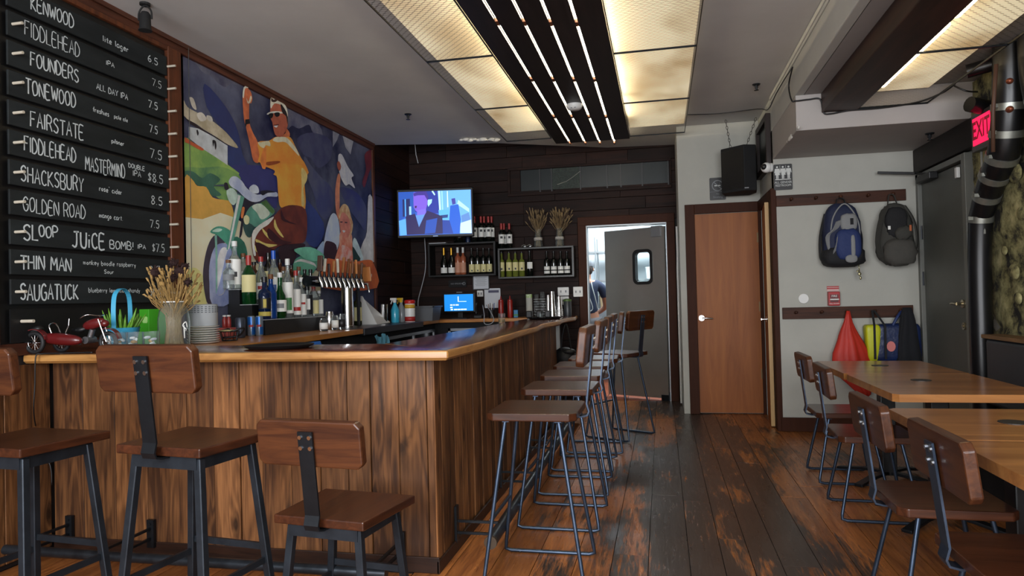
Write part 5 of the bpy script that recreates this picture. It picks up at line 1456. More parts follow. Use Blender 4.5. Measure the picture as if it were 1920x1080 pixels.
dsp = obj('display', MB().flat([fnt(-TW, -TH, 0), fnt(TW, -TH, 0), fnt(TW, TH, 0), fnt(-TW, TH, 0)]), M('screen_base', '#000000', .4, emit=.8, ecol='#2a5ec8', vs=3), tv, fix=False)
TVS = [('115,140 370,160 380,560 230,560 115,640', '#1a4fb0'), ('180,270 300,270 300,560 180,560', '#0b1a5c'), ('215,270 235,270 235,560 215,560', '#4aa0ff'), ('285,400 320,400 320,540 285,540', '#9ad0ff'), ('115,620 260,590 250,870 130,880', '#5aa8ee'),
       ('380,150 780,180 780,560 600,560 380,500', '#1b2f9a'), ('590,320 660,320 650,380 610,420 600,440 585,400', '#a8e8ff'), ('750,190 1280,235 1280,940 1100,930 780,640', '#6cb4f4'), ('760,195 790,200 800,520 770,520', '#c0ecff'), ('810,200 830,205 835,520 815,520', '#9adcff'), ('900,215 915,215 920,480 900,480', '#d0f2ff'),
       ('1080,380 1250,540 1250,600 1060,450', '#b4e4ff'), ('1120,640 1240,600 1270,720 1130,760', '#5a8ad0'), ('1100,760 1280,720 1285,940 1100,920', '#c8ecff'), ('760,510 930,520 925,680 770,670', '#5ab4f0'), ('790,600 910,600 905,650 800,650', '#103a80'), ('800,680 960,700 1000,920 820,900', '#123a9c'),
       ('360,180 450,150 560,190 600,280 580,400 560,470 520,520 430,520 390,480 360,420', '#7a5ad8'), ('360,190 440,140 570,180 605,280 590,340 540,240 430,230 370,240', '#3a2a8c'), ('380,400 415,405 405,440 378,435', '#3a0f5a'), ('420,480 560,460 560,560 470,620 410,570', '#7a6ae0'), ('390,560 540,560 440,760', '#5f93d8'),
       ('230,560 380,530 440,760 540,560 580,500 820,620 820,905 240,870', '#1c1050'), ('560,660 740,640 700,880 530,880', '#1a4ab0'), ('950,460 1080,450 1115,700 1090,925 990,920 930,690', '#0a5ad0'), ('970,350 1030,345 1040,440 985,450', '#3a3aa0'), ('655,190 680,185 715,250 700,265', '#c0fff8')]
for i, (s_, c_) in enumerate(TVS): scn(s_, c_, i + 1, .8)
obj('maker_badge', MB().box(-.03, .03, -.0225, -.0205, -.285, -.278), M('badge_glow', '#8fa8d8', .4, emit=.6), tv)
wr_ = MB().tube(smooth_poly([tuple(ony(797, 405, 8.1)), tuple(ony(796, 440, 8.4)), tuple(ony(798, 480, 8.4)), tuple(ony(797, 510, 8.4)), tuple(ony(790, 540, 8.4)), tuple(ony(784, 565, 8.3)), tuple(ony(785, 590, 8.2))], 4, False), .006, 6)
solo('tv_cable', wr_, M('white_cable', '#a8aaae', .5), 'pale cable hanging in loops from the television down to the corner counter', 'cable', smooth=True)
solo('tv_cable', MB().tube([(ony(775, 262, 8.0).x, 8.0, 3.418), tuple(ony(780, 290, 8.1)), tuple(ony(784, 306, 8.1))], .005, 6), M('white_cable', '#a8aaae', .5), 'short thin cable running up from the top of the television to the ceiling', 'cable')

# ------------------------------------------------------------------ wall shelves with wine
SH = M('shelf_steel', '#3b3b3a', .4, .7, var=.2, vs=6)
YS = 8.27
a = ony(933, 466, YS); b_ = ony(1075, 461, YS); zlo = ony(935, 523, YS).z; zhi = a.z
s2 = thing('wall_shelf', 'steel-edged wall shelf box holding white wine and red wine, the right-hand one', 'shelf', ((a.x + b_.x) / 2, 8.4, zlo), world=True)
w_ = .022
obj('top', MB().box(a.x, b_.x, YS, 8.495, zhi - w_, zhi), SH, s2, bev=.002); obj('bottom', MB().box(a.x, b_.x, YS, 8.495, zlo, zlo + w_), SH, s2, bev=.002)
obj('side', MB().box(a.x, a.x + w_, YS, 8.495, zlo + w_, zhi - w_), SH, s2); obj('side', MB().box(b_.x - w_, b_.x, YS, 8.495, zlo + w_, zhi - w_), SH, s2)
a1 = ony(802, 458, YS); b1 = ony(928, 452, YS); zl1 = ony(928, 516, YS).z
s1 = thing('wall_shelf', 'dark wall shelf box holding sparkling wine and rose wine, left-hand one under the television', 'shelf', ((a1.x + b1.x) / 2, 8.4, zl1), world=True)
SD = M('shelf_dark', '#1c1b1b', .5, .4)
zh1 = b1.z
obj('top', MB().box(a1.x, b1.x, YS, 8.495, zh1 - w_, zh1), SD, s1, bev=.002); obj('bottom', MB().box(a1.x, b1.x, YS, 8.495, zl1, zl1 + w_), SD, s1, bev=.002)
obj('side', MB().box(a1.x, a1.x + w_, YS, 8.495, zl1 + w_, zh1 - w_), SD, s1); obj('side', MB().box(b1.x - w_, b1.x, YS, 8.495, zl1 + w_, zh1 - w_), SD, s1)
ORD = ['leftmost', 'second from left', 'third from left', 'fourth from left', 'fifth from left']


def wb_(px, zb, top, y, r, *aa, **k):
    x = x_at(px, y); return bottle(x, y, zb, z_at((x, y), top) - zb, r, *aa, name='wine_bottle', **k)


yb_ = 8.37
for i, px in enumerate((943, 957, 969, 981)):
    wb_(px, zlo + w_, 472, yb_, .037, YG, CK, LC, ORD[i] + ' of four white wine bottles with pale yellow labels on the steel-edged shelf', group='white wines on the right shelf', shape='bordeaux', lz=(.24, .58), mark=(LK, .12, .35, .25))
wb_(996, zlo + w_, 470, yb_, .044, DG, CK, LW, 'dark bottle with a round white label beside the white wines', group='dark wines on the right shelf', shape='burgundy', lz=(.3, .55), a_half=.8)
for i, px in enumerate((1028, 1041, 1054, 1066)):
    wb_(px, zlo + w_, 471, yb_, .036, DG, CK, LW, ORD[i] + ' of four dark wine bottles with double white labels on the steel-edged shelf', group='dark wines on the right shelf', shape='bordeaux', lz=(.24, .38), lab2=(LW, .09, .2))
for i, px in enumerate((835, 849)):
    wb_(px, zl1 + w_, 465, yb_, .042, DG, CGO, LW, ('left' if i == 0 else 'right') + ' of two sparkling wine bottles with gold foil necks', group='wines on the left shelf', shape='burgundy', lz=(.08, .28), foil=.34)
for i, px in enumerate((861, 871)):
    wb_(px, zl1 + w_, 464, yb_ - (.0 if i == 0 else -.02), .037, PKG, CW, LP, ('left' if i == 0 else 'right') + ' of two rose wine bottles with white caps', group='wines on the left shelf', shape='bordeaux', lz=(.08, .45), foil=.2)
for i, px in enumerate((887, 898, 909, 920)):
    wb_(px, zl1 + w_, 465, yb_, .036, DG, CK, LC, ORD[i] + ' of four dark bottles with cream labels on the left-hand shelf', group='wines on the left shelf', shape='bordeaux', lz=(.08, .38), mark=(LK, .1, .3, .2))
for i, (px, yy) in enumerate(((894, 8.36), (906, 8.36), (912, 8.44), (920, 8.36), (926, 8.44))):
    wb_(px, zh1, 406, yy, .036, DG, CR_, LW, ORD[i] + ' of five red-capped wine bottles standing on top of the left-hand shelf', group='red-capped wines on top of the shelves', shape='bordeaux', foil=.24, lz=(.2, .56), mark=(LK, .55, .8, .4))
for i, (px, yy) in enumerate(((944, 8.36), (949, 8.44), (959, 8.36))):
    wb_(px, zhi, 419, yy, .036, DG, CR_, LW, ORD[i] + ' of three red-capped wine bottles standing on top of the right-hand shelf', group='red-capped wines on top of the shelves', shape='bordeaux', foil=.24, lz=(.2, .56), mark=(LK, .55, .8, .4))
x = x_at(865, 8.36)
t = thing('growler', 'big black growler jug with a round white emblem on the left-hand shelf', 'jug', (x, 8.36, zh1))
obj('jug_body', MB().lathe([(.06, 0), (.072, .01), (.072, .15), (.05, .2), (.024, .23), (.024, .26)], n=20), DG, t, smooth=50)
obj('cap', MB().lathe([(.027, .255), (.027, .285), (0, .285)], n=14), M('cap_grey', '#7d7f80', .4), t)
obj('emblem', ring([(.035 * math.cos(R_(i * 18)), .10 + .035 * math.sin(R_(i * 18))) for i in range(20)], [(.024 * math.cos(R_(i * 18)), .10 + .024 * math.sin(R_(i * 18))) for i in range(20)], lambda u, v, w: (u + .022, -math.sqrt(max(0, .0735 ** 2 - (u + .022) ** 2)) - w, v), 0, .0006), LW, t)
obj('handle', MB().tube(smooth_poly([(-.03, 0, .24), (-.06, 0, .25), (-.085, 0, .21), (-.075, 0, .16)], 3, False), .007, 8), DG, t, smooth=True)
wb_(881, zh1, 420, 8.38, .03, M('blue_can', '#16294a', .3), CK, None, 'slim dark blue bottle between the growler and the red-capped wines')
# wheat in glass vases on the right shelf
STRAW = M('dry_wheat', '#8a7350', .7, var=.25, vs=30); STRAW2 = M('dry_wheat_light', '#9c7c48', .7, var=.25, vs=30)


def wheat(t, n, h0, h1, spread, r0, mat, seed, ear=.05, lean=0.0):
    rg = random.Random(seed)
    st = MB(); er = MB()
    for i in range(n):
        a = rg.random() * 2 * PI; s = spread * math.sqrt(rg.random()); hh = rg.uniform(h0, h1)
        b = rg.random() * 2 * PI
        p0 = Vector((r0 * .6 * math.cos(b), r0 * .6 * math.sin(b), .008)); p3 = Vector((s * math.cos(a) + lean, s * math.sin(a), hh))
        p1 = p0.lerp(p3, .4) + Vector((0, 0, .04)); p1.x *= .45; p1.y *= .45
        P = smooth_poly([tuple(p0), tuple(p1), tuple(p0.lerp(p3, .75) + Vector((0, 0, .02))), tuple(p3)], 3, False)
        st.tube(P, .0018, 4, cap=False)
        d = (p3 - Vector(P[-3])).normalized(); d = (d + Vector((0, 0, -.35 * rg.random()))).normalized()
        q = p3 + d * ear
        er.tube([p3, p3.lerp(q, .25), p3.lerp(q, .7), q + Vector((0, 0, -.008))], [.002, .006, .0055, .001], 5)
    obj('stalks', st, mat, t, kind='stuff'); obj('ears', er, mat, t, kind='stuff')


for i, px in enumerate((1013, 1053)):
    x = x_at(px, 8.37)
    t = thing('wheat_vase', ('left' if i == 0 else 'right') + ' of two glass vases of dried wheat on the right-hand wall shelf', 'vase', (x, 8.37, zhi), group='vases of dried wheat on the wall shelf')
    obj('vase', MB().lathe([(.055, 0), (.06, .01), (.045, .12), (.035, .19), (.045, .22), (.043, .22), (.033, .19), (.042, .12), (.052, .015)], n=16), JG, t, smooth=50)
    obj('bow', MB().lathe([(.052, .085), (.054, .1), (.051, .12)], n=14).ball((-.01, -.056, .105), .03, (1.2, .4, .6), 8, 5).ball((.025, -.05, .1), .022, (1, .4, .7), 8, 5), M('lace', '#a8a39a', .8), t)
    wheat(t, 46, .28, .44, .13, .05, STRAW, 5 + i, .06, -.02 if i == 0 else .02)
sg = thing('sunglasses', 'pair of sunglasses lying on top of the right-hand shelf', 'glasses', (x_at(991, 8.32), 8.32, zhi + .018))
for s_ in (-1, 1): obj('lens', MB().ball((s_ * .034, 0, 0), .026, (1, .12, .7), 12, 6), M('lens_dark', '#08080a', .1), sg)
obj('frame_rim', MB().tube(smooth_poly([(-.065, .0, 0), (-.034, -.004, .019), (-.008, 0, .004), (.008, 0, .004), (.034, -.004, .019), (.065, 0, 0)], 3, False), .003, 5).bar((-.065, 0, 0), (-.065, .1, 0), .003, .005).bar((.065, 0, 0), (.065, .1, 0), .003, .005), M('pale_frame', '#8d8a80', .4), sg)
solo('paper_stack', MB().box(a1.x + .02, a1.x + .24, 8.25, 8.45, zh1, zh1 + .008), PAPER, 'loose sheets of paper on the left end of the left-hand shelf', 'paper')

# notices on the back wall
def board_sign(name, px0, px1, py0, py1, y, mat, label, cat, dpt=.008, **k):
    a = ony(px0, py0, y); b = ony(px1, py1, y)
    t = thing(name, label, cat, ((a.x + b.x) / 2, y, (a.z + b.z) / 2))
    w = (b.x - a.x) / 2; h = (a.z - b.z) / 2
    obj('board', MB().prism(rrect(-w, w, -h, h, min(w, h) * .12, 3), lambda u, v, q: (u, q, v), -dpt / 2, dpt / 2), mat, t)
    return t, w, h


fs_ = lambda d=.0: (lambda u, v, w: (u, -d - w, v))
t, w, h = board_sign('framed_notice', 886, 918, 516, 543, 8.47, BLACK, 'small framed printed notice between the two wall shelves and the order screen', 'notice')
obj('sheet', MB().box(-w + .012, w - .012, -.006, -.0045, -h + .012, h - .012), PAPER, t)
mb = MB()
for k in range(8): mb.box(-w * .7 + (k % 3) * .01, w * .7 - (k % 2) * .02, -.0068, -.006, h * .68 - k * h * .16, h * .68 - k * h * .16 + .0035)
obj('printed_lines', mb, LGR, t, kind='stuff')
t, w, h = board_sign('no_smoking_plate', 841, 875, 526, 538, 8.47, BLACKM, 'long black no smoking plate above the order screen', 'sign')
obj('lettering', text_mb('NO SMOKING', .028, fs_(.0042), .0006), LGR, t)
obj('symbol', ring([(.085 + .02 * math.cos(R_(i * 30)), .02 * math.sin(R_(i * 30))) for i in range(12)], [(.085 + .015 * math.cos(R_(i * 30)), .015 * math.sin(R_(i * 30))) for i in range(12)], fs_(.0042), 0, .0008), LGR, t)
t, w, h = board_sign('wall_paper_notice', 908, 939, 541, 577, 8.47, PAPER, 'white paper notice pinned to the wall right of the order screen', 'notice', .003)
obj('heading', MB().box(-w * .5, w * .8, -.0028, -.0016, h * .55, h * .8), M('print_violet', '#4a4a63', .6), t)
for nm, q in (('white outlet box on the wall above the steel pitchers', (1046, 1067, 539, 554)), ('lower white outlet box on the wall above the saucer stack', (1052, 1067, 556, 571)), ('pale light switch box beside the kitchen door frame', (1075, 1093, 538, 556)), ('white outlet box between the order screen and the paper notice', (895, 906, 545, 556))):
    t, w, h = board_sign('outlet_box', *q, 8.455, WHITE, nm, 'outlet', .03)
    for s_ in (-1, 1): obj('socket', MB().box(s_ * w * .45 - .008, s_ * w * .45 + .008, -.017, -.0148, -.014, .014), LGR, t)

# clutter on the back counter
for i, px in enumerate((940, 957)):
    p = onc(px, 8.2); t = thing('squeeze_bottle', ('left' if i == 0 else 'right') + ' of two red ketchup squeeze bottles on the back counter', 'bottle', p, group='red squeeze bottles')
    obj('bottle_body', MB().lathe([(.03, 0), (.033, .01), (.033, .19), (.028, .205)], n=14), M('ketchup_red', '#8f1f18', .35), t, smooth=50)
    obj('nozzle', MB().lathe([(.03, .2), (.03, .215), (.012, .222), (.004, .265), (0, .266)], n=12), M('ketchup_red', '#8f1f18', .35), t, smooth=50)
p = onc(993, 8.1); CUP = M('paper_cup', '#b8b8ae', .6)
t = thing('cup_stack', 'tall stack of paper cups topped with green printed cups', 'cups', p)
for k in range(14):
    obj('cup', MB().lathe([(.028, 0), (.039, .088), (.041, .092)], (0, 0, k * .014), 14), CUP if k < 11 else M('green_cup', '#8fb24a', .5, two='#d5dccb', vs=30), t, smooth=50)
for i, (px, y, h_, w_2, nm, mt) in enumerate(((1007, 8.2, .27, .035, 'stack of clear plastic lids behind the tray caddy', JG), (1018, 8.25, .30, .035, 'second column of clear plastic cups beside the paper cups', JG), (1036, 8.05, .30, .04, 'tall polished steel tin at the far end of the bar', CHROME), (1049, 8.1, .24, .04, 'shorter polished steel tin at the far end of the bar', CHROME), (1029, 8.25, .26, .035, 'steel tin standing behind the two polished tins', CHROME))):
    p = onc(px, y); t = thing('cup_column' if mt is JG else 'steel_tin', nm, 'cups' if mt is JG else 'tin', p)
    obj('body', MB().lathe([(w_2 * (1 if mt is JG else 1.15), 0), (w_2 * .95, h_ * .5), (w_2 * .7, h_ * .93), (w_2 * .66, h_)], n=16), mt, t, smooth=50)
    if mt is JG:
        for k in range(7): obj('lid', MB().lathe([(w_2 * 1.05, .03 + k * .03), (w_2 * 1.05, .035 + k * .03)], n=14), M('clear_lid', '#c9cccb', .2, trans=.4), t)
    else: obj('base_ring', MB().lathe([(w_2 * 1.18, 0), (w_2 * 1.2, .01)], n=16), STEEL, t)
p = onc(1078, 8.2)
t = thing('canister', 'dark grey canister with a green lid next to the kitchen door frame', 'canister', (-1.10, 8.2, 1.04))
obj('body', MB().lathe([(.045, 0), (.048, .01), (.048, .18), (.04, .19)], n=18), M('canister_grey', '#35393d', .35), t, smooth=50)
obj('lid', MB().lathe([(.05, .18), (.05, .2), (.02, .21), (0, .21)], n=18), M('lid_green', '#4f6a2e', .5), t)
t = thing('saucer_stack', 'short stack of white saucers near the end of the bar', 'saucers', (-1.19, 8.1, 1.04))
for k in range(5): obj('saucer', MB().lathe([(.035, 0), (.055, .012), (.056, .015), (.04, .008), (0, .006)], (0, 0, k * .017), 18), WHITE, t, smooth=50)
# round black serving tray with a napkin caddy
p = onz(1012, 597, 1.04)
tr_ = thing('serving_tray', 'round black serving tray at the far end of the bar, under the napkin caddy', 'tray', (-1.22, 7.25, 1.04))
TRB = M('tray_black', '#0c0c0d', .5)
obj('tray_plate', MB().lathe([(.155, 0), (.175, .012), (.185, .022), (.18, .022), (.168, .012), (.15, .006), (0, .006)], n=36), TRB, tr_, smooth=50)
cd_ = thing('napkin_caddy', 'black caddy with a curved handle and glasses standing on the round tray', 'caddy', (-1.27, 7.22, 1.047))
obj('tray_base', MB().box(-.12, .12, -.06, .06, 0, .012), TRB, cd_, bev=.004)
for xx in (-.11, .0, .09): obj('compartment', MB().box(xx - .025, xx + .035, -.05, .05, .012, .085), TRB, cd_, bev=.01)
obj('carry_handle', MB().strip(smooth_poly([(-.05, 0, .08), (-.045, 0, .14), (0, 0, .165), (.045, 0, .14), (.05, 0, .08)], 4, False), .03, .006, (0, 1, 0)), TRB, cd_)
t = thing('shot_glass', 'small clear glass held at the front of the black napkin caddy', 'glass', (-1.24, 7.13, 1.047))
obj('glass', MB().lathe([(.02, 0), (.024, .055), (.022, .055), (.018, .008)], n=14), JG, t, smooth=50)
p = onz(937, 606, 1.04)
t = thing('drinking_glass', 'short tumbler with an amber drink standing on the inner edge of the bar', 'glass', (p.x + .02, p.y, 1.04))
obj('glass', MB().lathe([(.03, 0), (.034, .09), (.032, .09), (.028, .006), (0, .006)], n=18), JG, t, smooth=50)
obj('drink', MB().lathe([(.0275, .007), (.029, .035), (0, .035)], n=18), M('amber_drink', '#b08a3c', .1, trans=.4), t, smooth=50)
lp = MB().tube(smooth_poly([tuple(ony(905, 572, 7.95)), tuple(ony(908, 590, 7.85)), tuple(ony(908, 606, 7.8)), tuple(ony(918, 608, 7.8)), tuple(ony(926, 600, 7.8)), tuple(ony(920, 585, 7.85)), tuple(ony(912, 572, 7.95))], 4, False), .005, 6)
solo('phone_cord', lp, M('white_cable', '#a8aaae', .5), 'pale cord looping over the edge of the back counter beside the till', 'cord', smooth=True)
t = thing('desk_phone', 'dark phone standing beside the order screen', 'phone', onc(898, 8.1))
obj('base', MB().box(-.05, .05, -.06, .06, 0, .04), BLACK, t, bev=.008)
obj('handset', MB().tube(smooth_poly([(-.03, 0, .05), (-.035, -.01, .12), (-.03, 0, .19)], 4, False), [.018, .018, .016, .013, .012, .013, .016, .018, .02][:9], 8), BLACK, t, smooth=True)
t = thing('pen_cup', 'cup full of pens and brushes beside the red squeeze bottles', 'cup', onc(922, 8.15))
obj('cup', MB().lathe([(.035, 0), (.04, .1)], n=14), BLACK, t, smooth=50)
for k in range(5): obj('pen', MB().tube([(.012 * (k - 2), .0, .02), (.018 * (k - 2), .01 * (k % 2), .17 + .01 * (k % 3))], .004, 6), [CBR, LK, LW, CBR, LB][k], t)
t = thing('drink_carton', 'small blue and green carton right of the red squeeze bottles', 'carton', onc(968, 8.15))
obj('body', MB().box(-.025, .025, -.02, .02, 0, .09), M('carton_blue', '#2f78a8', .5), t, bev=.003)
obj('band', MB().box(-.0255, .0255, -.0205, .0205, .02, .04), LG, t)
# hanging blue towel below the steel counter
tw = MB(); n = 12
p = onx(712, 628, -2.46)
vs = []
for j in range(8):
    for i in range(n):
        vs.append((-2.44 + .012 * math.sin(i * 1.7 + j * .5) + .01 * j / 8, p.y - .16 + .32 * i / n + .02 * math.sin(j), .97 - j * .03 + .015 * math.sin(i * 1.1)))
tw.add(vs, [(j * n + i, j * n + i + 1, (j + 1) * n + i + 1, (j + 1) * n + i) for j in range(7) for i in range(n - 1)])
solo('bar_towel', tw, M('towel_blue', '#5f9fb8', .9, bump=.4), 'light blue towel hanging under the steel counter', 'towel', smooth=True)

# ------------------------------------------------------------------ left end of the bar: things on the front slab
# oval tray
t = thing('serving_tray', 'large flat black tray on the front of the bar', 'tray', (x_at(527, 3.22), 3.2, 1.04))
obj('tray_plate', MB().lathe([(.14, 0), (.165, .012), (.172, .02), (.165, .02), (.155, .01), (.13, .006), (0, .006)], n=36), TRB, t, smooth=50)
solo('blue_menu', MB().prism([(0, 0), (.16, .02), (.15, .05), (.02, .04)], lambda u, v, w: (x_at(548, 3.58) + u, 3.5 + w, 1.0 + v), 0, .12), M('folder_blue', '#1f5fae', .5), 'bright blue folder lying behind the large flat tray', 'folder')

# plates with a container on top
p = onc(382, 3.72)
t = thing('plate_stack', 'stack of eight white plates beside the vase of dried flowers', 'plates', p)
PL_ = M('plate_white', '#dedfd9', .35)
for k in range(8): obj('plate', MB().lathe([(.055, 0), (.085, .006), (.09, .011), (.085, .011), (.055, .005), (0, .004)], (0, 0, k * .0135), 28), PL_, t, smooth=40)
t = thing('white_container', 'grey-white ribbed container standing on the stack of plates', 'container', (p.x, p.y, 1.04 + 7 * .0135 + .012))
obj('body', MB().lathe([(.076, 0), (.08, .005), (.08, .125), (.074, .13), (0, .13)], n=32), M('container_grey', '#adb2b4', .45), t, smooth=50)
mb = MB()
for r_i in range(4):
    for k in range(24):
        a = 2 * PI * k / 24
        c_ = Vector((.0803 * math.cos(a), .0803 * math.sin(a), .082 + r_i * .011)); tg = Vector((-math.sin(a), math.cos(a), 0))
        mb.bar(c_ - tg * .006, c_ + tg * .006, .002, .004, (0, 0, 1))
obj('slots', mb, M('slot_dark', '#44484c', .6), t, kind='stuff')

# vase of dried flowers
p = onc(326, 3.42)
vz = thing('dried_flower_vase', 'large glass vase of dried wheat and dark dried flowers on the bar', 'vase', p)
obj('vase', MB().lathe([(.078, 0), (.084, .008), (.084, .15), (.076, .2), (.062, .232), (.064, .255), (.061, .255), (.059, .232), (.072, .2), (.08, .15), (.079, .012), (0, .01)], n=24), JG, vz, smooth=50)
wheat(vz, 120, .24, .43, .14, .085, STRAW2, 21, .035, .0)
DF = M('dried_flower_dark', '#2c1512', .9, var=.3, vs=60)
rg = random.Random(4)
for (a, b_, c_, r) in ((-.09, -.04, .42, .042), (-.02, .03, .475, .032), (.055, -.02, .42, .042), (.035, -.06, .38, .03), (.11, -.02, .36, .026), (.06, .02, .45, .03)):
    fl_ = MB()
    for k in range(60):
        d = Vector((rg.gauss(0, 1), rg.gauss(0, 1), rg.gauss(0, 1))).normalized()
        q = Vector((a, b_, c_)); s_ = d.cross(Vector((.3, .5, .8))).normalized() * .006
        fl_.add([q - s_, q + s_, q + d * r + s_ * .6, q + d * r * 1.05 - s_ * .6], [(0, 1, 2, 3)])
    fl_.ball((a, b_, c_), r * .7, (1, 1, .9), 8, 6)
    fo = obj('dried_flower', fl_, DF, vz)
    obj('stem', MB().tube([(a * .3, b_ * .3, .02), (a * .5, b_ * .5, .25), (a, b_, c_)], .003, 5), STRAW2, fo)
obj('string', MB().lathe([(.0685, .25), (.0695, .253), (.0685, .256)], n=20).tube(smooth_poly([(.09, -.02, .09), (.10, -.03, .10), (.088, -.04, .12), (.10, -.03, .14), (.092, -.01, .11)], 3, False), .003, 5).tube(smooth_poly([(.088, -.03, .12), (.093, -.035, .08), (.09, -.03, .05)], 3, False), .003, 5), LW, vz, kind='stuff')

# blue bucket planter
p = onc(229, 3.22)
bk = thing('bucket_planter', 'small light blue metal bucket with a tall handle and green succulents', 'planter', p)
BKM = M('bucket_blue', '#3f9cc0', .4)
obj('bucket', MB().lathe([(.06, 0), (.064, .004), (.085, .115), (.089, .12), (.082, .118), (.06, .02), (0, .02)], n=24), BKM, bk, smooth=50)
obj('soil', MB().lathe([(.079, .10), (0, .105)], n=18), M('soil', '#2a1d14', .9), bk)
obj('bucket_handle', MB().strip(smooth_poly([(-.02, .08, .09), (-.02, .082, .22), (-.012, .06, .30), (0, 0, .33), (.012, -.06, .30), (.02, -.082, .22), (.02, -.08, .09)], 4, False), .024, .003, (1, .25, 0)), BKM, bk)
LEAF = M('succulent_green', '#5f8f2c', .4, var=.25, vs=20)
rg = random.Random(8)
for k in range(34):
    a = rg.random() * 2 * PI; r = .065 * math.sqrt(rg.random()); L_ = rg.uniform(.07, .13); o_ = rg.uniform(.2, .7)
    b0 = Vector((r * math.cos(a), r * math.sin(a), .10)); d = Vector((math.cos(a) * o_, math.sin(a) * o_, 1)).normalized()
    obj('leaf', MB().tube([b0, b0 + d * L_ * .3, b0 + d * L_ * .7 + Vector((0, 0, -.002)), b0 + d * L_], [.007, .009, .006, .001], 6), LEAF, bk, smooth=True)
# tumblers with creamers
for i, (px, yy) in enumerate(((222, 3.06), (252, 3.09), (283, 3.12))):
    p = onc(px, yy); nm = ['left one in front of the blue bucket', 'middle one of three', 'right one in front of the green box'][i]
    t = thing('tumbler', 'clear glass tumbler filled with white packets, ' + nm, 'glass', p, group='tumblers on the left end of the bar')
    obj('glass', MB().lathe([(.036, 0), (.038, .005), (.042, .10), (.040, .10), (.035, .008), (0, .008)], n=20), JG, t, smooth=50)
    rg = random.Random(i)
    for k in range(6):
        pm = MB(); pillow(pm, (rg.uniform(-.014, .014), rg.uniform(-.014, .014), .02 + k * .010), (.017, .012, .007), .8, 10, 6, Matrix.Rotation(rg.random() * 3, 3, 'Z') @ Matrix.Rotation(rg.uniform(-.8, .8), 3, 'X'))
        obj('packet', pm, PAPER if k % 3 else M('packet_tan', '#b08a4e', .6), t, smooth=True)
# green crate
p = onc(279, 3.75)
t = thing('green_box', 'bright green cardboard drink box with oval hand holes behind the tumblers', 'box', p, R_(-14))
obj('box_body', MB().box(-.095, .095, -.07, .07, 0, .215), M('box_green', '#3d9a1f', .5), t, bev=.003)
for k, (u, v) in enumerate(((-.03, .165), (-.03, .11), (-.03, .055))):
    obj('hand_hole', MB().prism(rrect(u - .035, u + .035, v - .013, v + .013, .012), lambda a, b_, w: (a, -.0702 - w, b_), 0, .001), M('hole_dark', '#123b0e', .7), t)
obj('logo_patch', MB().prism(rrect(.04, .085, .13, .17, .01), lambda a, b_, w: (a, -.0702 - w, b_), 0, .001), M('box_green_light', '#9fd07a', .5), t)

# cans and small bottles on the work counter
def can(x, y, z, h, r, mats, label, name='drink_can', cat='can', extra=None):
    t = thing(name, label, cat, (x, y, z))
    obj('can_body', MB().lathe([(r * .85, 0), (r, .008), (r, h - .012), (r * .82, h)], n=18), mats[0], t, smooth=40)
    obj('can_lid', MB().lathe([(r * .82, h), (r * .8, h - .002), (0, h - .003)], n=18), STEEL, t)
    if extra: extra(t, x, y, h, r)
    return t


SIL = M('can_silver', '#8c9aa8', .3, .6); BLU = M('can_blue', '#1d5ea8', .3, .4)


def energy(t, x, y, h, r):
    an = math.atan2(-y, -x)
    obj('can_print', MB().lathe([(r + .0005, h * .55), (r + .0005, h * .95)], (0, 0, 0), 10, an - 1.5, an + .1).mat(0).lathe([(r + .0005, .01), (r + .0005, h * .45)], (0, 0, 0), 10, an + .1, an + 1.5), BLU, t, smooth=True, fix=False)
    obj('can_mark', MB().lathe([(r + .001, h * .45), (r + .001, h * .56)], (0, 0, 0), 6, an - .6, an + .5), LR, t, smooth=True, fix=False)


for i, (px, nm) in enumerate(((471, 'left of two slim blue and silver energy drink cans in front of the bottle stand'), (486, 'right of two slim blue and silver energy drink cans in front of the bottle stand'))):
    p = onc(px, 4.55); can(p.x, p.y, 1.04, .145, .027, [SIL], nm, extra=energy)
p = onc(450, 4.3); can(p.x, p.y, 1.04, .14, .034, [M('can_dark', '#4a5260', .3, .5)], 'grey-blue can left of the two slim energy drink cans')
for i, (px, c_, cp_, yy, z0, nm) in enumerate(((421, '#8f2f2b', CW, 4.25, 1.115, 'left small red bottle with a white cap on the pink box'), (429, '#8f2f2b', CW, 4.27, 1.115, 'right small red bottle with a white cap on the pink box'), (459, '#2f8f3a', CGR, 4.7, 1.04, 'left of two small green bottles with green caps behind the cans'), (476, '#2f8f3a', CGR, 4.8, 1.04, 'right of two small green bottles with green caps behind the cans'))):
    p = onc(px, yy)
    t = thing('small_bottle', nm, 'bottle', (p.x, p.y, z0))
    hh = .085 if i < 2 else .20
    obj('bottle_body', MB().lathe([(.014, 0), (.016, .006), (.016, hh * .6), (.01, hh * .8), (.01, hh * .9)], n=12), M('sauce_%s' % c_[1:], c_, .3), t, smooth=50)
    obj('cap', MB().lathe([(.013, hh * .88), (.013, hh), (0, hh)], n=12), cp_, t)
p = onc(426, 4.25)
solo('pink_box', MB().tbox((0, 0, .037), (.11, .09, .074)), M('box_pink', '#a8514a', .6), 'small pink box carrying two little red bottles', 'box', loc=p, bev=.004)
p = onc(430, 3.95)
t = thing('wire_basket', 'tangle of black straps and a small black basket beside the plates', 'basket', p)
obj('basket_ring', MB().tube([(.06 * math.cos(i * PI / 8), .06 * math.sin(i * PI / 8), .06) for i in range(16)], .003, 5, True).tube([(.045 * math.cos(i * PI / 8), .045 * math.sin(i * PI / 8), .003) for i in range(16)], .003, 5, True), BLACK, t)
for k in range(12): obj('wire', MB().tube([(.045 * math.cos(k * PI / 6), .045 * math.sin(k * PI / 6), .003), (.06 * math.cos(k * PI / 6), .06 * math.sin(k * PI / 6), .06)], .0022, 5), BLACK, t)
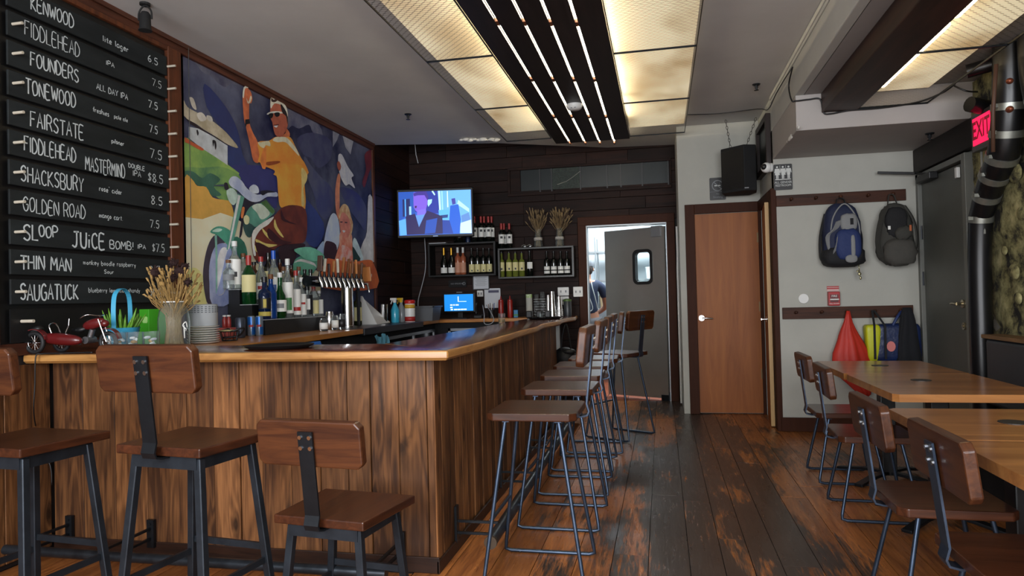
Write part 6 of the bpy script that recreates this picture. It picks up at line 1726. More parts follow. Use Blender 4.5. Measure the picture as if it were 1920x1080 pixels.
obj('strap', MB().tube(smooth_poly([(-.09, -.02, .05), (-.03, .03, .075), (.03, -.03, .06), (.09, .02, .08), (.04, .04, .03), (-.05, .0, .02)], 5, False), .006, 6), BLACK, t, smooth=True)
obj('lid_disc', MB().lathe([(.05, 0), (.055, .006), (0, .01)], (-.01, .0, .062), 20), LC, t, smooth=50)

# toy motorcycle with sidecar
xa, xb = x_at(52, 2.975), x_at(205, 2.975)
mo = thing('toy_motorcycle', 'dark red model motorcycle with a sidecar on the left end of the bar', 'toy', ((xa + xb) / 2, 3.0, 1.041), R_(4))
S_ = (xb - xa) / .42
RED = M('toy_red', '#581213', .3, coat=.4); TY = M('toy_tyre', '#101012', .6); CRM = CHROME


def wheel(cx, cy, r):
    q = obj('wheel', MB().tube([(cx + (r - .011) * math.cos(i * PI / 12), cy, r + (r - .011) * math.sin(i * PI / 12)) for i in range(24)], .011, 8, True), TY, mo, smooth=True)
    rim = MB().tube([(cx + (r - .02) * math.cos(i * PI / 12), cy, r + (r - .02) * math.sin(i * PI / 12)) for i in range(24)], .0022, 6, True).tube([(cx, cy - .008, r), (cx, cy + .008, r)], .006, 8)
    for i in range(12): rim.tube([(cx, cy, r), (cx + (r - .02) * math.cos(i * PI / 6), cy, r + (r - .02) * math.sin(i * PI / 6))], .0011, 4)
    obj('spokes', rim, CRM, q)


K = S_
wheel(-.135 * K, -.062, .050 * K); wheel(.160 * K, .02, .046 * K); wheel(-.085 * K, .045, .044 * K)


def fender(cx, cy, r, a0, a1, w):
    pts = [(cx + r * math.cos(R_(a)), cy, .048 * K + r * math.sin(R_(a))) for a in range(a0, a1 + 1, 12)]
    return MB().strip(pts, w, .004, (0, 1, 0))


obj('fender', fender(-.135 * K, -.06, .060 * K, 15, 175, .03), RED, mo, smooth=40)
obj('fender', fender(.160 * K, .02, .056 * K, 10, 120, .03), RED, mo, smooth=40)
sc_ = MB(); pillow(sc_, (-.03 * K, -.03, .062 * K), (.10 * K, .028, .026 * K), .85, 20, 10, Matrix.Rotation(R_(5), 3, 'Y'))
obj('sidecar_body', sc_, RED, mo, smooth=True)
sc_ = MB(); pillow(sc_, (-.15 * K, -.035, .10 * K), (.035 * K, .026, .018 * K), .7, 16, 8, Matrix.Rotation(R_(-25), 3, 'Y'))
obj('sidecar_seat', sc_, BLACK, mo, smooth=True)
obj('screen_frame', MB().tube(smooth_poly([(-.055 * K, -.06, .09 * K), (-.07 * K, -.055, .125 * K), (-.065 * K, -.02, .13 * K), (-.05 * K, -.01, .09 * K)], 3, False), .003, 6), CRM, mo)
ft = MB(); pillow(ft, (.085 * K, .03, .125 * K), (.055 * K, .02, .022 * K), .9, 18, 10, Matrix.Rotation(R_(-14), 3, 'Y'))
obj('fuel_tank', ft, RED, mo, smooth=True)
obj('saddle', MB().tube([(-.02 * K, .03, .10 * K), (.02 * K, .03, .098 * K), (.045 * K, .03, .105 * K)], [.008, .016, .01], 8), BLACK, mo, smooth=True)
obj('fork', MB().tube([(.16 * K, .035, .046 * K), (.122 * K, .035, .145 * K)], .0035, 6).tube([(.16 * K, .005, .046 * K), (.122 * K, .005, .145 * K)], .0035, 6), CRM, mo)
obj('handlebar', MB().tube(smooth_poly([(.07 * K, -.045, .15 * K), (.10 * K, -.04, .165 * K), (.122 * K, .0, .16 * K), (.122 * K, .04, .16 * K), (.10 * K, .08, .165 * K), (.07 * K, .085, .15 * K)], 3, False), .003, 6), CRM, mo, smooth=True)
obj('headlight', MB().ball((.145 * K, .02, .125 * K), .018 * K, (1, 1, .9), 12, 8), RED, mo, smooth=True)
obj('engine', MB().tube([(.07 * K, -.012, .055 * K), (.07 * K, .05, .055 * K)], .016 * K, 14).tube([(.07 * K, .02, .06 * K), (.085 * K, .02, .1 * K)], .012 * K, 10).tube([(.05 * K, -.015, .04 * K), (-.04 * K, -.0, .035 * K)], .005 * K, 6), M('toy_engine', '#7c7c7e', .3, .8), mo, smooth=50)
obj('chassis', MB().bar((-.1 * K, .03, .05 * K), (.12 * K, .03, .05 * K), .012, .01), BLACK, mo)
obj('mirror', MB().tube([(-.01 * K, -.03, .09 * K), (.005 * K, -.03, .12 * K), (.008 * K, -.03, .15 * K)], .003, 5), CRM, mo)
cp_ = [tuple(onz(175, 655, 1.048)), tuple(onz(155, 655, 1.048)), tuple(onz(120, 662, 1.048))]
cp_ = [(-2.80, 2.96, 1.046), (-2.86, 2.95, 1.046), (-2.95, 2.93, 1.046), (x_at(75, 2.9), 2.905, 1.045), (x_at(66, 2.89), 2.89, 1.03), (x_at(64, 2.89), 2.89, .9), (x_at(61, 2.9), 2.9, .75), (x_at(60, 3.0), 3.03, .6), (x_at(78, 3.0), 3.04, .45), (x_at(80, 3.0), 3.04, .35)]
solo('power_cord', MB().tube(smooth_poly(cp_, 4, False), .0035, 6), BLACK, 'black cord running over the bar edge and down the planks by the model motorcycle', 'cord', smooth=True)
# ------------------------------------------------------------------ alcove wall: signs, rails, bags
def peg_rail(px0, px1, pyt0, pyt1, hz, pegs, label):
    a = ony(px0, pyt0, 6.68); b = ony(px1, pyt1, 6.68)
    t = thing('peg_rail', label, 'coat rack', ((a.x + b.x) / 2, 6.69, a.z - hz), world=True, group='wooden peg rails on the alcove wall')
    obj('board', MB().box(a.x, b.x, 6.675, 6.699, a.z - hz, a.z), TRIMWX, t, bev=.003)
    for px in pegs:
        x = ony(px, (pyt0 + pyt1) / 2, 6.675).x
        obj('peg', MB().tube([(x, 6.676, a.z - hz * .5), (x, 6.635, a.z - hz * .42)], .009, 8).ball((x, 6.632, a.z - hz * .41), .014, (1, .8, 1), 10, 6), TRIMWX, t, smooth=50)
    return a.z - hz * .45


zr1 = peg_rail(1455, 1698, 367, 350, .10, (1482, 1528, 1574, 1626, 1672), 'upper dark wooden peg rail holding two backpacks')
zr2 = peg_rail(1467, 1712, 577, 573, .105, (1491, 1539, 1586, 1638, 1686), 'lower dark wooden peg rail holding the red bag and the blue tote')

NAVY = M('pack_navy', '#141d3a', .75, bump=.4, bs=30); PGREY = M('pack_grey', '#7d7e7e', .75, bump=.4, bs=30); PBLK = M('pack_black', '#0e0f12', .8, bump=.4, bs=20); PBLU = M('pack_blue', '#1d2d5c', .75, bump=.4, bs=30)
bp = thing('backpack', 'navy, black and light grey backpack with keys hanging from the upper rail', 'backpack', (1.555, 6.55, 1.75), world=True)
mb = MB(); pillow(mb, (1.56, 6.57, 1.76), (.155, .09, .27), .62, 24, 16, None, .012, 1, .12); obj('main_body', mb, NAVY, bp, smooth=True)
mb = MB(); pillow(mb, (1.56, 6.55, 1.56), (.175, .10, .09), .6, 24, 10, None, .014, 2); obj('base_panel', mb, PBLK, bp, smooth=True)
mb = MB(); pillow(mb, (1.585, 6.475, 1.66), (.105, .055, .135), .6, 22, 12, None, .008, 3); obj('front_pocket', mb, PBLU, bp, smooth=True)
mb = MB(); pillow(mb, (1.60, 6.49, 1.855), (.07, .035, .075), .6, 18, 10, None, .005, 4); obj('upper_pocket', mb, PGREY, bp, smooth=True)
obj('patch', MB().box(1.605, 1.63, 6.449, 6.455, 1.83, 1.885), PBLK, bp)
mb = MB(); pillow(mb, (1.615, 6.428, 1.64), (.018, .012, .10), .6, 12, 10); obj('pocket_stripe', mb, PGREY, bp, smooth=True)
mb = MB(); pillow(mb, (1.60, 6.432, 1.535), (.05, .016, .035), .8, 14, 8); obj('lower_badge', mb, PGREY, bp, smooth=True)
for k_, s_ in ((0, [(1.455, 6.50, 1.62), (1.435, 6.49, 1.74), (1.49, 6.48, 1.80), (1.52, 6.47, 1.87)]), (1, [(1.46, 6.48, 1.55), (1.50, 6.45, 1.66), (1.515, 6.45, 1.76)])):
    obj('side_stripe', MB().strip(smooth_poly(s_, 4, False), .055 if k_ == 0 else .04, .012, (.8, .3, .3)), PGREY, bp, smooth=40)
obj('piping', MB().tube(smooth_poly([(1.45, 6.50, 1.66), (1.47, 6.49, 1.88), (1.54, 6.49, 2.0), (1.60, 6.49, 2.0), (1.68, 6.50, 1.86), (1.69, 6.5, 1.68)], 5, False), .007, 6), PGREY, bp, smooth=True)
obj('grab_loop', MB().strip(smooth_poly([(1.53, 6.60, 2.0), (1.54, 6.62, 2.07), (1.575, 6.63, 2.085), (1.60, 6.61, 2.06), (1.60, 6.6, 2.0)], 4, False), .025, .006, (0, 1, 0)), PBLK, bp)
obj('shoulder_strap', MB().strip(smooth_poly([(1.44, 6.62, 1.95), (1.39, 6.6, 1.75), (1.385, 6.6, 1.58), (1.40, 6.58, 1.52)], 5, False), .05, .012, (0, 1, .1)), PBLK, bp)
obj('shoulder_strap', MB().strip(smooth_poly([(1.68, 6.62, 1.92), (1.725, 6.6, 1.75), (1.72, 6.6, 1.58)], 5, False), .05, .012, (0, 1, .1)), PBLK, bp)
obj('keys', MB().tube([(1.685, 6.55, 1.5), (1.69, 6.55, 1.42)], .005, 6).ball((1.69, 6.55, 1.405), .015, (1, .5, 1.2), 10, 6).ball((1.675, 6.55, 1.43), .01, (1, .6, 1), 8, 5).ball((1.697, 6.55, 1.37), .012, (.8, .5, 1.4), 8, 5), M('key_metal', '#a39c7a', .3, .8), bp, kind='stuff', smooth=True)

GR2 = M('pack_charcoal', '#35342f', .85, bump=.5, bs=26); GR3 = M('pack_dark', '#141416', .85, bump=.4, bs=20)
b2 = thing('backpack', 'worn charcoal grey backpack hanging by its loop beside the grey door', 'backpack', (1.98, 6.58, 1.75), world=True)
mb = MB(); pillow(mb, (1.99, 6.58, 1.74), (.14, .085, .27), .7, 24, 16, None, .02, 7, .15); obj('main_body', mb, GR2, b2, smooth=True)
mb = MB(); pillow(mb, (1.985, 6.505, 1.84), (.085, .03, .13), .7, 20, 12, None, .012, 8); obj('mesh_panel', mb, GR3, b2, smooth=True)
mb = MB(); pillow(mb, (2.0, 6.50, 1.58), (.125, .065, .115), .65, 22, 12, None, .02, 9); obj('front_pocket', mb, M('pack_charcoal_light', '#403e39', .85, bump=.5, bs=26), b2, smooth=True)
mb = MB(); pillow(mb, (2.03, 6.48, 1.74), (.07, .03, .055), .8, 18, 10, Matrix.Rotation(R_(-25), 3, 'Y'), .012, 10); obj('side_pouch', mb, GR2, b2, smooth=True)
obj('orange_tag', MB().tbox((2.075, 6.452, 1.78), (.016, .006, .05)), M('tag_orange', '#a8562a', .6), b2)
obj('white_tag', MB().tbox((1.915, 6.468, 1.79), (.02, .004, .03)), LW, b2)
obj('grab_loop', MB().strip(smooth_poly([(1.945, 6.6, 1.97), (1.965, 6.63, 2.08), (1.985, 6.635, 2.095), (2.01, 6.63, 2.08), (2.03, 6.6, 1.97)], 4, False), .02, .006, (0, 1, 0)), GR2, b2)
for sx in (-1, 1): obj('shoulder_strap', MB().strip(smooth_poly([(1.99 + sx * .07, 6.53, 1.98), (1.99 + sx * .13, 6.51, 1.85), (1.99 + sx * .155, 6.52, 1.68), (1.99 + sx * .13, 6.54, 1.54)], 5, False), .042, .014, (sx * .6, 1, 0)), GR2, b2, smooth=40)


def drape(cx, cy, zt, zb, prof, nf, amp, seed, n=36, m=14, flat=.5):
    mb = MB(); rg = random.Random(seed); ph = [rg.random() * 6 for _ in range(4)]
    vs = []
    for j in range(m + 1):
        t = j / m; z = zt + (zb - zt) * t
        k = t * (len(prof) - 1); i0 = min(int(k), len(prof) - 2); r = prof[i0][0] + (prof[i0 + 1][0] - prof[i0][0]) * (k - i0); dx = prof[i0][1] + (prof[i0 + 1][1] - prof[i0][1]) * (k - i0)
        for i in range(n):
            a = 2 * PI * i / n
            rr = r * (1 + amp * math.sin(nf * a + ph[0] + t * 1.5) + amp * .6 * math.sin((nf + 3) * a + ph[1]))
            vs.append((cx + dx + rr * math.cos(a), cy + rr * flat * math.sin(a), z + .012 * math.sin(3 * a + ph[2]) * t))
    mb.add(vs, [(j * n + i, j * n + (i + 1) % n, (j + 1) * n + (i + 1) % n, (j + 1) * n + i) for j in range(m) for i in range(n)] + [tuple(range(n)), tuple(m * n + i for i in range(n))])
    return mb


REDC = M('red_cloth', '#b3291b', .6, var=.1, vs=5, bump=.2, bs=9)
rb = thing('red_bag', 'bright red cloth bag hanging from the lower rail behind the farthest table', 'bag', (1.62, 6.62, .35), world=True)
obj('bag_body', drape(1.60, 6.60, zr2 + .01, .34, [(.012, 0), (.03, -.005), (.065, -.01), (.10, 0), (.135, .0), (.15, .01), (.13, .03), (.085, .08), (.04, .12)], 5, .16, 4, flat=.45), REDC, rb, smooth=True)
obj('tag', MB().tbox((1.715, 6.545, .42), (.035, .003, .03)), LW, rb)
tb = thing('tote_bag', 'dark blue shiny tote bag with a bright yellow side and black straps', 'bag', (1.93, 6.62, .65), world=True)
obj('bag_body', (lambda m_: (pillow(m_, (1.99, 6.62, .80), (.19, .055, .165), .3, 24, 10, None, .01, 3), m_)[1])(MB()), M('tote_blue', '#152348', .3, var=.3, vs=9, bump=.5, bs=14), tb, smooth=True)
obj('yellow_side', (lambda m_: (pillow(m_, (1.79, 6.61, .80), (.055, .05, .16), .35, 18, 10, None, .006, 5, -.25), m_)[1])(MB()), M('tote_yellow', '#b5b81c', .45, var=.1, vs=6), tb, smooth=True)
obj('pink_print', MB().prism([(.035 * math.cos(R_(i * 24)), .045 * math.sin(R_(i * 24))) for i in range(15)], lambda u, v, w: (1.925 + u, 6.56 - w, .77 + v), 0, .004), M('print_pink', '#c46f6a', .6), tb)
for x_, xt_ in ((1.795, 1.80), (1.88, 1.815)): obj('strap', MB().strip([(x_, 6.555, .66), (x_, 6.55, .95), (xt_, 6.62, zr2 + .01)], .018, .004, (1, 0, 0)), PBLK, tb)
obj('strap', MB().tube(smooth_poly([(1.95, 6.58, .95), (2.0, 6.6, 1.03), (2.05, 6.63, zr2), (2.1, 6.6, 1.03), (2.12, 6.58, .95)], 4, False), .012, 6), M('tote_blue_strap', '#1c2f60', .5), tb)
solo('dark_coat', drape(2.06, 6.56, zr2 + .03, .62, [(.03, 0), (.05, 0), (.062, 0), (.075, -.005), (.085, -.005), (.095, 0), (.10, .005)], 4, .14, 9, flat=.4), M('coat_black', '#0c0e14', .9, bump=.3, bs=20), 'black coat draped from the lower rail over the blue tote bag', 'coat', smooth=True)

# fire alarm pull
fa = thing('fire_alarm', 'red fire alarm pull box with a small red and white sign above it', 'alarm', (ony(1562, 556, 6.69).x, 6.69, ony(1562, 573, 6.69).z))
obj('box', MB().box(-.048, .048, -.045, .01, 0, .125), M('alarm_red', '#a3141a', .35), fa, bev=.005)
obj('recess', MB().box(-.034, .034, -.047, -.044, .03, .10), M('alarm_dark', '#5c0d10', .4), fa)
obj('pull_bar', MB().box(-.038, .038, -.056, -.046, .05, .062), WHITE, fa, bev=.003)
obj('lettering', text_mb('FIRE', .026, lambda u, v, w: (u, -.0472 - w, .085 + v), .0008), LW, fa)
obj('lettering', text_mb('PULL DOWN', .014, lambda u, v, w: (u, -.0455 - w, .018 + v), .0008), LW, fa)
sgn = obj('sign_plate', MB().box(-.05, .05, -.004, .01, .13, .175), M('sign_pale', '#c9a5a0', .5), fa)
obj('red_band', MB().box(-.05, .05, -.0055, -.004, .148, .16).box(-.05, .05, -.0055, -.004, .165, .175), M('alarm_red', '#a3141a', .35), sgn, kind='stuff')
p = ony(1507, 560, 6.69)
solo('wall_disc', MB().tube([(p.x, 6.70, p.z), (p.x, 6.688, p.z)], .045, 28), WHITE, 'round white blank plate on the wall left of the fire alarm', 'plate', bev=.004)

# restroom sign
t, w, h = board_sign('restroom_sign', 1450, 1486, 309, 355, 6.685, BLACK, 'black sign with three white figures lettered all gender restroom', 'sign', .01)
SW = M('sign_white', '#c4c6c2', .5)
for k in range(3):
    cx = (k - 1) * w * .62; f_ = MB(); hz = h * .78
    f_.prism([(.009 * math.cos(R_(i * 30)), .009 * math.sin(R_(i * 30))) for i in range(12)], lambda u, v, q: (cx + u, -.0052 - q, hz + v), 0, .001)
    body = [(-.02, .058), (.02, .058), (.027, .02), (.02, .018), (.016, .04), (.022 if k != 2 else .014, .0), (.011, 0), (.010, -.035), (.002, -.035), (.001, -.002), (-.001, -.002), (-.002, -.035), (-.010, -.035), (-.011, 0), (-.022 if k == 0 else -.014, 0), (-.016, .04), (-.02, .018), (-.027, .02)]
    f_.prism([(u * .95, v) for u, v in body], lambda u, v, q: (cx + u, -.0052 - q, hz - .072 + v), 0, .001)
    obj('figure', f_, SW, t)
for k in (-.5, .5): obj('divider', MB().box(k * w * .62 - .0012, k * w * .62 + .0012, -.0062, -.0052, h * .15, h * .9), SW, t)
obj('rule', MB().box(-w * .85, w * .85, -.0062, -.0052, -h * .22, -h * .16), SW, t)
obj('lettering', text_mb('ALL GENDER', .029, lambda u, v, q: (u, -.0052 - q, -h * .42 + v), .001, sx=.88), SW, t)
obj('lettering', text_mb('RESTROOM', .029, lambda u, v, q: (u, -.0052 - q, -h * .66 + v), .001, sx=.9), SW, t)
# no smoking sign over the orange door
t, w, h = board_sign('no_smoking_sign', 1330, 1361, 334, 374, 7.585, BLACK, 'black no smoking sign with a crossed cigarette symbol above the orange door', 'sign', .01)
cz = h * .28; rr = w * .72
obj('ring', ring([(rr * math.cos(R_(i * 15)), cz + rr * math.sin(R_(i * 15))) for i in range(24)], [(rr * .86 * math.cos(R_(i * 15)), cz + rr * .86 * math.sin(R_(i * 15))) for i in range(24)], fs_(.0052), 0, .001), LGR, t)
obj('slash', MB().bar((-rr * .65, -.0058, cz + rr * .65), (rr * .65, -.0058, cz - rr * .65), .001, .008, (1, 0, 1)), LGR, t)
obj('cigarette', MB().box(-rr * .55, rr * .35, -.0062, -.0052, cz - .006, cz + .005).box(rr * .38, rr * .5, -.0062, -.0052, cz - .006, cz + .005), SW, t, kind='stuff')
obj('smoke', MB().tube(smooth_poly([(rr * .45, -.0055, cz + .01), (rr * .3, -.0055, cz + .025), (rr * .45, -.0055, cz + .04), (rr * .2, -.0055, cz + .055)], 3, False), .0018, 4), LGR, t)
obj('rule', MB().box(-w, w, -.0058, -.005, -h * .28, -h * .26), LGR, t)
obj('lettering', text_mb('No', .026, fs_(.0052), .001).__class__() if False else text_mb('No', .026, lambda u, v, q: (u, -.0052 - q, -h * .46 + v), .001), LGR, t)
obj('lettering', text_mb('Smoking', .028, lambda u, v, q: (u, -.0052 - q, -h * .75 + v), .001), LGR, t)

# hanging speaker with chains
spk = thing('speaker', 'black loudspeaker hanging on chains above the orange door', 'speaker', (.82, 7.3, 2.5), world=True)
xa_, xb_ = ony(1353, 320, 7.25).x, ony(1420, 320, 7.25).x
za, zb = ony(1385, 276, 7.25).z, ony(1385, 361, 7.25).z
obj('cabinet', MB().prism([(xa_, 7.3), (xa_ + .20, 7.12), (xb_ - .02, 7.16), (xb_, 7.35), (xb_ - .05, 7.5), (xa_ + .05, 7.5)], cp, zb, za), BLACKM, spk, bev=.008)
obj('grille', MB().prism([(xa_ + .012, 7.285), (xa_ + .192, 7.122), (xa_ + .196, 7.115), (xa_ + .006, 7.285)], cp, zb + .03, za - .03), M('grille_black', '#08080a', .5), spk)
obj('badge', MB().box(xa_ + .2, xa_ + .24, 7.117, 7.125, zb + .02, zb + .03), LGR, spk)


def chain(mb, p, q, n=9):
    p = Vector(p); q = Vector(q); d = (q - p) / n
    for k in range(n):
        c = p + d * (k + .5); dn = d.normalized(); sd = dn.cross(Vector((1, 0, 0) if k % 2 else (0, 1, 0))).normalized()
        mb.tube([c + dn * math.cos(R_(a)) * d.length * .62 + sd * math.sin(R_(a)) * .009 for a in range(0, 360, 45)], .0028, 5, True)
    return mb


for k_, (a, b_) in enumerate((((.68, 7.3, 3.02), (.72, 7.3, za + .005)), ((.98, 7.35, 3.03), (.87, 7.35, za + .005)))):
    obj('chain', chain(MB(), a, b_), M('chain_steel', '#55534e', .4, .7), spk, kind='stuff')
# dome camera
cmr = thing('security_camera', 'small white dome security camera at the corner beside the restroom sign', 'camera', (1.02, 6.74, ony(1434, 317, 6.8).z))
obj('housing', MB().ball((-.045, -.01, 0), .05, (1, 1, .95), 16, 10).tube([(-.03, 0, 0), (.01, 0, 0)], .042, 16), WHITE, cmr, smooth=True)
obj('lens', MB().ball((-.07, -.038, .004), .028, (1, 1, 1), 14, 8), BLACK, cmr, smooth=True)

# cables along soffit
pts = [onx(1487, 127, 1.02), onx(1480, 165, 1.02), onx(1483, 190, 1.02)]
P1 = [tuple(onx(1486, 126, 1.0)), tuple(onx(1479, 160, 1.0)), (.998, 5.55, 2.71), (1.03, 5.545, 2.70), (1.12, 5.55, 2.705), (1.20, 5.55, 2.70), (1.22, 5.55, 2.60), (1.27, 5.55, 2.585), (1.40, 5.55, 2.60), (1.6, 5.55, 2.60), (1.85, 5.55, 2.62), (2.0, 5.5, 2.66), (2.05, 5.4, 2.69), (2.0, 5.3, 2.66), (2.06, 5.25, 2.6), (2.15, 5.3, 2.6)]
solo('soffit_cable', MB().tube(smooth_poly(P1, 5, False), .006, 6), BLACK, 'black cable sagging along the front of the soffit under the dark beam', 'cable', smooth=True)
P2 = [tuple(onx(1486, 126, 1.0)), tuple(onx(1470, 150, 1.0)), tuple(onx(1455, 176, 1.0)), tuple(onx(1440, 205, 1.0)), (.95, 7.0, 3.03), (.6, 7.1, 3.04), (.3, 7.05, 3.04)]
solo('ceiling_cable', MB().tube(smooth_poly(P2, 4, False), .005, 6), BLACK, 'thin black cable crossing the ceiling to the top of the white beam', 'cable', smooth=True)


def sprinkler(x, y, z, label):
    t = thing('sprinkler_head', label, 'sprinkler', (x, y, z), group='sprinkler heads on the ceilings')
    obj('collar', MB().lathe([(.035, 0), (.03, -.008), (.012, -.01)], n=16), DARKSTEEL, t, smooth=50)
    obj('body', MB().lathe([(.01, -.01), (.008, -.035), (.004, -.05)], n=10).tube([(-.012, 0, -.012), (-.014, 0, -.03), (0, 0, -.048), (.014, 0, -.03), (.012, 0, -.012)], .0025, 5), DARKSTEEL, t)
    obj('deflector', MB().lathe([(.02, -.05), (.02, -.053), (0, -.053)], n=12), DARKSTEEL, t)


p = onz(765, 214, ZC); sprinkler(p.x, p.y, ZC, 'small sprinkler head on the plaster ceiling left of the slatted light')
p = onz(1418, 158, ZC); sprinkler(p.x, p.y, ZC, 'small sprinkler head on the ceiling between the slatted light and white beam')
p = onz(1743, 250, 2.48); sprinkler(p.x, p.y, 2.48, 'sprinkler head under the soffit near the grey door')
p = onz(1077, 196, 2.944)
t = thing('smoke_detector', 'round white smoke detector between the glowing ceiling slots', 'smoke detector', (p.x, p.y, 2.944))
obj('housing', MB().lathe([(.07, 0), (.072, -.012), (.062, -.035), (.045, -.048), (0, -.05)], n=28), WHITE, t, smooth=50)
obj('vents', MB().tbox((-.02, -.052, -.036), (.015, .008, .012)).tbox((.01, -.055, -.036), (.015, .008, .012)), LGR, t, kind='stuff')
# black spotlight at the top left
p = onz(281, 8, 3.0)
t = thing('ceiling_spotlight', 'small black stage spotlight hanging from the ceiling above the menu board frame', 'spotlight', (-2.93, 3.52, 2.99), world=True)
obj('can', MB().lathe([(.038, -.075), (.032, -.06), (.03, .02), (.02, .035), (0, .036)], (-2.93, 3.52, 2.97), 16), BLACKM, t, smooth=50)
obj('yoke', MB().tube(smooth_poly([(-2.975, 3.52, 2.96), (-2.97, 3.52, 3.01), (-2.93, 3.52, 3.045), (-2.89, 3.52, 3.01), (-2.885, 3.52, 2.96)], 4, False), .005, 6), BLACKM, t)
obj('mount', MB().lathe([(.03, 0), (.03, .012)], (-2.93, 3.52, 3.046), 14), BLACKM, t)

# exit sign and pipes on the right wall
ex = thing('exit_sign', 'lit red exit sign beside the black pipe above the grey door', 'sign', (2.10, 5.085, 2.295), R_(-90))
obj('housing', MB().box(-.155, .155, -.02, .03, -.125, .125), M('exit_housing', '#3b3a3a', .4), ex, bev=.005)
obj('red_panel', MB().box(-.125, .125, -.024, -.019, -.085, .095), M('exit_red', '#30050c', .4, emit=1.1, ecol='#ff1648'), ex)
obj('lettering', text_mb('EXIT', .165, lambda u, v, q: (u, -.0245 - q, .005 + v), .001, sx=.75, bold=.004), M('exit_letters', '#2a0208', .4, emit=.25, ecol='#a8062a'), ex)
obj('arm', MB().tube([(.0, .03, 0), (.0, .10, 0)], .012, 8), DARKSTEEL, ex)
solo('exit_conduit', MB().tube([(2.12, 5.20, 2.18), (2.13, 5.22, 1.62)], .008, 8), M('conduit_pale', '#8a8a84', .5), 'thin pale conduit running down from the exit sign', 'conduit', smooth=True)
PIPE = M('pipe_black', '#0e0e10', .35, var=.3, vs=6); BAND = M('clamp_metal', '#8f9088', .4, .8, var=.2, vs=10)
pp = thing('drain_pipe', 'thick black drain pipe with metal clamps climbing the stone wall', 'pipe', (2.1, 5.25, 0), world=True)
def wp(px, py, x=2.13): return tuple(onx(px, py, x))


q0 = onx(1838, 560, 2.13).y
ctr = [(2.13, q0, 0), (2.13, q0, 1.2), wp(1838, 425), wp(1843, 392), wp(1860, 340), wp(1879, 295), wp(1887, 250), wp(1892, 180), (2.13, onx(1894, 120, 2.13).y, 2.745)]
sm_ = smooth_poly(ctr, 4, False)
rad_ = [.071 if p[2] < 1.75 else min(.09, .071 + (p[2] - 1.75) * .06) for p in sm_]
obj('pipe_run', MB().tube(sm_, rad_, 20), PIPE, pp, smooth=50)
for (px, py, d_) in ((1838, 412, 0), (1852, 372, 0), (1866, 330, 0), (1880, 290, 0), (1888, 248, 0), (1890, 195, 0)):
    c0 = Vector(wp(px, py)); k_ = min(range(1, len(sm_) - 1), key=lambda i: (Vector(sm_[i]) - c0).length)
    dv = (Vector(sm_[k_ + 1]) - Vector(sm_[k_ - 1])).normalized() * .022; c0 = Vector(sm_[k_])
    o_ = obj('clamp', MB().tube([c0 - dv, c0 + dv], rad_[k_] + .006, 20), BAND, pp, smooth=50)
    obj('clamp_screw', MB().tbox((c0.x - .08, c0.y - .04, c0.z), (.03, .025, .022)), BAND, o_)
p2 = thing('side_pipe', 'thinner black pipe and brass fittings beside the thick drain pipe at the ceiling', 'pipe', (2.15, 4.6, 2.5), world=True)
obj('pipe_run', MB().tube(smooth_poly([(2.14, 4.62, 2.745), (2.15, 4.63, 2.5), (2.18, 4.6, 2.2), (2.19, 4.5, 2.0)], 4, False), .045, 14), PIPE, p2, smooth=50)
obj('fitting', MB().ball(onx(1893, 152, 2.03), .02, (1, 1, .9), 12, 8).ball(onx(1893, 205, 2.03), .02, (1, 1.4, 1), 12, 8), M('copper_old', '#7d4431', .4, .7), p2, smooth=True, kind='stuff')
obj('branch', MB().tube([(2.0, 5.05, 2.46), (2.12, 5.1, 2.44), (2.2, 5.1, 2.44)], .05, 14).tube([(1.97, 5.0, 2.66), (2.1, 4.95, 2.68), (2.2, 4.9, 2.68)], .045, 12), PIPE, p2, smooth=50, kind='stuff')
obj('thin_pipe', MB().tube([tuple(onx(1868, 120, 2.0)), tuple(onx(1862, 210, 2.0)), tuple(onx(1862, 285, 2.0))], .012, 8), M('rust_pipe', '#4a3022', .6), p2, smooth=True)

# ------------------------------------------------------------------ kitchen beyond the steel door
KS = M('kitchen_steel', '#b5babd', .3, .9)
ks = thing('kitchen_shelf', 'bright steel kitchen rack with white tubs seen through the half open door', 'shelf', (-.8, 11.1, 0), world=True)
for x_ in (-1.9, -1.0, -.1, .8): obj('post', MB().tube([(x_, 10.9, 0), (x_, 10.9, 2.2)], .015, 8).tube([(x_, 11.3, 0), (x_, 11.3, 2.2)], .015, 8), KS, ks, kind='stuff')
for z_ in (.6, 1.05, 1.5, 1.95): obj('shelf_board', MB().box(-1.92, .82, 10.88, 11.32, z_, z_ + .025), KS, ks)
rg = random.Random(2)
for k in range(22):
    if k % 2: continue
    x_ = rg.uniform(-1.8, .7); z_ = rg.choice([.625, 1.075, 1.525, 1.975]); w_k = rg.uniform(.06, .11); h_k = rg.uniform(.12, .26)
    x_ = -1.82 + (k % 11) * .24; z_ = [1.075, 1.525][k // 11]
    t = thing('storage_tub', ('white' if k % 3 else 'tan') + ' storage tub on the kitchen rack behind the steel door', 'tub', (x_, 11.05, z_), group='tubs on the kitchen rack')
    t['label'] = 'storage tub on the kitchen rack seen behind the half open steel door'
    mt = [M('tub_white', '#d5dade', .4), M('tub_tan', '#a38a68', .5), M('tub_grey', '#8f989e', .4)][k % 3]
    obj('tub_body', MB().lathe([(w_k * .85, 0), (w_k, h_k)], n=12), mt, t, smooth=50)
    obj('tub_lid', MB().lathe([(w_k * 1.05, h_k), (w_k * 1.05, h_k + .015)], n=12), WHITE, t)
kt = thing('kitchen_table', 'long stainless steel kitchen table in front of the person', 'table', (-1.0, 10.5, 0), world=True)
obj('top', MB().box(-2.0, -.2, 10.25, 10.8, .88, .92), KS, kt, bev=.004)
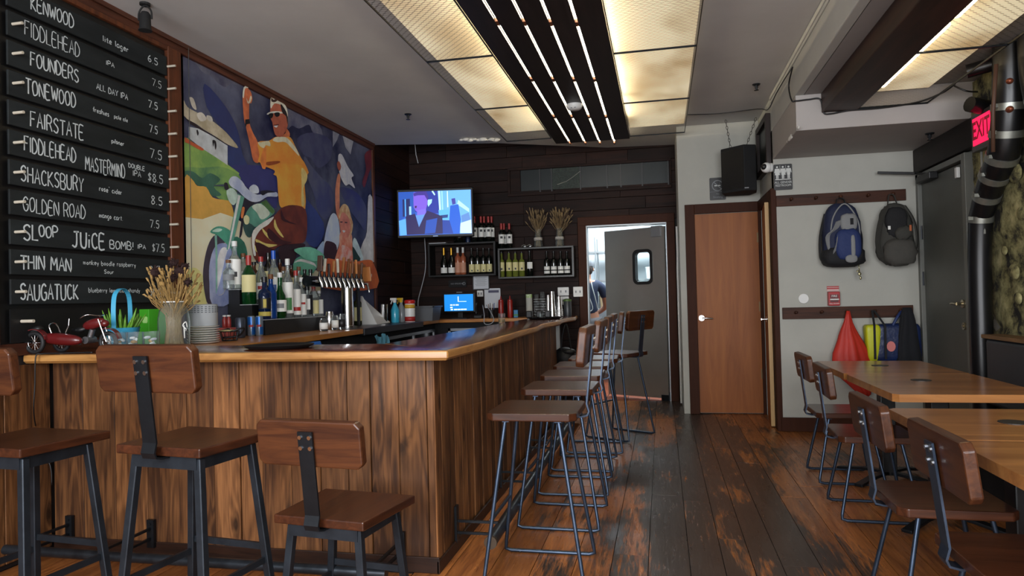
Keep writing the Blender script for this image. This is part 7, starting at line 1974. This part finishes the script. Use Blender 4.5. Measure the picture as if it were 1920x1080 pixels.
for x_ in (-1.95, -.25):
    for y_ in (10.3, 10.75): obj('leg', MB().tube([(x_, y_, 0), (x_, y_, .88)], .02, 8), KS, kt)
kl = thing('ceiling_panel_light', 'bright flat ceiling light panel in the kitchen', 'light', (-.6, 10.0, 2.68), world=True)
obj('frame', MB().box(-1.25, .05, 9.4, 10.6, 2.66, 2.72), WHITE, kl)
obj('glow_sheet', MB().box(-1.2, 0, 9.45, 10.55, 2.652, 2.66), M('kitchen_lamp', '#ffffff', .5, emit=3.0, ecol='#eaf6ff'), kl)


def skin_mesh(name, pts, edges, radii, mat, parent, sub=2, root=0, label=None):
    me = bpy.data.meshes.new(name); off = OFF.get(parent.name, Vector())
    me.from_pydata([tuple(Vector(p) - off) for p in pts], edges, [])
    o = bpy.data.objects.new(name, me); COL.objects.link(o); o.parent = parent
    me.materials.append(mat)
    sk_ = o.modifiers.new('skin', 'SKIN')
    if not me.skin_vertices: me.skin_vertices.new()
    for i, r in enumerate(radii):
        v = me.skin_vertices[0].data[i]; v.radius = r if isinstance(r, tuple) else (r, r); v.use_root = (i == root)
    sk_.use_smooth_shade = True
    s_ = o.modifiers.new('sub', 'SUBSURF'); s_.levels = sub; s_.render_levels = sub
    if label: o['label'] = label
    return o


PX, PY = -1.03, 9.85
ps = thing('person', 'person in a grey cap and navy shirt seen from behind in the kitchen', 'person', (PX, PY, 0), R_(8))
SKN = M('skin', '#9a6a52', .5); SHT = M('shirt_navy', '#16233c', .85, bump=.3, bs=18); PNT = M('trousers_grey', '#4a4a4e', .85)
# body: pelvis root, spine, neck, head, arms bent forward to the table, legs
bp_ = [(0, 0, .98), (0, .01, 1.12), (0, .02, 1.28), (0, .02, 1.42), (0, .03, 1.50), (0, .05, 1.57), (0, .07, 1.66), (0, .06, 1.735),
       (-.13, .02, 1.43), (-.21, .03, 1.39), (-.25, .06, 1.24), (-.26, .12, 1.12), (-.20, .24, 1.06), (-.15, .34, 1.02),
       (.13, .02, 1.43), (.21, .03, 1.39), (.25, .06, 1.24), (.26, .12, 1.12), (.20, .24, 1.06), (.15, .34, 1.02),
       (-.09, 0, .90), (-.10, .0, .70), (-.10, .02, .50), (-.11, -.01, .28), (-.11, -.02, .09), (-.12, .10, .04),
       (.09, 0, .90), (.10, 0, .70), (.10, .02, .50), (.11, -.01, .28), (.11, -.02, .09), (.12, .10, .04)]
be_ = [(0, 1), (1, 2), (2, 3), (3, 4), (4, 5), (5, 6), (6, 7), (3, 8), (8, 9), (9, 10), (10, 11), (11, 12), (12, 13), (3, 14), (14, 15), (15, 16), (16, 17), (17, 18), (18, 19),
       (0, 20), (20, 21), (21, 22), (22, 23), (23, 24), (24, 25), (0, 26), (26, 27), (27, 28), (28, 29), (29, 30), (30, 31)]
br_ = [(.15, .11), (.135, .10), (.155, .11), (.16, .105), .06, .056, (.085, .10), (.07, .085), .07, .062, .05, .043, .036, .028, .07, .062, .05, .043, .036, .028, .095, .08, .062, .055, .042, .04, .095, .08, .062, .055, .042, .04]
OFF[ps.name] = Vector()
skin_mesh('body', bp_, be_, br_, SKN, ps)
tr_i = [0, 1, 2, 3, 8, 9, 10, 14, 15, 16]
mp_ = {v: i for i, v in enumerate(tr_i)}
skin_mesh('shirt', [bp_[i] for i in tr_i], [(mp_[a], mp_[b]) for a, b in be_ if a in mp_ and b in mp_], [((br_[i][0] + .012, br_[i][1] + .012) if isinstance(br_[i], tuple) else br_[i] + .014) for i in tr_i], SHT, ps)
lg_i = [0, 20, 21, 22, 23, 24, 26, 27, 28, 29, 30]
mp_ = {v: i for i, v in enumerate(lg_i)}
skin_mesh('trousers', [bp_[i] for i in lg_i], [(mp_[a], mp_[b]) for a, b in be_ if a in mp_ and b in mp_], [((br_[i][0] + .014, br_[i][1] + .014) if isinstance(br_[i], tuple) else br_[i] + .016) for i in lg_i], PNT, ps)
for sx in (-1, 1):
    hp = [(sx * .15, .34, 1.02), (sx * .14, .40, 1.005)]; he = [(0, 1)]; hr = [(.026, .02), (.036, .016)]
    for k, (dx, ln) in enumerate(((-.028, .07), (-.010, .08), (.010, .075), (.027, .058))):
        b0 = len(hp)
        hp += [(sx * .14 + dx, .43, 1.0), (sx * .14 + dx * 1.15, .43 + ln * .5, .985), (sx * .14 + dx * 1.15, .43 + ln * .9, .955)]
        hr += [.010, .009, .007]; he += [(1, b0), (b0, b0 + 1), (b0 + 1, b0 + 2)]
    b0 = len(hp)
    hp += [(sx * .11, .385, .995), (sx * .085, .42, .98)]; hr += [.011, .009]; he += [(0, b0), (b0, b0 + 1)]
    skin_mesh('hand', hp, he, hr, SKN, ps)
hm = MB(); pillow(hm, (0, .06, 1.665), (.088, .105, .10), .9, 18, 10); obj('hair', hm, M('hair_dark', '#241a14', .8), ps, smooth=True)
hm = MB().lathe([(.098, 1.70), (.098, 1.735), (.08, 1.785), (.04, 1.81), (0, 1.815)], (0, .06, 0), 20); hm.lathe([(.098, 1.70), (.0985, 1.705)], (0, .06, 0), 20)
obj('cap', hm, M('cap_cloth_grey', '#5a6066', .85), ps, smooth=60)
obj('cap_brim', MB().strip([(0, .15, 1.71), (0, .2, 1.705), (0, .245, 1.69)], .14, .006, (1, 0, 0)), M('cap_cloth_grey', '#5a6066', .85), ps)
for sx in (-1, 1): obj('ear', MB().ball((sx * .093, .06, 1.655), .022, (.4, .8, 1.3), 10, 6), SKN, ps, smooth=True)
obj('nose', MB().ball((0, .172, 1.64), .016, (.8, 1, 1.4), 8, 6), SKN, ps, smooth=True)
for sx in (-1, 1): obj('eye', MB().ball((sx * .032, .155, 1.67), .012, (1, .6, .7), 8, 6), LW, ps, smooth=True)
obj('mouth', MB().ball((0, .158, 1.60), .02, (1, .3, .3), 8, 5), M('lips', '#7d4038', .5), ps)
obj('apron_string', MB().tube(smooth_poly([(-.06, .0, 1.50), (-.05, -.10, 1.42), (.02, -.135, 1.25), (.06, -.13, 1.1), (.0, -.14, 1.05)], 4, False), .007, 6).tube(smooth_poly([(.06, .0, 1.50), (.06, -.09, 1.42), (.10, -.12, 1.25), (.13, -.08, 1.1)], 4, False), .007, 6), M('apron_tape', '#9aa0a0', .8), ps, kind='stuff', smooth=True)
